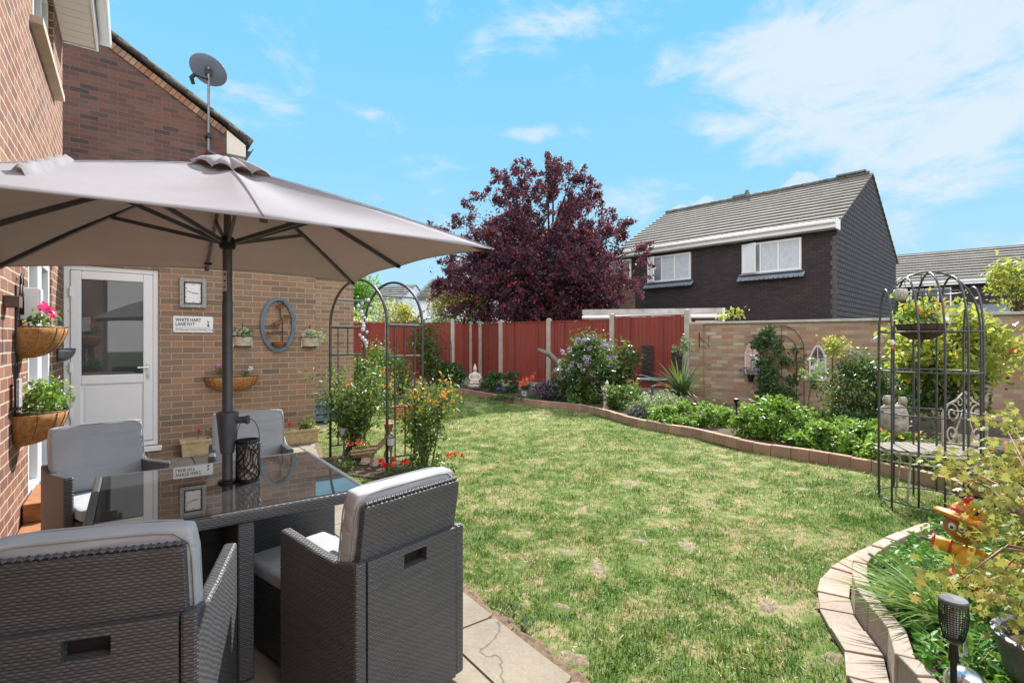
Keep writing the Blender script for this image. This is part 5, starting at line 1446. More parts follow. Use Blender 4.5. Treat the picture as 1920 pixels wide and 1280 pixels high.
sg = thing('street_sign', 'white street name plate reading White Hart Lane N17 below the clock', 'sign', W_(.630,B-.003,1.635), HROT)
mb = MB(); pr = []
for cx,cz,a0_ in ((.2,.088,0),(-.2,.088,90),(-.2,-.088,180),(.2,-.088,270)):
    for a in range(0,91,30): pr.append((cx+.012*math.cos(R(a0_+a)), cz+.012*math.sin(R(a0_+a))))
mb.prism_axis(pr, -.008, 0, Matrix.Identity(4)); mb.build('plate', M['plastic_white'], sg)
text_obj('WHITE HART', .058, 'lettering', M['dark_text'], sg, (-.19,-.0088,.034), (R(90),0,0), xs=.78, bold=.0012)
text_obj('LANE N17', .058, 'lettering', M['dark_text'], sg, (-.19,-.0088,-.018), (R(90),0,0), xs=.78, bold=.0012)
text_obj('TOTTENHAM HOTSPUR FOOTBALL CLUB', .025, 'lettering', M['navy'], sg, (-.19,-.0088,-.078), (R(90),0,0), xs=.86, bold=.0004)
mb = MB(); mb.box(-.192,.192,-.0095,-.0085,-.045,-.042); mb.build('rule', M['navy'], sg)
mb = MB(); mb.ball((.160,-.009,-.014),.013,14,sy=.1); 
mb.add([(.145,-.0095,.046),(.152,-.0095,.030),(.156,-.0095,.000),(.162,-.0095,-.002),(.165,-.0095,.022),(.178,-.0095,.044),(.168,-.0095,.040),(.160,-.0095,.034),(.153,-.0095,.050)],[(0,1,2,3,4,5,6,7,8)])
mb.build('club_emblem', M['navy'], sg)

def foliage_bit(parent, name, C, S, mat, g, tm=LEAF, up=.4, face=None):
    return scatter(name, C, S, M[mat], parent, tm, up=up, g=g, face=face)
def blooms(parent, name, pts, size, mat, g, up=.3, face=(0,-.9,0), n=3, sp=.006, tm=FLOWER):
    P = np.repeat(np.array(pts, float), n, axis=0)+g.normal(size=(len(pts)*n,3))*sp
    return scatter(name, P, size*g.uniform(.8,1.15,len(P)), M[mat], parent, tm, up=up, g=g, face=face)

# half-round wooden wall pots
def half_pot(a, z, label, seed, leaf, stemlen=.10, hook=True):
    t = thing('wall_pot', label, 'plant pot', W_(a,B-.002,z), HROT); g = np.random.default_rng(seed)
    mb = MB(); mb.lathe([(0.001,-.085),(.098,-.085),(.118,.07),(.108,.07),(.092,-.07),(.001,-.07)], (0,0,0), 18, 1, .75, 180, 360)
    mb.box(-.118,.118,-.012,0,-.085,.07); pr = [(.115*math.cos(x), .07+.105*math.sin(x)) for x in np.linspace(0,math.pi,13)]; mb.prism_axis(pr,-.012,0,Matrix.Identity(4))
    mb.build('pot', plain_cache('whitewashed_pot',(.50,.44,.36),var=.3,scale=18), t, auto=40)
    mb = MB()
    for zz in (.055,-.078): mb.lathe([(.100+.018*(zz+.085)/.155,zz-.006),(.122 if zz>0 else .103,zz-.006),(.124 if zz>0 else .104,zz+.006),(.1+.018*(zz+.085)/.155,zz+.006)],(0,0,0),18,1,.75,180,360)
    mb.build('hoop', M['metal_black'], t, auto=40)
    mb = MB(); mb.tube([(0,-.013,.14),(0,-.013,.22),(.0,-.03,.23),(0,-.035,.215)],.004,6); mb.build('hook', M['metal_black'], t)
    P = g.normal(size=(150,3))*(.07,.04,.035)+(0.02,-.055,.105); P[:,1] = np.minimum(P[:,1],-.01)
    foliage_bit(t,'foliage',P,g.uniform(.022,.042,150),leaf,g)
    return t
half_pot(1.180, 1.435, 'whitewashed half round wall pot of green leaves just right of the parasol pole', 41, 'mid_green')
tpot = half_pot(2.035, 1.425, 'whitewashed half round wall pot of trailing variegated leaves at the brick corner', 42, 'variegated')
g = np.random.default_rng(43); P = g.normal(size=(110,3))*(.07,.03,.05)+(.10,-.07,.06); foliage_bit(tpot,'trailing_stem',P,.032,'variegated',g)

ov = thing('oval_wall_ornament', 'blue grey oval hoop ornament holding copper bowls on the brick', 'ornament', W_(1.617,B-.004,1.65), HROT)
mb = MB(); n = 44; vs = []
for k in range(n):
    t = 2*math.pi*k/n
    for (f, y) in ((1,0),(1,-.03),(.80,-.03),(.80,0)):
        vs.append((.225*math.cos(t)*(f if f==1 else .78), y, .375*math.sin(t)*(1 if f==1 else .865)))
fs = [(4*k+j,4*((k+1)%n)+j,4*((k+1)%n)+(j+1)%4,4*k+(j+1)%4) for k in range(n) for j in range(4)]
mb.add(vs, fs); mb.build('hoop', M['blue_wood'], ov, bevel=.003)
mb = MB(); mb.tube([(.02,-.03,.29),(.02,-.03,.10),(.05,-.03,.05),(.05,-.03,-.25)],.006,6); mb.tube([(.05,-.03,.08),(-.14,-.03,-.03)],.004,6); mb.tube([(.02,-.03,.24),(-.02,-.05,.33),(.06,-.05,.33),(.05,-.03,.25)],.004,6); mb.tube([(.05,-.03,-.10),(-.13,-.03,-.12)],.004,6)
mb.build('stem', M['metal_black'], ov)
for x,z,r_,f in ((.015,.245,.062,.5),(.11,.115,.055,.42),(-.03,.0,.055,.42),(-.10,-.115,.06,.42),(.0,-.25,.105,.75)):
    mb = MB(); mb.lathe([(.001,-.03*f*1.6),(r_*.6,-.026*f*1.6),(r_,.012),(r_*.94,.012),(r_*.5,-.012),(.001,-.015)],(x,-.06,z),16,1,.6); mb.build('copper_bowl', M['copper'], ov, auto=40)

# hay-rack trough on the back wall
def rack(name, label, w, depth, h, loc, rz_, nb, seed, half=True):
    t = thing(name, label, 'planter', loc, rz_); g = np.random.default_rng(seed)
    # liner: quarter-ellipse bowl bulging away from the wall
    mb = MB(); nu, nv = 20, 8; vs = []
    for j in range(nv+1):
        ph = math.pi/2*j/nv            # 0 at the rim, 90 deg at the bottom
        for i in range(nu+1):
            th_ = math.pi+math.pi*i/nu
            sup = 1 if not half else 1
            ex_ = .55 if w > .5 else .95
            cx = math.copysign(abs(math.cos(th_))**ex_, math.cos(th_)); sy = -abs(math.sin(th_))**(.7 if w > .5 else 1)
            rr = math.cos(ph)**(.75)
            vs.append((w/2*cx*(rr*.9+.1), depth*sy*(rr*.85+.15*(1-j/nv))-.002, -h*math.sin(ph)))
    fs = [(j*(nu+1)+i,j*(nu+1)+i+1,(j+1)*(nu+1)+i+1,(j+1)*(nu+1)+i) for j in range(nv) for i in range(nu)]
    mb.add(vs, fs); ln_ = mb.build('coir_liner', M['coir'], t, smooth=True); sd_ = ln_.modifiers.new('thick','SOLIDIFY'); sd_.thickness = .012
    mb = MB(); pts = [Vector(v)*1.02 for v in vs[:nu+1]]
    mb.tube([(p.x,p.y-.004,.004) for p in pts], .0055, 6)
    mb.build('rim', M['metal_black'], t)
    for k in range(nb):
        i = int(round((k+.5)*nu/nb)); mb = MB()
        mb.tube([Vector(vs[j*(nu+1)+i])*1.03+Vector((0,-.004,0)) for j in range(nv+1)], .0042, 5)
        mb.build('bar', M['metal_black'], t, smooth=True)
    mb = MB(); mb.lathe([(.001,-.02),(.97,-.02)],(0,0,0),16,w/2*.93,depth*.9,180,360); mb.build('compost', M['soil'], t)
    return t
tr2 = rack('hay_rack_planter', 'long coir lined hay rack on the back wall with one pink and one white flower', .60, .17, .165, W_(1.055,B-.004,.965), HROT, 8, 51)
g = np.random.default_rng(52)
P = np.concatenate([g.normal(size=(45,3))*(.035,.03,.03)+(-.12,-.06,.06), g.normal(size=(35,3))*(.03,.03,.025)+(.15,-.06,.04)])
foliage_bit(tr2,'foliage',P,.035,'mid_green',g)
blooms(tr2,'pink_flower',[(-.17,-.08,.13),(-.15,-.09,.14),(-.18,-.07,.12)],.055,'fl_mauve',g); blooms(tr2,'white_flower',[(.20,-.09,.09),(.21,-.08,.11)],.06,'fl_white',g)

# baskets on the sunlit side wall: local x along the wall, local -y points away from it
SROT = HROT+R(90)
def S_(a, b, z): p = hp(a,b); return Vector((p.x,p.y,z))
bs1 = rack('wall_basket', 'upper coir wall basket with hot pink petunias on the sunlit side wall', .44, .235, .20, S_(A+.004,4.80,1.515), SROT, 9, 53)
g = np.random.default_rng(54); P = g.normal(size=(170,3))*(.10,.045,.035)+(.06,-.11,.06); P[:,1] = np.minimum(P[:,1],-.02); foliage_bit(bs1,'foliage',P,.034,'mid_green',g)
blooms(bs1,'pink_flower',[(.02,-.14,.10),(.0,-.12,.135),(-.04,-.17,.11),(.10,-.10,.15),(.12,-.08,.14),(-.09,-.18,.085)],.075,'fl_pink',g,face=(-.3,-.9,.2),n=2,sp=.012)
bs2 = rack('wall_basket', 'lower coir wall basket spilling pale green leaves above the grey cushion', .46, .245, .21, S_(A+.004,4.72,.945), SROT, 9, 55)
g = np.random.default_rng(56); P = clump_points(ell_clumps(26,(.04,-.13,.09),(.20,.10,.085),g,.2),34,.032,g); P[:,1] = np.minimum(P[:,1],-.02); foliage_bit(bs2,'foliage',P,g.uniform(.022,.045,len(P)),'bright_green',g)
P = g.normal(size=(60,3))*(.10,.06,.05)+(.02,-.14,.12); foliage_bit(bs2,'white_flower',P,.018,'fl_white',g,FLOWER)
mb = MB(); mb.tube([(-.19,-.012,0),(-.19,-.012,.32),(-.15,-.02,.36)],.006,6); mb.tube([(-.13,-.012,-.05),(-.13,-.012,.40)],.005,6); mb.build('bracket', M['metal_black'], bs2)
# tall wrought hook above the upper basket
hk = thing('iron_wall_bracket', 'black iron looped bracket on the sunlit wall above the upper basket', 'bracket', S_(A+.003,4.72,1.60), SROT)
mb = MB()
for x in (-.05,.05): mb.tube([(x,-.02,-.0),(x,-.02,.20)],.006,6)
mb.tube([(-.05,-.02,.20),(-.035,-.02,.25),(0,-.02,.27),(.035,-.02,.25),(.05,-.02,.20)],.006,6); mb.tube([(0,-.02,.0),(0,-.02,.26)],.004,6); mb.tube([(-.05,-.02,.1),(.05,-.02,.1)],.004,6)
mb.build('loop', M['metal_black'], hk, smooth=True)
# utility boxes
bx_ = thing('meter_box', 'small white plastic box on the sunlit wall behind the iron bracket', 'box', S_(A+.002,4.86,1.62), SROT)
mb = MB(); mb.box(-.05,.07,-.10,0,-.05,.17); mb.build('body', M['plastic_white'], bx_, bevel=.006)
mb = MB(); mb.box(-.045,.065,-.106,-.101,-.045,.165); mb.build('cover', M['plastic_white'], bx_, bevel=.002)
sn = thing('iron_wall_box', 'little rusty brown box with a spike on the sunlit wall at the left edge', 'ornament', S_(A+.002,4.30,1.66), SROT)
mb = MB(); mb.box(-.06,.05,-.07,0,-.035,.035); mb.build('box', plain_cache('rusty_brown',(.12,.07,.05),var=.4), sn, bevel=.003)
mb = MB(); mb.tube([(-.03,-.05,.10),(-.03,-.05,-.30)],.006,6); mb.tube([(.01,-.05,-.03),(.01,-.05,-.12)],.004,6); mb.build('spike', M['metal_black'], sn)
pk = rack('wall_basket', 'tiny empty dark wire basket near the white door frame', .17, .13, .12, S_(A+.004,7.05,1.34), SROT, 7, 57)
for c_ in children(pk):
    if c_.name.startswith('coir'): c_.data.materials[0] = M['metal_grey']
sl = thing('slate_ornament', 'small grey slate ornament hanging behind the lower basket', 'ornament', S_(A+.012,4.52,1.05), SROT)
mb = MB(); mb.box(-.05,.06,-.03,-.015,-.08,.13); mb.build('slate', plain_cache('silvery_slate',(.33,.34,.36),var=.5,scale=40), sl, bevel=.003)
mb = MB(); mb.bar((0,-.02,-.06),(-.09,-.015,-.05),.03,.02); mb.build('bracket', M['metal_black'], sl)

# timber step boxes by the patio door
st = thing('timber_step', 'orange brown timber step at the foot of the sunlit wall', 'step', W_(A+.15,4.95,.022), HROT)
mb = MB(); mb.box(-.14,.12,-.45,.30,0,.14); mb.build('lower_step', M['wood_box'], st, bevel=.005)
mb = MB(); mb.box(-.14,.03,-.10,.55,.142,.27); mb.build('upper_step', M['wood_box'], st, bevel=.005)

# stone trough planters on the patio
def trough(a, b, L, label, seed, fl):
    t = thing('stone_trough', label, 'planter', W_(a,b,.024), HROT); g = np.random.default_rng(seed); h = .20; w = .20
    mb = MB(); i_, o_ = .02, 0
    def ringpts(x, y, z): return [(-x,-y,z),(x,-y,z),(x,y,z),(-x,y,z)]
    R_ = [ringpts(L/2-.03,w/2-.03,0),ringpts(L/2-.025,w/2-.025,.03),ringpts(L/2-.015,w/2-.015,h-.04),ringpts(L/2,w/2,h-.035),ringpts(L/2,w/2,h),ringpts(L/2-.025,w/2-.025,h),ringpts(L/2-.03,w/2-.03,h-.05)]
    vs = [p for r_ in R_ for p in r_]; fs = [(3,2,1,0)]
    for k in range(len(R_)-1): fs += [(4*k+j,4*k+(j+1)%4,4*k+4+(j+1)%4,4*k+4+j) for j in range(4)]
    mb.add(vs, fs); mb.build('trough', M['planter_stone'], t, bevel=.005)
    mb = MB(); mb.box(-L/2+.028,L/2-.028,-w/2+.028,w/2-.028,h-.07,h-.035); mb.build('compost', M['soil'], t)
    K = ell_clumps(7,(.09,0,h+.04),(L*.32,.05,.05),g,.1); P = clump_points(K,26,.03,g); foliage_bit(t,'foliage',P,g.uniform(.03,.05,len(P)),'mid_green',g)
    mb = MB()
    for p in fl: mb.tube([(p[0],p[1],h-.05),(p[0]+.01,p[1],p[2])],.003,5)
    mb.build('stalk', M['stem'], t); blooms(t,'red_flower',[(p[0],p[1],p[2]) for p in fl],.05,'fl_red',g,n=6,sp=.013)
    return t
trough(.80,B-.17,.66,'buff stone trough with a single red flower left of the parasol pole',61,[(-.14,0,.30)])
trough(1.86,B-.16,.50,'buff stone trough at the brick corner behind the far chair',62,[(.06,0,.27),(-.14,0,.27)])
# ------------------------------------------------------------------ rose arch
AL = Vector((-2.20,6.20,0)); AR = Vector((-1.357,5.56,0)); dep = Vector((.335,.275,0))
ax = (AR-AL).normalized(); arot = math.atan2(ax.y, ax.x); AWd = (AR-AL).length
ar = thing('rose_arch', 'dark metal walk-through garden arch with ladder sides over the rose bed', 'arch', AL, arot)
Minv = Matrix.Rotation(-arot,4,'Z')
dl = Minv @ dep
SP = 1.595; RAD = AWd/2; TOPH = .53
for nm_, o_ in (('front_hoop', Vector()), ('rear_hoop', dl)):
    mb = MB(); pts = [o_+Vector((0,0,-.05))]+[o_+Vector((0,0,z)) for z in (.8,1.3)]
    pts += [o_+Vector((RAD-RAD*math.cos(t),0,SP+TOPH*math.sin(t))) for t in np.linspace(0,math.pi,25)]
    pts += [o_+Vector((AWd,0,z)) for z in (1.3,.8,-.05)]
    mb.tube(pts, .0155, 8); mb.build(nm_, M['metal_arch'], ar, smooth=True)
for sx in (0, AWd):
    a_ = Vector((sx,0,0)); mb = MB()
    for z, r_ in ((.155,.010),(.70,.010),(1.257,.011),(1.595,.018)): mb.tube([a_+Vector((0,0,z)), a_+dl+Vector((0,0,z))], r_, 8)
    for f_, z0, z1 in ((.22,.155,1.595),(.78,.155,1.595),(.5,.155,.70),(.5,1.257,1.595)): mb.tube([a_+dl*f_+Vector((0,0,z0)), a_+dl*f_+Vector((0,0,z1))], .008, 8)
    mb.build('side_ladder', M['metal_arch'], ar, auto=40)
for t in (R(38), R(142)):
    p = Vector((RAD-RAD*math.cos(t),0,SP+TOPH*math.sin(t))); mb = MB(); mb.tube([p,p+dl],.011,8); mb.build('cross_bar', M['metal_grey'], ar, auto=40)
# glass strand
cp = AL+Vector((.20*ax.x*1,.20*ax.y*1,0)) + dep*.9
hp_ = at(683,566,6.4)
gs = thing('glass_bead_mobile', 'string of clear glass baubles hanging inside the arch', 'mobile', hp_)
mb = MB(); mb.tube([(0,0,.12),(0,0,-.62)],.0012,4); mb.build('string', M['metal_grey'], gs)
g = np.random.default_rng(3)
for k in range(17):
    mb = MB(); z = .02-.036*k; mb.ball((g.normal()*.028-.025*math.sin(k*.35),g.normal()*.01,z),.017+.012*g.uniform(),10); mb.build('bauble', M['glass_bead'], gs, smooth=True)

# ------------------------------------------------------------------ round wire arbour
CC = Vector((3.56,4.38,0)); CR = .355
cg = thing('wire_arbour', 'tall dark domed wire arbour standing on the lawn at the right', 'arbour', CC, R(-22))
def cz(s): return 2.005-.115*(s/(.8*CR))**2
SPR = 1.52
offs = [-.86,-.45,0,.45,.86]
for i, f_ in enumerate(offs):
    s = f_*CR; hd = math.sqrt(CR*CR-s*s); mb = MB()
    lo = (-.03 if i in (0,2,4) else .075)
    pts = [Vector((s,-hd,lo)),Vector((s,-hd,.8)),Vector((s,-hd,SPR-.15))]
    pk_ = cz(s)
    pts += [Vector((s,-hd*math.cos(t),SPR-.10+(pk_-SPR+.10)*math.sin(t))) for t in np.linspace(0,math.pi,21)]
    pts += [Vector((s,hd,SPR-.15)),Vector((s,hd,.8)),Vector((s,hd,(-.03 if i in (0,2,4) else .075)))]
    mb.tube(pts, .0085, 7); mb.build('hoop', M['metal_dark'], cg, smooth=True)
mb = MB(); mb.tube([Vector((-CR,0,.075)),Vector((-CR,0,SPR-.1))]+[Vector((-CR*math.cos(t),0,SPR-.1+(2.015-SPR+.1)*math.sin(t)**.75 if math.sin(t)>0 else SPR-.1)) for t in np.linspace(.02,math.pi-.02,25)]+[Vector((CR,0,SPR-.1)),Vector((CR,0,.075))], .0085, 7); mb.build('ridge_hoop', M['metal_dark'], cg, smooth=True)
for z in (.075,.81,1.167,1.50):
    mb = MB(); mb.tube([(CR*math.cos(t),CR*math.sin(t),z) for t in np.linspace(0,2*math.pi,40,endpoint=False)],.006,6,closed=True); mb.build('ring', M['metal_dark'], cg, smooth=True)
mb = MB(); mb.tube([(CR*.7*math.cos(t),CR*.7*math.sin(t),1.83) for t in np.linspace(0,2*math.pi,36,endpoint=False)],.006,6,closed=True); mb.build('ring', M['metal_dark'], cg, smooth=True)
# hanging basket inside
hb = thing('hanging_basket', 'flowering moss hanging basket inside the wire arbour', 'hanging basket', (CC.x-.06,CC.y,1.43)); g = np.random.default_rng(71)
mb = MB(); mb.lathe([(.001,0),(.08,.01),(.14,.05),(.175,.115),(.18,.135),(.165,.135),(.12,.06),(.001,.04)],seg=24); mb.build('bowl', plain_cache('dark_moss_liner',(.10,.07,.05),var=.6,scale=60,bmp=1.2,rough=1), hb, smooth=True)
mb = MB()
for a in (0,120,240): mb.tube([(.175*math.cos(R(a)),.175*math.sin(R(a)),.135),(0,0,.50)],.0022,5)
mb.tube([(0,0,.50),(0,0,.57)],.003,5); mb.build('chain', M['metal_black'], hb)
mb = MB()
for z,r_ in ((.135,.182),(.09,.163),(.05,.14)): mb.tube([(r_*math.cos(t),r_*math.sin(t),z) for t in np.linspace(0,2*math.pi,28,endpoint=False)],.003,5,closed=True)
for k in range(12):
    a = R(30*k); mb.tube([(.18*math.cos(a),.18*math.sin(a),.135),(.165*math.cos(a),.165*math.sin(a),.09),(.14*math.cos(a),.14*math.sin(a),.05),(.07*math.cos(a),.07*math.sin(a),.005)],.0022,4)
mb.build('wire_frame', M['metal_black'], hb)
P = clump_points(ell_clumps(18,(0,0,.21),(.15,.14,.08),g,.2),30,.035,g); scatter('foliage',P,g.uniform(.025,.05,len(P)),M['bright_green'],hb,g=g)
P = g.normal(size=(50,3))*(.08,.06,.04)+(.0,-.03,.25); scatter('yellow_flower',P,.04,M['fl_yellow'],hb,FLOWER,g=g,face=(0,-.6,0))
P = g.normal(size=(26,3))*(.06,.04,.04)+(.06,-.08,.20); scatter('white_flower',P,.045,M['fl_white'],hb,FLOWER,g=g,face=(0,-.6,0))
# small lantern in the left hoop
ll = thing('hanging_lantern', 'little pierced white lantern hanging in the left of the arbour', 'lantern', (3.24,4.27,1.76))
mb = MB(); mb.lathe([(.001,0),(.03,.004),(.050,.03),(.052,.07),(.046,.095),(.02,.10)],seg=16); mb.build('body', plain_cache('pierced_white',(.55,.53,.48),var=.7,scale=110,bmp=1), ll, smooth=True)
mb = MB(); mb.tube([(-.045,0,.09),(-.03,0,.17),(0,0,.19),(.03,0,.17),(.045,0,.09)],.003,5); mb.build('handle', M['metal_dark'], ll)
wc = thing('wind_chime', 'tiny pink and white drop hanging on the left arbour post', 'ornament', (3.18,4.28,1.38))
mb = MB(); mb.tube([(0,0,.10),(0,0,0)],.0012,4); mb.build('string', M['metal_grey'], wc)
mb = MB(); mb.ball((0,0,.03),.017,10,sz=1.5); mb.build('bead', M['plastic_white'], wc, smooth=True)
mb = MB(); mb.ball((.004,0,-.015),.014,10); mb.build('drop', M['fl_coral'], wc, smooth=True)

# ------------------------------------------------------------------ slatted seat with ornate iron back
bn = thing('garden_bench', 'round slatted garden seat with ornate rusty white iron back behind the arbour', 'bench', (3.70,4.55,0), R(-14)); bn.scale = (.88,.88,1)
SZ = .475
mb = MB()
for k in range(11):
    x = -.40+.08*k; 
    hw = .30*math.sqrt(max(.05,1-(x/.46)**2)) if x < 0 else .30*math.sqrt(max(.05,1-(x/.50)**2))
    mb.box(x-.036,x+.036,-hw,hw,SZ-.018,SZ)
    mb.build('slat', M['wood_slat'], bn, bevel=.004); mb = MB()
mb = MB(); mb.tube([(.45*math.cos(t),.31*math.sin(t),SZ-.028) for t in np.linspace(0,2*math.pi,44,endpoint=False)],.010,6,closed=True)
mb.tube([(.42*math.cos(t),.285*math.sin(t),SZ-.11) for t in np.linspace(0,2*math.pi,44,endpoint=False)],.006,6,closed=True)
for k in range(22):
    t = 2*math.pi*k/22; t2 = t+.14; mb.tube([(.45*math.cos(t),.31*math.sin(t),SZ-.03),(.435*math.cos(t2),.30*math.sin(t2),SZ-.07),(.42*math.cos(t),.285*math.sin(t),SZ-.11)],.004,5)
mb.build('apron', M['metal_rust'], bn, auto=50)
for sx,sy in ((-.20,-.10),(.24,-.12),(-.18,.15),(.24,.15)):
    mb = MB(); mb.tube([(sx,sy,SZ-.03),(sx*1.05,sy*1.05,.25),(sx*1.18,sy*1.2,.0)],.011,7); mb.build('leg', M['metal_rust'], bn, smooth=True)
# scroll back
def spiral(cx, cz_, r, turns, a0, s=1, n=26): return [(cx+s*r*(1-.8*k/n)*math.cos(a0+turns*2*math.pi*k/n), cz_+r*(1-.8*k/n)*math.sin(a0+turns*2*math.pi*k/n)) for k in range(n+1)]
mb = MB()
def bk(pts, r_=.007): mb.tube([(.36+.62*x, .10-.15*x, SZ+z) for x,z in pts], r_, 6)
bk([(-.27,-.03),(-.27,.30),(-.20,.38),(-.10,.42),(0,.50),(.10,.42),(.20,.38),(.27,.30),(.27,-.03)],.010)
bk([(-.27,.03),(.27,.03)],.008); bk([(0,.03),(0,.50)],.006)
for s in (-1,1):
    bk(spiral(s*.15,.30,.085,1.3,R(90),s)); bk(spiral(s*.15,.12,.075,1.3,R(270),s)); bk(spiral(s*.06,.40,.05,1.2,0,s),.006); bk([(s*.06,.03),(s*.10,.16),(s*.05,.26),(s*.02,.34)],.006)
mb.build('ornate_back', M['metal_rust'], bn, smooth=True)

# stone cat sculpture behind seat
cs = thing('stone_sculpture', 'weathered pale stone sculpture with two raised heads behind the arbour', 'sculpture', (4.47,6.0,.0), R(-8)); cs.scale = (.95,.95,.96); g = np.random.default_rng(9)
mb = MB(); 
mb.lathe([(.001,.38),(.15,.39),(.17,.42),(.165,.60),(.14,.68),(.10,.71),(.001,.715)],seg=18,sx=.95,sy=.7)
mb.build('body', M['stone_cast'], cs, smooth=True)
for x,z,r_ in ((-.07,.765,.055),(.10,.755,.048)):
    mb = MB(); mb.ball((x,-.01,z),r_,14,sz=1.1); mb.ball((x-.028,0,z+r_*.8),.016,8); mb.ball((x+.028,0,z+r_*.8),.016,8); mb.lathe([(.012,0),(.001,.02)],(x,-r_-.004,z-.005),6); mb.build('head', M['stone_cast'], cs, smooth=True)
mb = MB(); mb.ball((-.03,-.115,.60),.045,12,sy=.4); mb.ball((.06,-.11,.60),.04,12,sy=.4); mb.ball((.0,-.10,.48),.06,12,sy=.4); mb.build('carving', M['stone_cast'], cs, smooth=True)
mb = MB(); mb.lathe([(.001,-.07),(.12,-.07),(.11,.0),(.07,.06),(.06,.28),(.10,.36),(.15,.385),(.001,.385)],seg=18); mb.build('pedestal', M['stone_cast'], cs, smooth=True)

# ------------------------------------------------------------------ on the garden wall
def wthing(name, label, cat, x, y, off=.01):
    p, t = onwall(x, y, off); return thing(name, label, cat, p, WROT)
# trellis arch with climber
tl = wthing('wall_trellis', 'dark arched wire trellis fixed to the garden wall under the climber', 'trellis', 1466, 745, .012)
tl.location.z = .07; mb = MB()
for r_, s in ((.40,1),(.27,.9)):
    pts = [(-r_,-.02,0),(-r_,-.02,1.15)]+[(-r_*math.cos(t),-.02,1.15+.52*s*r_/.40*math.sin(t)) for t in np.linspace(0,math.pi,17)]+[(r_,-.02,1.15),(r_,-.02,0)]
    mb.tube(pts,.007,6)
for z in (.3,.62,.94,1.2): mb.tube([(-.4,-.02,z),(.4,-.02,z)],.005,6)
mb.tube([(0,-.02,0),(0,-.02,1.65)],.005,6); mb.build('wire_frame', M['metal_black'], tl, auto=50)
cp_, _ = onwall(1455, 700, .10)
g = np.random.default_rng(81)
ct = thing('climbing_plant', 'dark green climber covering the arched trellis on the garden wall', 'plant', (cp_.x,cp_.y,.07), WROT)
K = np.concatenate([np.stack([g.uniform(-.34,.36,34), g.normal(size=34)*.03, g.uniform(.1,.72,34)],1), np.stack([-.20+g.normal(size=26)*.11, g.normal(size=26)*.03, g.uniform(.7,1.62,26)],1), np.stack([.18+g.normal(size=9)*.12, g.normal(size=9)*.03, g.uniform(.7,1.25,9)],1)])
P = clump_points(K,24,(.055,.035,.055),g); scatter('foliage',P,g.uniform(.05,.085,len(P)),M['dark_green'],ct,LEAF5,up=.3,g=g,face=(0,-1.2,0))
P = clump_points(K[::3],7,(.06,.04,.06),g); scatter('young_foliage',P,g.uniform(.04,.06,len(P)),M['mid_green'],ct,LEAF5,g=g,face=(0,-1,0))
mb = MB()
for k in range(0,len(K),5): mb.tube([(K[k][0]*.2,0,-.02),(K[k][0]*.6,0,K[k][2]*.5),tuple(K[k])],[.010,.007,.003],5)
mb.build('stem', M['stem'], ct)
# gothic mirrors
def gmirror(x, y, label, seed):
    t = wthing('wall_mirror', label, 'mirror', x, y, .008)
    w, h = .150, .355
    def arch(s, hh): return [(-w*s,-h*hh),(w*s,-h*hh),(w*s,h*.25*hh)]+[(w*s*(1-k/7)**.9, h*hh*(.25+.75*math.sin(k/7*math.pi/2))) for k in range(1,8)]+[(-w*s*(k/7)**.9, h*hh*(.25+.75*math.cos(k/7*math.pi/2))) for k in range(1,7)]+[(-w*s,h*.25*hh)]
    o_, i_ = arch(1,1), arch(.80,.88); n = len(o_)
    mb = MB(); vs = [(x_,y_,z_) for y_ in (0,-.025) for (x_,z_) in o_]+[(x_,y_,z_) for y_ in (0,-.025) for (x_,z_) in i_]
    fs = []
    for k in range(n):
        l = (k+1)%n; fs += [(k,l,n+l,n+k),(n+k,n+l,3*n+l,3*n+k),(3*n+k,3*n+l,2*n+l,2*n+k)]
    mb.add(vs, fs); fix_normals(mb.build('frame', M['shabby'], t))
    mb = MB(); mb.prism_axis(i_, -.010, -.006, Matrix.Identity(4)); mb.build('mirror_glass', M['mirror'], t)
    mb = MB(); mb.bar((0,-.02,-h*.85),(0,-.02,h*.85),.014,.008,up=(0,1,0)); mb.bar((-w*.8,-.02,h*.22),(w*.8,-.02,h*.22),.010,.008,up=(0,1,0))
    for s in (-1,1): mb.tube([(s*(.055+.04*math.cos(a)), -.022, -.06+.04*math.sin(a)) for a in np.linspace(0,2*math.pi,14,endpoint=False)],.005,5,closed=True)
    mb.build('glazing_bar', M['shabby'], t)
    return t
gmirror(1411, 670, 'pointed white framed wall mirror above violet flowers left of the climber', 1)
gmirror(1533.5, 680, 'pointed white framed wall mirror above pink flowers right of the climber', 2)
def wallpot(x, y, label, fl, leafn, seed, w=.10):
    t = wthing('wall_pot', label, 'plant pot', x, y, .012); g = np.random.default_rng(seed)
    mb = MB(); mb.lathe([(.001,-.09),(.05,-.09),(.07,.04),(.062,.04),(.001,.0)],(0,-.0,0),14,1,1,180,360); mb.build('pot', M['metal_black'], t, auto=40)
    P = g.normal(size=(leafn,3))*(w,.035,.05)+(0,-.07,.09); foliage_bit(t,'foliage',P,.04,'dark_green',g)
    for nm,mt,pts in fl: blooms(t,nm,pts,.055,mt,g,n=3,sp=.014)
wallpot(1408, 706, 'black wall pot of violet flowers on the garden wall', [('violet_flower','fl_purple',[(-.16,-.09,.15),(-.20,-.07,.13),(-.12,-.09,.17),(.02,-.10,.09),(.15,-.09,.11),(.17,-.08,.09)])], 90, 91, .10)
wallpot(1527, 718, 'black wall pot with one pink bloom beside the right hand mirror', [('pink_flower','fl_mauve',[(-.13,-.08,.13),(-.12,-.09,.08)])], 45, 92, .05)
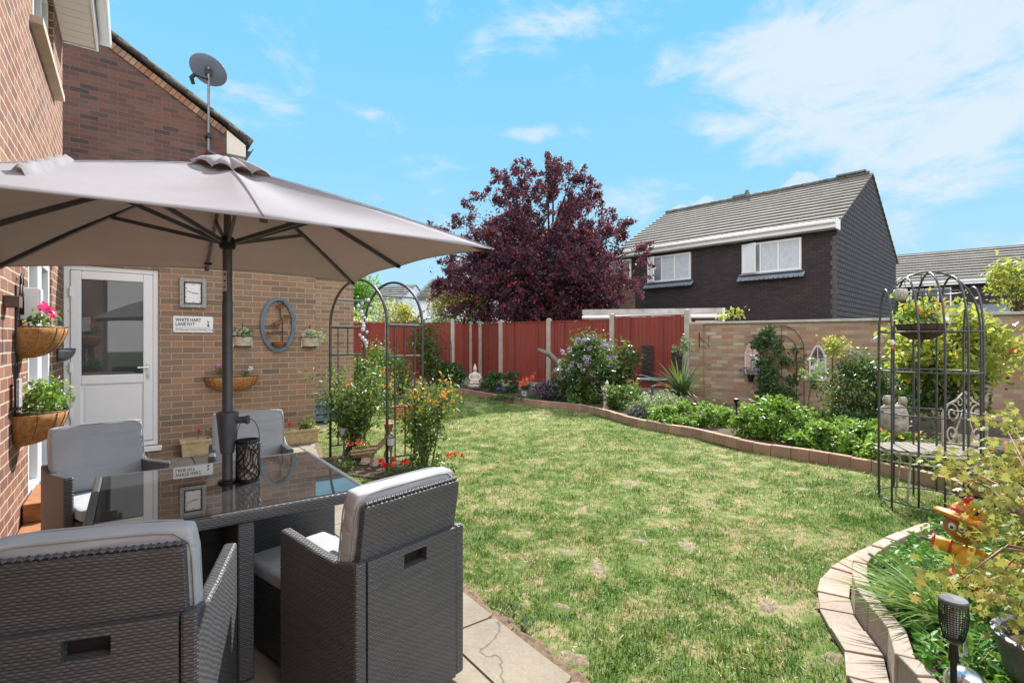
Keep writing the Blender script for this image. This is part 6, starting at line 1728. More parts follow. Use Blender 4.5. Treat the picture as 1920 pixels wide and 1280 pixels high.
# bracket on the pier and white rose pot
br_ = wthing('hanging_bracket', 'thin black angle bracket on the wall end by the tall concrete post', 'bracket', 1313, 640, .075)
mb = MB(); mb.tube([(0,0,-.12),(0,0,.20)],.008,6); mb.tube([(0,0,.10),(.22,-.06,-.10)],.007,6); mb.tube([(.22,-.06,-.12),(.22,-.06,.12)],.007,6); mb.build('iron_bar', M['metal_black'], br_)
# red fire-hydrant-like plaque at the right edge
rp = wthing('red_plaque', 'round red cast plaque on the garden wall at the right edge', 'plaque', 1908, 652, .008)
mb = MB(); pr = [(.15*math.cos(t), .125*math.sin(t)) for t in np.linspace(0,2*math.pi,28,endpoint=False)]; mb.prism_axis(pr,-.03,0,Matrix.Identity(4)); mb.build('plate', M['red_paint'], rp, bevel=.008)
mb = MB(); mb.box(-.045,.045,-.036,-.031,.0,.03); mb.build('slot', M['metal_black'], rp)
mb = MB(); mb.box(-.10,.10,-.036,-.031,-.075,-.055); mb.box(-.11,.11,-.036,-.031,.055,.068); mb.build('raised_band', M['red_paint'], rp)

# on the red fence
fdir = (Vector((*FA,0))-Vector((*FB,0))).normalized(); frot = math.atan2(fdir.y, fdir.x)
def onfence(x, y, off=.05, a=FA, b=FC):
    a_, b_ = Vector((*a,0)), Vector((*b,0)); d = (b_-a_).normalized(); u = (x-960)/960; t = (u*a_.y-a_.x)/(d.x-u*d.y)
    p = a_+d*t; nrm = Vector((-.58,-.815,0)); p = p+nrm*off; return Vector((p.x,p.y,EYE+(640-y)*p.y/960))
for x, y, h, lab in ((1216,677,.76,'dark carved wooden panel on the red fence above the bird bath'),(1273,683,.74,'dark carved wooden panel on the red fence nearest the tall post')):
    t = thing('carved_panel', lab, 'wall panel', onfence(x,y,.035), frot, group='carved panels on the fence')
    mb = MB(); mb.box(-.13,.13,-.05,0,-h/2,h/2); mb.build('board', M['carved'], t, bevel=.006)
    g = np.random.default_rng(int(x)); mb = MB()
    for k in range(12): 
        zc_ = -h/2+.05+k*(h-.1)/11; mb.tube([(-.10*math.cos(a)*(1 if k%2 else -1), -.054, zc_+.025*math.sin(2*a)) for a in np.linspace(0,math.pi,11)],.005,5)
    mb.build('carved_relief', M['carved'], t, smooth=True)
pl_ = thing('slatted_plaque', 'faint small louvred plaque on the red fence behind the curved log', 'plaque', onfence(1017,675,.03,FB,FD), frot)
mb = MB()
for k in range(7): mb.box(-.10,.10,-.012,0,-.20+.055*k,-.175+.055*k)
mb.box(-.105,-.09,-.010,0,-.22,.20); mb.box(.09,.105,-.010,0,-.22,.20); mb.build('slats', plain_cache('dusky_red',(.24,.07,.06),var=.25), pl_)
# curved driftwood
dw = thing('driftwood_branch', 'curved grey driftwood branch leaning before the red fence left of the lilac', 'branch', (1.15,13.0,.07))
mb = MB(); pts = [at(1008,655,13.1),at(1030,664,13.05),at(1045,678,13.0),at(1052,698,13.0),at(1055,730,13.0),Vector((1.3,13.0,.0))]
mb.tube([p-Vector((1.15,13.0,.07)) for p in pts],[.05,.075,.08,.075,.07,.07],9); mb.build('limb', plain_cache('grey_driftwood',(.17,.15,.13),var=.35,scale=22,bmp=.8), dw, smooth=True)

# bird bath
bb = thing('bird_bath', 'wide shallow bird bath on a thin stem before the carved panels', 'bird bath', (2.90,10.6,.07))
mb = MB(); mb.lathe([(.001,.50),(.08,.50),(.24,.535),(.315,.575),(.305,.585),(.20,.555),(.001,.535)],seg=28); mb.build('bowl', M['shabby'] if False else plain_cache('grey_green_bowl',(.22,.25,.26),var=.25), bb, auto=40)
mb = MB(); mb.lathe([(.001,.565),(.27,.565)],seg=28); mb.build('water', glassmat('bird_bath_water',(.02,.06,.12),.02), bb)
mb = MB(); mb.lathe([(.001,-.07),(.12,-.07),(.11,.02),(.035,.06),(.03,.45),(.06,.50)],seg=14); mb.build('stem', plain_cache('grey_green_bowl',(.22,.25,.26)), bb, auto=40)
# little pillar statue in front of the lilac
ps = thing('stone_figure', 'small pale stone figure on a turned pedestal below the lilac', 'statue', (1.90,10.32,.05)); ps.scale = (1.1,1.1,1.12)
mb = MB(); mb.lathe([(.001,-.05),(.085,-.05),(.08,.02),(.05,.06),(.055,.20),(.045,.24),(.07,.27),(.075,.30),(.001,.31)],seg=14); mb.build('pedestal', M['stone_pale'], ps, auto=50)
mb = MB(); mb.lathe([(.06,.30),(.065,.36),(.045,.41),(.03,.435),(.001,.44)],seg=12,sy=.8); mb.ball((.01,-.01,.47),.035,12); mb.tube([(-.03,0,.39),(-.07,-.02,.36),(-.09,-.01,.41)],[.018,.014,.01],7); mb.tube([(.04,0,.39),(.06,-.04,.35),(.02,-.06,.34)],[.018,.014,.01],7); mb.lathe([(.02,0),(.001,.045)],(.015,0,.495),8); mb.build('figure', M['stone_pale'], ps, smooth=True)
# seated statue
bd = thing('seated_statue', 'pale stone seated meditating statue by the far left corner of the fence', 'statue', (-1.03,14.25,.12)); bd.scale = (.78,.8,.8)
mb = MB(); mb.lathe([(.001,0),(.20,0),(.26,.05),(.28,.12),(.22,.17),(.001,.18)],seg=20,sy=.75); mb.build('lotus_base', M['stone_pale'], bd, smooth=True)
mb = MB(); mb.lathe([(.001,.14),(.25,.16),(.23,.24),(.15,.28),(.13,.36),(.155,.46),(.14,.52),(.06,.56),(.045,.60),(.001,.60)],seg=20,sy=.72)
for s in (-1,1): mb.tube([(s*.145,0,.49),(s*.20,-.03,.36),(s*.10,-.13,.27),(0,-.15,.26)],[.045,.042,.035,.03],8); mb.tube([(s*.20,-.02,.20),(s*.12,-.15,.19),(-s*.06,-.17,.20)],[.06,.055,.04],8)
mb.build('body', M['stone_pale'], bd, smooth=True)
mb = MB(); mb.ball((0,-.01,.67),.072,14,sy=.95,sz=1.2); mb.lathe([(.055,.72),(.045,.765),(.028,.79),(.022,.82),(.001,.87)],seg=12); mb.tube([(0,-.07,.70),(0,-.088,.67),(0,-.075,.655)],.010,5); mb.build('head', M['stone_pale'], bd, smooth=True)

# terracotta pot by the arch, blue box by the far wall
t = thing('terracotta_pot', 'terracotta pot on the lawn edge seen between the arch ladders', 'plant pot', (-2.12,9.75,0))
mb = MB(); mb.lathe([(.001,0),(.10,0),(.145,.16),(.16,.165),(.16,.20),(.14,.20),(.135,.17),(.001,.16)],seg=20); mb.build('pot', M['terracotta'], t, auto=40)
mb = MB(); mb.lathe([(.02,.19),(.08,.21),(.03,.24),(.001,.25)],seg=10); mb.build('ornament', M['terracotta'], t, smooth=True)
t = thing('storage_box', 'low blue grey garden box at the foot of the far brick wall', 'box', W_(2.95,GB-.35,0), HROT)
mb = MB(); mb.box(-.42,.52,-.22,.2,0,.10); mb.box(-.44,.54,-.24,.22,.28,.33)
for x in (-.40,-.12,.20,.47): mb.box(x,x+.06,-.21,-.15,.10,.28); mb.box(x,x+.06,.13,.19,.10,.28)
mb.box(-.36,.46,-.19,.17,.12,.26)
mb.build('box', M['blue_wood'], t, bevel=.006)

# ------------------------------------------------------------------ solar stake lights
def stake(name, label, loc, H, hr, style, group=None):
    t = thing(name, label, 'garden light', loc, 0, group)
    mb = MB(); mb.tube([(0,0,-.05),(0,0,H-hr*1.6)], hr*.22, 10); mb.lathe([(hr*.22,H-hr*3.2),(hr*.42,H-hr*2.0),(hr*.75,H-hr*1.75)],seg=16); mb.build('stake', M['metal_grey'] if style == 1 else M['metal_black'], t, auto=40)
    if style == 1:
        mb = MB(); mb.lathe([(hr*.72,H-hr*1.75),(hr*.85,H-hr*.2),(hr*.7,H-hr*.15)],seg=16); mb.build('lens', plain_cache('frosted_lens',(.45,.46,.48),rough=.25), t, auto=40)
        mb = MB(); mb.lathe([(hr*.9,H-hr*.25),(hr,H-hr*.1),(hr,H),(.0,H+.006)],seg=18); mb.build('cap', M['metal_grey'], t, auto=40)
    else:
        mb = MB(); mb.lathe([(hr*.45,H-hr*1.9),(hr*.85,H-hr*1.2),(hr,H-hr*.1),(hr*.8,H),(.001,H+.002)],seg=16); mb.build('head', M['metal_black'], t, auto=40)
    return t
stake('stake_light', 'grey stake light at the left foot of the rose bush', (-2.01,6.12,0), .40, .052, 1)
stake('stake_light', 'grey stake light against the front right arch post', (-1.30,5.50,0), .40, .052, 1)
stake('stake_light', 'slim black stake light between the two bright green mounds', gp(1389,812)+Vector((0,.15,.07)), .45, .045, 2)

# wheelbarrow with a flowerpot-headed pusher
wbp = Vector((-1.62,5.85,.02))
wb_ = thing('wheelbarrow_planter', 'little log wheelbarrow of red flowers pushed by a wooden pot man', 'planter', wbp, R(12)); wb_.scale = (.82,.82,.82); g = np.random.default_rng(17)
mb = MB(); 
for k in range(5): mb.tube([(-.22,-.06+.04*k-.02,.15-.008*abs(k-2)),(.06,-.06+.04*k-.02,.15-.008*abs(k-2))],.022,9)
for s in (-.115,.115):
    for z in (.165,.205): mb.tube([(-.25,s,z),(.10,s,z+.03)],.021,9)
mb.tube([(.06,-.11,.19),(.06,.11,.19)],.02,9); mb.tube([(-.22,-.11,.19),(-.22,.11,.19)],.02,9); mb.build('barrow', M['wood_grey'], wb_, auto=50)
mb = MB(); 
for s in (-.12,.12): mb.tube([(.05,s,.19),(.24,s,.36)],.022,9)
mb.build('handle', M['wood_grey'], wb_, auto=50)
mb = MB(); mb.tube([(-.19,-.025,.075),(-.19,.025,.075)],.07,20); mb.tube([(-.19,-.06,.075),(-.19,.06,.075)],.012,8); mb.build('wheel', M['bark'], wb_, auto=40)
mb = MB(); mb.tube([(.02,-.08,.15),(.03,-.09,0)],.018,8); mb.tube([(.02,.08,.15),(.03,.09,0)],.018,8); mb.build('leg', M['wood_grey'], wb_)
P = clump_points(ell_clumps(9,(-.08,0,.25),(.13,.08,.05),g,.1),24,.03,g); scatter('foliage',P,.035,M['mid_green'],wb_,g=g)
blooms(wb_,'red_flower',[tuple(p) for p in (g.normal(size=(9,3))*(.09,.06,.025)+(-.08,-.03,.32))],.042,'fl_coral',g,n=3,sp=.012)
mb = MB(); mb.tube([(.25,0,.24),(.25,0,.42)],[.055,.06],14); mb.build('man_body', M['wood_grey'], wb_, auto=50)
mb = MB()
for s in (-1,1): mb.tube([(.25,s*.05,.24),(.20,s*.06,.12),(.26,s*.06,.0)],.022,8)
mb.build('man_leg', M['wood_grey'], wb_, auto=50)
mb = MB()
for s in (-1,1): mb.tube([(.25,s*.065,.40),(.33 if s<0 else .30,s*.12,.33),(.20,s*.12,.30)],.018,8)
mb.build('man_arm', M['wood_grey'], wb_, auto=50)
mb = MB(); mb.tube([(.25,0,.42),(.25,0,.45)],.02,8); mb.lathe([(.001,.44),(.045,.44),(.062,.53),(.068,.535),(.068,.56),(.055,.565),(.001,.575)],(.25,0,0),18); mb.build('pot_head', M['terracotta'], wb_, auto=40)

# ------------------------------------------------------------------ things in the bottom right bed
tp_ = Vector((1.466,1.70,.10))
tq = thing('garden_torch', 'dark mesh headed solar torch standing in the bottom right bed', 'garden light', tp_)
mb = MB(); mb.tube([(0,0,-.1),(0,0,.30)],[.012,.013],10); mb.tube([(0,0,.27),(0,0,.35)],[.020,.014],12); mb.tube([(0,0,0),(0,0,.14)],.016,10); mb.build('stake', M['metal_black'], tq, auto=40)
mb = MB(); prof = [(.036,.345),(.050,.39),(.0535,.43),(.0525,.472)]
for k in range(30):
    a = R(12*k); mb.tube([(r_*math.cos(a),r_*math.sin(a),z) for r_,z in prof],.0016,4)
for k in range(17):
    f_ = k/16; z = .345+.127*f_; r_ = np.interp(z,[p[1] for p in prof],[p[0] for p in prof]); mb.tube([(r_*math.cos(t),r_*math.sin(t),z) for t in np.linspace(0,2*math.pi,30,endpoint=False)],.0013,4,closed=True)
mb.build('mesh_head', M['metal_black'], tq, smooth=True)
mb = MB(); mb.lathe([(.020,.33),(.036,.345),(.036,.350)],seg=20); mb.lathe([(.054,.468),(.055,.478),(.050,.482),(.001,.480)],seg=24); mb.build('cap', M['metal_dark'], tq, auto=40)
mb = MB(); mb.lathe([(.018,.35),(.020,.44),(.001,.45)],seg=12); mb.build('lamp_core', plain_cache('frosted_lens',(.45,.46,.48)), tq, smooth=True); tq.scale = (.74,.74,.97)
# mirror ball
bl_ = thing('gazing_ball', 'silver gazing ball low behind the foot of the garden torch', 'ornament', (1.54,1.74,.10))
mb = MB(); mb.ball((0,0,.155),.058,24); mb.build('ball', M['chrome'], bl_, smooth=True)
mb = MB(); mb.lathe([(.03,0),(.012,.03),(.012,.09),(.025,.10)],seg=12); mb.build('stand', M['metal_black'], bl_, auto=40)
# glazed pot
gp_ = thing('glazed_pot', 'dark glazed pot with a gold flower at the bottom right corner', 'plant pot', (1.96,1.84,.08))
mb = MB(); mb.lathe([(.001,0),(.10,0),(.125,.06),(.155,.18),(.168,.24),(.176,.245),(.178,.262),(.165,.268),(.150,.262),(.145,.22),(.001,.21)],seg=30); mb.build('pot', M['glaze_grey'], gp_, auto=40)
mb = MB(); mb.lathe([(.001,.225),(.146,.225)],seg=24); mb.build('compost', M['soil'], gp_)
mb = MB()
for k in range(7):
    a = R(-75+25*k); c0_ = Vector((-.128,-.112,.11)); n_ = Vector((-.75,-.66,0)).normalized(); x_ = Vector((.66,-.75,0))
    c0_ = Vector((-.105,-.100,.10))
    tip = c0_ + x_*math.sin(a)*.055 + Vector((0,0,math.cos(a)*.055)); base_ = c0_
    out_ = n_*.012
    mb.tube([base_+out_*.4, base_.lerp(tip,.5)+out_*1.2, tip+out_*(.9+.5*math.cos(a))],[.004,.007,.001],5)
mb.build('flower_motif', M['yellow'], gp_, smooth=True)
# scarecrow
sc_ = thing('scarecrow_ornament', 'orange pumpkin headed scarecrow ornament in the bottom right bed', 'ornament', (2.22,2.50,.10), R(-41)); sc_.scale = (.88,.88,.95)
mb = MB(); hc = Vector((0,0,.43)); vs_ = MB().ball((0,0,0),.098,28,sx=1.05,sy=.95,sz=.78)
vv = []
for v_ in vs_.v:
    a = math.atan2(v_[1], v_[0]); k_ = 1-.035*abs(math.sin(4*a)); vv.append((v_[0]*k_+hc.x, v_[1]*k_+hc.y, v_[2]+hc.z))
mb.add(vv, vs_.f); mb.build('head', M['pumpkin'], sc_, smooth=True)
for x in (-.060,-.018):
    mb = MB(); mb.ball((x,-.086+.02*abs(x+.04)*0,.448),.018,14,sy=.5,sz=1.15); ey = mb.build('eye', M['plastic_white'], sc_, smooth=True)
    mb = MB(); mb.ball((x-.003,-.096,.446),.0075,10,sy=.4); mb.build('pupil', M['dark_text'], ey, smooth=True)
mb = MB(); mb.lathe([(.001,.0),(.115,-.012),(.128,.0),(.118,.012),(.07,.02),(.062,.06),(.03,.085),(.001,.09)],seg=24,sx=1.1); mb.build('hat', M['orange'], sc_, (-.005,0,.475), (R(-8),R(14),0), smooth=True)
mb = MB(); mb.lathe([(.066,.018),(.072,.03),(.066,.042)],seg=20,sx=1.1); mb.build('hat_band', M['red'], sc_, (-.005,0,.475), (R(-8),R(14),0), smooth=True)
mb = MB()
for k in range(8): a = R(45*k); mb.ball((.028*math.cos(a),0,.028*math.sin(a)),.013,8,sy=.4)
mb.build('hat_flower', M['yellow'], sc_, (.035,-.062,.535), smooth=True)
mb = MB(); mb.ball((.035,-.068,.535),.017,12,sy=.5); mb.build('flower_eye', M['dark_text'], sc_, smooth=True)
mb = MB(); mb.ball((.0,0,.575),.016,10); mb.ball((.022,-.01,.585),.012,8); mb.ball((.10,-.02,.47),.016,10,sx=1.6); mb.build('red_bobble', M['red'], sc_, smooth=True)
mb = MB(); mb.tube([(0,0,-.1),(0,0,.38)],.006,8); mb.tube([(-.20,-.01,.345),(.26,.0,.245)],.009,8); mb.build('pole', M['wood_slat'], sc_, auto=40)
mb = MB(); mb.tube([(0,0,.335),(0,-.005,.26),(.01,0,.16)],[.04,.062,.078],14); mb.build('coat', M['yellow'], sc_, smooth=True)
for s in (-1,1):
    mb = MB()
    if s < 0: mb.tube([(-.02,-.005,.315),(-.09,-.01,.325),(-.15,-.01,.335)],[.032,.035,.036],12)
    else: mb.tube([(.03,-.005,.305),(.12,-.005,.28),(.21,0,.255)],[.032,.04,.045],12)
    mb.build('sleeve', M['yellow'], sc_, smooth=True)
mb = MB()
for x,z,r_ in ((-.07,.322,.036),(-.145,.334,.038),(.14,.272,.043)): mb.tube([(x-.007,-.008,z+.001),(x+.007,-.008,z-.001)],r_,14)
for z,r_ in ((.24,.068),(.19,.077)): mb.tube([(.0,-.002,z-.006),(.0,-.002,z+.006)],r_,16)
mb.build('red_stripe', M['red'], sc_, smooth=True)
mb = MB()
for s in (-1,1): mb.tube([(s*.035,0,.17),(s*.055,-.01,.09),(s*.075,-.01,.03)],[.03,.028,.020],10)
mb.build('trouser_leg', M['orange'], sc_, smooth=True)
# ------------------------------------------------------------------ planting
# rose bushes under the arch
def rose(name, label, c, h, r, seed, n_cane, tips, lean=(0,0), leaf='rose_leaf', per=16, cover=1.0, base_r=.03):
    g = np.random.default_rng(seed); org = (c[0],c[1],0.0); t = thing(name, label, 'rose bush', org)
    canes = MB(); P = []; T = []
    for k in range(n_cane):
        a = g.uniform(0,2*math.pi); L = h*g.uniform(.55,1.05); rr = r*g.uniform(.4,1.1)
        p0 = Vector((c[0]+g.normal()*.05, c[1]+g.normal()*.05, 0)); p3 = Vector((c[0]+math.cos(a)*rr+lean[0], c[1]+math.sin(a)*rr+lean[1], L))
        pts = [p0.lerp(p3, s)+Vector((0,0,.12*h*math.sin(s*math.pi))) for s in (0,.25,.5,.75,1)]
        canes.tube(pts, [.006,.005,.004,.003,.002], 5)
        for s in np.linspace(.28,1,8):
            q = p0.lerp(p3, s)+Vector((0,0,.12*h*math.sin(s*math.pi)))
            nn = int(per*g.uniform(.5,1.4)*cover)
            sp = g.normal(size=(nn,3))*(.075,.075,.055)
            P.append(np.array(q)+sp)
        if k < tips: T.append(np.array(pts[-1])+g.normal(size=(20,3))*(.06,.06,.075)+(0,0,.03))
    P = np.concatenate(P); P = P[P[:,2] > .06]
    scatter('foliage', P, g.uniform(.035,.065,len(P)), M[leaf], t, LEAF5, up=.5, g=g, org=org)
    if T: T = np.concatenate(T); scatter('young_leaf', T, g.uniform(.035,.06,len(T)), M['orange_tip'], t, LEAF, g=g, org=org)
    canes.build('cane', M['stem'], t, (-c[0],-c[1],0), smooth=True)
    return t, g
t, g = rose('rose_bush', 'big glossy rose bush climbing inside the left of the metal arch', (-1.92,6.28,0), 1.15, .50, 101, 30, 4, per=15)
g2_ = np.random.default_rng(1); mb = MB()
for k in range(7): mb.tube([(g2_.normal()*.05,g2_.normal()*.05,-.02),(g2_.normal()*.07,g2_.normal()*.05,.25),(g2_.normal()*.12,g2_.normal()*.1,.55)],[.03,.022,.012],7)
mb.build('trunk', M['bark'], t, auto=50)
rose('rose_bush', 'young orange tipped rose bush at the right of the metal arch', (-.92,5.72,0), .95, .27, 102, 13, 9, per=15)
rose('rose_bush', 'sparse orange leaved rose stem between the arch posts', (-1.12,5.92,0), .80, .14, 103, 6, 6, per=6)
# low flowers
def tuft(name, label, c, r, h, n, size, leaf, fl=None, nfl=0, fsize=.04, seed=1, tm=LEAF, cat='plant', sig=.035, ncl=None, group=None):
    g = np.random.default_rng(seed); org = (c[0],c[1],c[2]); t = thing(name, label, cat, org, group=group)
    K = ell_clumps(ncl or max(6,int(26*r*2)), (c[0],c[1],c[2]+h*.45), (r,r*.8,h*.5), g, .15); K[:,2] = np.maximum(K[:,2], c[2]+.02)
    P = clump_points(K, max(4,n//len(K)), sig, g); P = P[P[:,2] > c[2]]
    scatter('foliage', P, g.uniform(size*.7,size*1.3,len(P)), M[leaf], t, tm, up=.6, g=g, org=org)
    mb = MB()
    for k in range(0,len(K),2): mb.tube([(0,0,-.02),tuple((K[k]-np.array(org))*.95)],[.006,.003],5)
    mb.build('stem', M['stem'], t)
    if fl:
        F = np.stack([g.uniform(-r,r,nfl)*.8,g.uniform(-r,r,nfl)*.6-.02,g.uniform(h*.7,h*1.15,nfl)],1)
        blooms(t,'flower',[tuple(x) for x in F],fsize,fl,g,n=4,sp=.010,face=(0,-.4,.4))
    return t
tuft('red_bedding_flowers','scarlet bedding flowers at the foot of the front right arch post',(-1.20,5.34,.02),.20,.16,170,.035,'mid_green','fl_red',13,.045,111)
tuft('red_bedding_flowers','scarlet bedding flowers at the right edge of the rose bed',(-.62,5.55,.02),.12,.22,60,.035,'mid_green','fl_red',4,.045,112)
tuft('low_plant','small leafy green clump between the wheelbarrow and the table corner',(-1.85,5.55,.02),.16,.14,150,.035,'mid_green',None,0,seed=113)
tuft('low_plant','bluish low clump at the foot of the orange tipped rose',(-.85,5.40,.02),.17,.20,200,.04,'dark_green',None,0,seed=114)
tuft('low_plant','yellowish ground clump beside the right arch post flowers',(-1.02,5.50,.02),.12,.12,90,.035,'bright_green',None,0,seed=115)
tuft('low_plant','dense dark leaves round the foot of the orange tipped rose',(-.93,5.62,.02),.24,.42,420,.045,'rose_leaf',None,0,seed=1021)
# weeds at the patio edge
tuft('weed_clump','silvery weed clump in the grass beside the paving',(.0,2.66,0),.06,.02,40,.022,'grey_leaf',None,0,seed=116)
tuft('weed_clump','larger silvery weed clump near the paving corner',(.05,2.52,0),.06,.02,45,.022,'grey_leaf',None,0,seed=117)

# back border, left to right
bushy('round_shrub', 'rounded dark shrub seen through the metal arch', 'shrub', (-3.05,11.5,.62), (.72,.55,.62), 60, 110, .10, .055, 'mid_green', 121, tm=LEAF5)
g = np.random.default_rng(122)
t = thing('climbing_plant', 'glossy climber on the shaded fence right of the metal arch', 'plant', (-2.35,14.9,.05))
K = np.stack([-2.42+g.normal(size=34)*.20, 14.9+g.normal(size=34)*.12, g.uniform(.3,2.0,34)],1)
P = clump_points(K,42,(.13,.08,.13),g); scatter('foliage',P,g.uniform(.07,.12,len(P)),M['rose_leaf'],t,LEAF5,g=g,org=(-2.35,14.9,.05))
mb = MB(); 
for k in range(6): mb.tube([(g.normal()*.05,0,0),(g.normal()*.15,0,.8),(g.normal()*.25,0,1.6)],[.014,.01,.004],5)
mb.build('stem', M['stem'], t)
tr3 = thing('arched_trellis', 'thin dark arched trellis standing against the shaded fence', 'trellis', (-2.35,15.22,.05))
mb = MB()
for r_ in (.55,.38): mb.tube([(-r_,0,0),(-r_,0,1.2)]+[(-r_*math.cos(a),0,1.2+.55*r_/.55*math.sin(a)) for a in np.linspace(0,math.pi,15)]+[(r_,0,1.2),(r_,0,0)],.009,6)
for z in (.4,.8,1.15): mb.tube([(-.55,0,z),(.55,0,z)],.007,6)
mb.build('wire_frame', M['metal_black'], tr3, auto=50)
def mound(name, label, c, r, per, size, leaf, seed, ncl=None, tm=LEAF, sig=.05, cat='plant', **k):
    return bushy(name, label, cat, c, r, ncl or int(90*max(r[0],.3)*max(r[1],.3)*2+14), per, sig, size, leaf, seed, tm=tm, zmin=.07, dome=True, **k)
mound('low_shrub', 'dark bush immediately left of the seated statue', (-1.75,14.3,.42), (.45,.35,.42), 60, .07, 'dark_green', 131)
mound('low_shrub', 'dark bush right of the seated statue with violet flowers before it', (-.28,13.6,.32), (.55,.35,.34), 60, .07, 'dark_green', 132)
tuft('violet_flowers','small violet flowers on the border edge in front of the dark bush',(-.28,12.75,.08),.16,.16,80,.05,'mid_green','fl_purple',7,.07,133)
t = thing('potted_red_geranium', 'orange red geranium in a white pot on the gravel board', 'plant', (.30,12.4,.08)); g = np.random.default_rng(134)
mb = MB(); mb.lathe([(.001,0),(.06,0),(.08,.14),(.07,.14),(.001,.12)],seg=14); mb.build('pot', M['plastic_white'], t, auto=40)
P = clump_points(ell_clumps(9,(.02,0,.25),(.15,.1,.09),g,.1),22,.04,g); scatter('foliage',P,.06,M['dark_green'],t,g=g); 
blooms(t,'flower',[(-.06,-.05,.33),(-.03,-.05,.35),(-.09,-.04,.31),(.12,-.04,.40),(.22,-.02,.47),(.24,-.02,.50)],.10,'fl_coral',g,n=5,sp=.035)
mound('grey_shrub', 'mauve grey leaved shrub below the curved driftwood', (1.02,11.7,.25), (.55,.35,.27), 60, .06, 'mauve_leaf', 135)
mound('blue_groundcover', 'flat bluish ground cover along the border edge left of the lilac', (.25,11.7,.10), (.9,.22,.07), 30, .05, 'dark_green', 136)
t, K = bushy('lilac_bush', 'tall lilac bush in pale violet flower before the red fence', 'shrub', (1.72,11.4,.78), (.72,.55,.78), 74, 66, .11, .085, 'dark_green', 137, tm=LEAF5, nst=14)
g = np.random.default_rng(138); 
KK = np.concatenate([ell_clumps(90,(1.62,11.35,.95),(.70,.52,.62),g,.85)])
KK = np.array([k for k in KK if k[1] < 11.3 and k[2] > .4])
cone = np.concatenate([k+np.stack([g.normal(size=26)*.028,g.normal(size=26)*.022,g.uniform(-.05,.06,26)],1) for k in KK])
scatter('lilac_flower', cone, .030, M['fl_lilac'], t, FLOWER, g=g, org=(1.72,11.4,0), face=(0,-.8,0))
bushy('climbing_rose', 'blue green rose with a few pale buds against the post right of the lilac', 'rose bush', (2.42,11.6,.95), (.42,.35,.55), 24, 40, .10, .09, 'dark_green', 139, tm=LEAF5)
mound('leafy_shrub', 'mid green bush right of the small stone figure', (2.25,10.2,.30), (.42,.35,.30), 60, .06, 'mid_green', 140)
mound('leafy_shrub', 'mid green bush left of the small stone figure below the lilac', (1.47,11.1,.28), (.38,.3,.30), 50, .06, 'mid_green', 141)
mound('grey_shrub', 'silvery flowering low shrub just above the left bright green mound', (2.62,9.25,.24), (.45,.30,.22), 70, .045, 'variegated', 142)
mound('grey_shrub', 'small grey heather clump on the edging below the bird bath', (2.25,9.1,.15), (.26,.18,.13), 60, .04, 'grey_leaf', 143)
# bright mounds spilling to the edging
def leafy_mound(label, c, r, seed, per=70, size=.065, leaf='bright_green', ncl=60):
    return bushy('leafy_mound', label, 'plant', c, r, ncl, per, (.05,.05,.035), size, leaf, seed, tm=LEAF5, up=.8, lo=.55, zmin=.07, dome=True, stemr=.008, nst=14)
leafy_mound('left bright green leafy mound behind the curving edging', (2.96,8.42,.16), (.76,.44,.23), 151, ncl=70)
leafy_mound('tall bright green leafy mound beneath the climber trellis', (3.78,7.30,.24), (.60,.46,.35), 152, ncl=75)
leafy_mound('long bright green mound running right towards the arbour', (4.22,6.50,.18), (.64,.55,.24), 153, ncl=80)
leafy_mound('low green mound beside the arbour seat at the border edge', (4.28,5.80,.15), (.34,.22,.22), 154, ncl=34)
mound('dark_groundcover', 'dark leafy cover between the bright mounds and garden wall', (5.0,7.7,.16), (.95,.45,.16), 40, .07, 'dark_green', 155)
bushy('evergreen_shrub', 'rounded dark evergreen against the garden wall behind the arbour', 'shrub', (5.72,8.15,.58), (.78,.50,.56), 66, 95, .10, .06, 'dark_green', 156, tm=LEAF5)
t, K = bushy('standard_rose', 'thin stemmed rose with a small yellow green head before the wall', 'rose bush', (5.35,8.55,1.36), (.22,.16,.15), 12, 26, .05, .06, 'acer_back', 157, stemr=.014)
t, K = bushy('standard_rose', 'small white and yellow flowering stem at the dark evergreen edge', 'rose bush', (4.86,8.30,.98), (.16,.12,.16), 9, 18, .045, .055, 'variegated', 158, stemr=.010)
# cordyline
cd = thing('cordyline', 'spiky strap leaved cordyline in front of the end of the wall', 'plant', (3.42,10.35,.07)); g = np.random.default_rng(159)
mb = MB()
for k in range(74):
    a = g.uniform(0,2*math.pi); el = g.uniform(.05,1.35); L = g.uniform(.55,.95); w_ = .020
    d = Vector((math.cos(a)*math.cos(el), math.sin(a)*math.cos(el), math.sin(el))); side = d.cross(Vector((0,0,1))); side = side.normalized() if side.length > .01 else Vector((1,0,0))
    pts = []; b0_ = Vector((0,0,.22))
    for s in np.linspace(0,1,7):
        p = b0_+d*L*s+Vector((0,0,-.40*L*s**2.2*math.cos(el))); pts.append((p, w_*(1-s)**.6*(1 if s > .05 else .6)))
    vs = []; 
    for p, ww in pts: vs += [p-side*ww, p+Vector((0,0,-ww*.5)), p+side*ww]
    mb.add(vs, [(3*i+j,3*i+j+1,3*i+j+4,3*i+j+3) for i in range(6) for j in range(2)])
mb.build('leaf_rosette', M['cordyline'], cd); cd.scale = (1.3,1.3,1.25)
mb = MB(); mb.tube([(0,0,-.05),(0,0,.28)],[.06,.05],9); mb.build('trunk', M['bark'], cd, auto=50)
bushy('white_rose', 'pale flowered rose head rising above the cordyline beside the tall post', 'rose bush', (3.66,11.0,1.32), (.20,.14,.16), 11, 26, .05, .06, 'variegated', 160, stemr=.014)
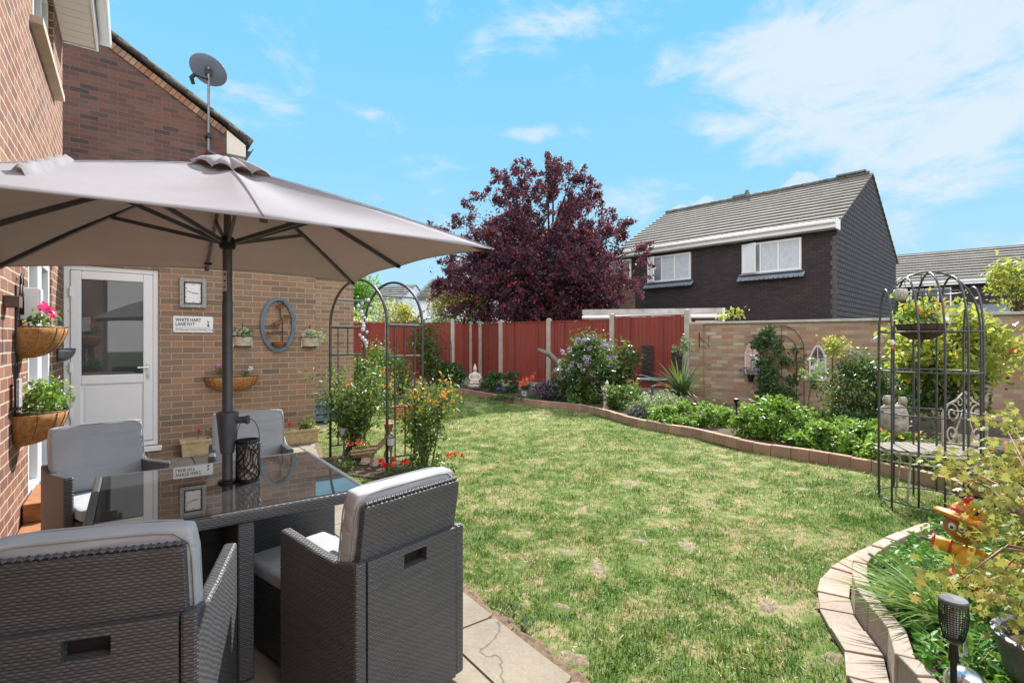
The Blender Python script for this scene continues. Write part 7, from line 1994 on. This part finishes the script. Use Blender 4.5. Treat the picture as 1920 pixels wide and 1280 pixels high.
# stems peeping over the wall
bushy('wall_top_climber', 'thin leafy shoots standing above the coping beside the tall post', 'plant', (4.95,11.6,2.02), (.42,.12,.10), 8, 16, .06, .09, 'acer_back', 161, stemr=.010)
# tree behind the arbour
t, K = bushy('golden_leaved_tree', 'golden green young tree spreading behind the arbour against the wall', 'tree', (5.75,6.8,1.30), (.66,.52,.52), 62, 64, .10, .085, 'acer_back', 171, tm=LEAF5, trunk=.05, nst=18,
   extra=[(5.1,6.5,1.5),(5.15,6.5,1.78),(6.55,6.7,1.15),(6.7,6.7,1.30),(6.15,6.6,1.55),(5.0,6.5,1.25),(5.3,6.4,1.85)])
P = clump_points(ell_clumps(36,(5.8,6.95,.85),(.66,.45,.40),np.random.default_rng(172),.3),60,.10,np.random.default_rng(173)); scatter('lower_foliage',P,.075,M['dark_green'],t,LEAF5,org=(5.75,6.8,0))
mound('marigold_clump', 'low clump with orange yellow flowers behind the slatted seat', (4.45,5.35,.22), (.36,.28,.18), 45, .05, 'mid_green', 174)
tuft('marigold_clump','orange and yellow marigolds showing below the slatted seat',(4.25,5.5,.06),.36,.36,160,.045,'mid_green','fl_yellow',8,.045,175)
mound('dark_groundcover', 'dark low planting at the right edge behind the acer', (5.4,4.9,.14), (.75,.5,.14), 40, .06, 'dark_green', 176)
# branch tips entering at the right edge above the wall
bushy('overhanging_tree', 'yellow green branch tips entering over the wall at the right edge', 'tree', (9.0,9.15,2.45), (.42,.35,.42), 26, 42, .09, .09, 'acer_back', 177, trunk=.05)
bushy('reddish_grass', 'thin reddish arching stems right of the ornate seat back', 'plant', (4.75,4.75,.35), (.25,.2,.18), 10, 8, .08, .05, 'orange_tip', 178, stemr=.006)

# bottom right bed ground cover: one mass of leaves
g = np.random.default_rng(181)
def bed_pts(n, seed, x0=1.4, x1=4.6, y0=.6, y1=3.7, d=.02):
    g = np.random.default_rng(seed); X = g.uniform(x0,x1,n); Y = g.uniform(y0,y1,n); k = inside(bed2_poly, X, Y); return X[k], Y[k], g
X, Y, g = bed_pts(26000, 182)
k = (X < 1.2*Y+.6); X, Y = X[k], Y[k]
hh = .06+.07*(np.sin(X*7+2*np.sin(Y*5))*np.cos(Y*8)*.5+.5)
Z = .10+g.uniform(.15,1,len(X))*hh*1.2
o_ = scatter('ground_cover', np.stack([X,Y,Z],1), g.uniform(.03,.056,len(X)), M['lush_green'], None, LEAF5, rot=rand_rot(len(X),1.2,g,(-.2,-.3,0))); tag(o_, kind='stuff')
# tall strappy grass, fanning left from its crown
def strap(label, c, n, L0, seed, lean, w=.006):
    t = thing('strappy_grass', label, 'grass', c); g = np.random.default_rng(seed); mb = MB()
    for k in range(n):
        a = g.uniform(0,2*math.pi); sp = g.uniform(.15,.9); L = L0*g.uniform(.6,1.1)
        d = Vector((math.cos(a)*sp+lean[0],math.sin(a)*sp+lean[1],1.15)).normalized(); side = d.cross(Vector((g.normal(),g.normal(),.1))).normalized()
        pts = []; b0_ = Vector((g.normal()*.02,g.normal()*.02,-.01)); droop = g.uniform(.15,.6)
        for s in np.linspace(0,1,6): pts.append((b0_+d*L*s+Vector((d.x*.5*s*s*L,d.y*.5*s*s*L,-droop*L*s**2)), w*(1-s)**.5))
        vs = []
        for p, ww in pts: vs += [p-side*ww, p+side*ww]
        mb.add(vs, [(2*i,2*i+1,2*i+3,2*i+2) for i in range(5)])
    mb.build('blades', M['grass_bed'], t); return t
strap('tall strappy grass clump left of the torch in the bottom right bed', (2.0,2.35,.10), 230, .46, 191, (-.62,.20), .0055)
strap('strappy grass right behind the torch near the glazed pot', (1.80,2.0,.10), 70, .26, 192, (.1,.1), .005)
# acer in the glazed pot
ac = thing('acer', 'yellow green star leaved acer arching in from the bottom right corner', 'tree', (1.99,1.86,.30)); g = np.random.default_rng(201)
Kp = [at(1870,905,2.45),at(1800,870,2.55),at(1775,880,2.6),at(1850,870,2.5),at(1900,840,2.4),at(1905,800,2.5),at(1900,900,2.2),at(1860,960,2.3),at(1895,950,2.1),at(1910,1010,2.1),at(1885,1045,2.15),
      at(1815,1080,2.0),at(1790,1095,1.9),at(1850,1110,1.95),at(1885,1120,1.85),at(1910,1100,1.9),at(1905,1160,1.8),at(1830,900,2.5),at(1880,790,2.6),at(1915,870,2.3),at(1925,930,2.0),at(1940,1000,2.0),at(1950,860,2.4),at(1895,1000,2.3),at(1950,1080,1.8),at(1990,950,2.1),at(1980,1040,1.9),at(2010,880,2.2)]
K = np.array([tuple(p) for p in Kp])
P = np.concatenate([k+g.normal(size=(34,3))*(.085,.08,.05) for k in K]+[k+g.normal(size=(14,3))*(.04,.05,.03) for k in K])
scatter('crown', P, g.uniform(.024,.046,len(P)), M['acer_leaf'], ac, MAPLE, rot=rand_rot(len(P),.9,g,(-.3,-.6,0)), org=(1.99,1.86,.30))
mb = MB(); F = Vector((2.02,1.92,.62)); mb.tube([(1.99,1.86,.28),(2.0,1.88,.45),F],[.014,.012,.010],8)
for q in K: 
    q = Vector(q); mb.tube([F, F.lerp(q,.5)+Vector((0,0,.08)), q],[.006,.004,.0015],6)
mb.build('trunk', plain_cache('reddish_twig',(.20,.09,.05),var=.3), ac, (-1.99,-1.86,-.30), smooth=True)
# butterfly stake by the pot
bf = thing('butterfly_stake', 'faded paper like butterfly on a wire between torch and glazed pot', 'ornament', (1.72,1.86,.10)); mb = MB()
mb.tube([(0,0,0),(.0,0,.17)],.002,5); mb.build('wire', M['metal_grey'], bf)
mb = MB(); 
for s in (-1,1): mb.add([(0,0,.16),(s*.05,.0,.215),(s*.055,.01,.17),(s*.02,.0,.15),(s*.035,.01,.12),(s*.01,0,.135)],[(0,1,2,3),(0,3,4,5)])
o_ = mb.build('wing', M['shabby'], bf, rot=(R(-25),0,.4)); sd_ = o_.modifiers.new('thick','SOLIDIFY'); sd_.thickness = .001
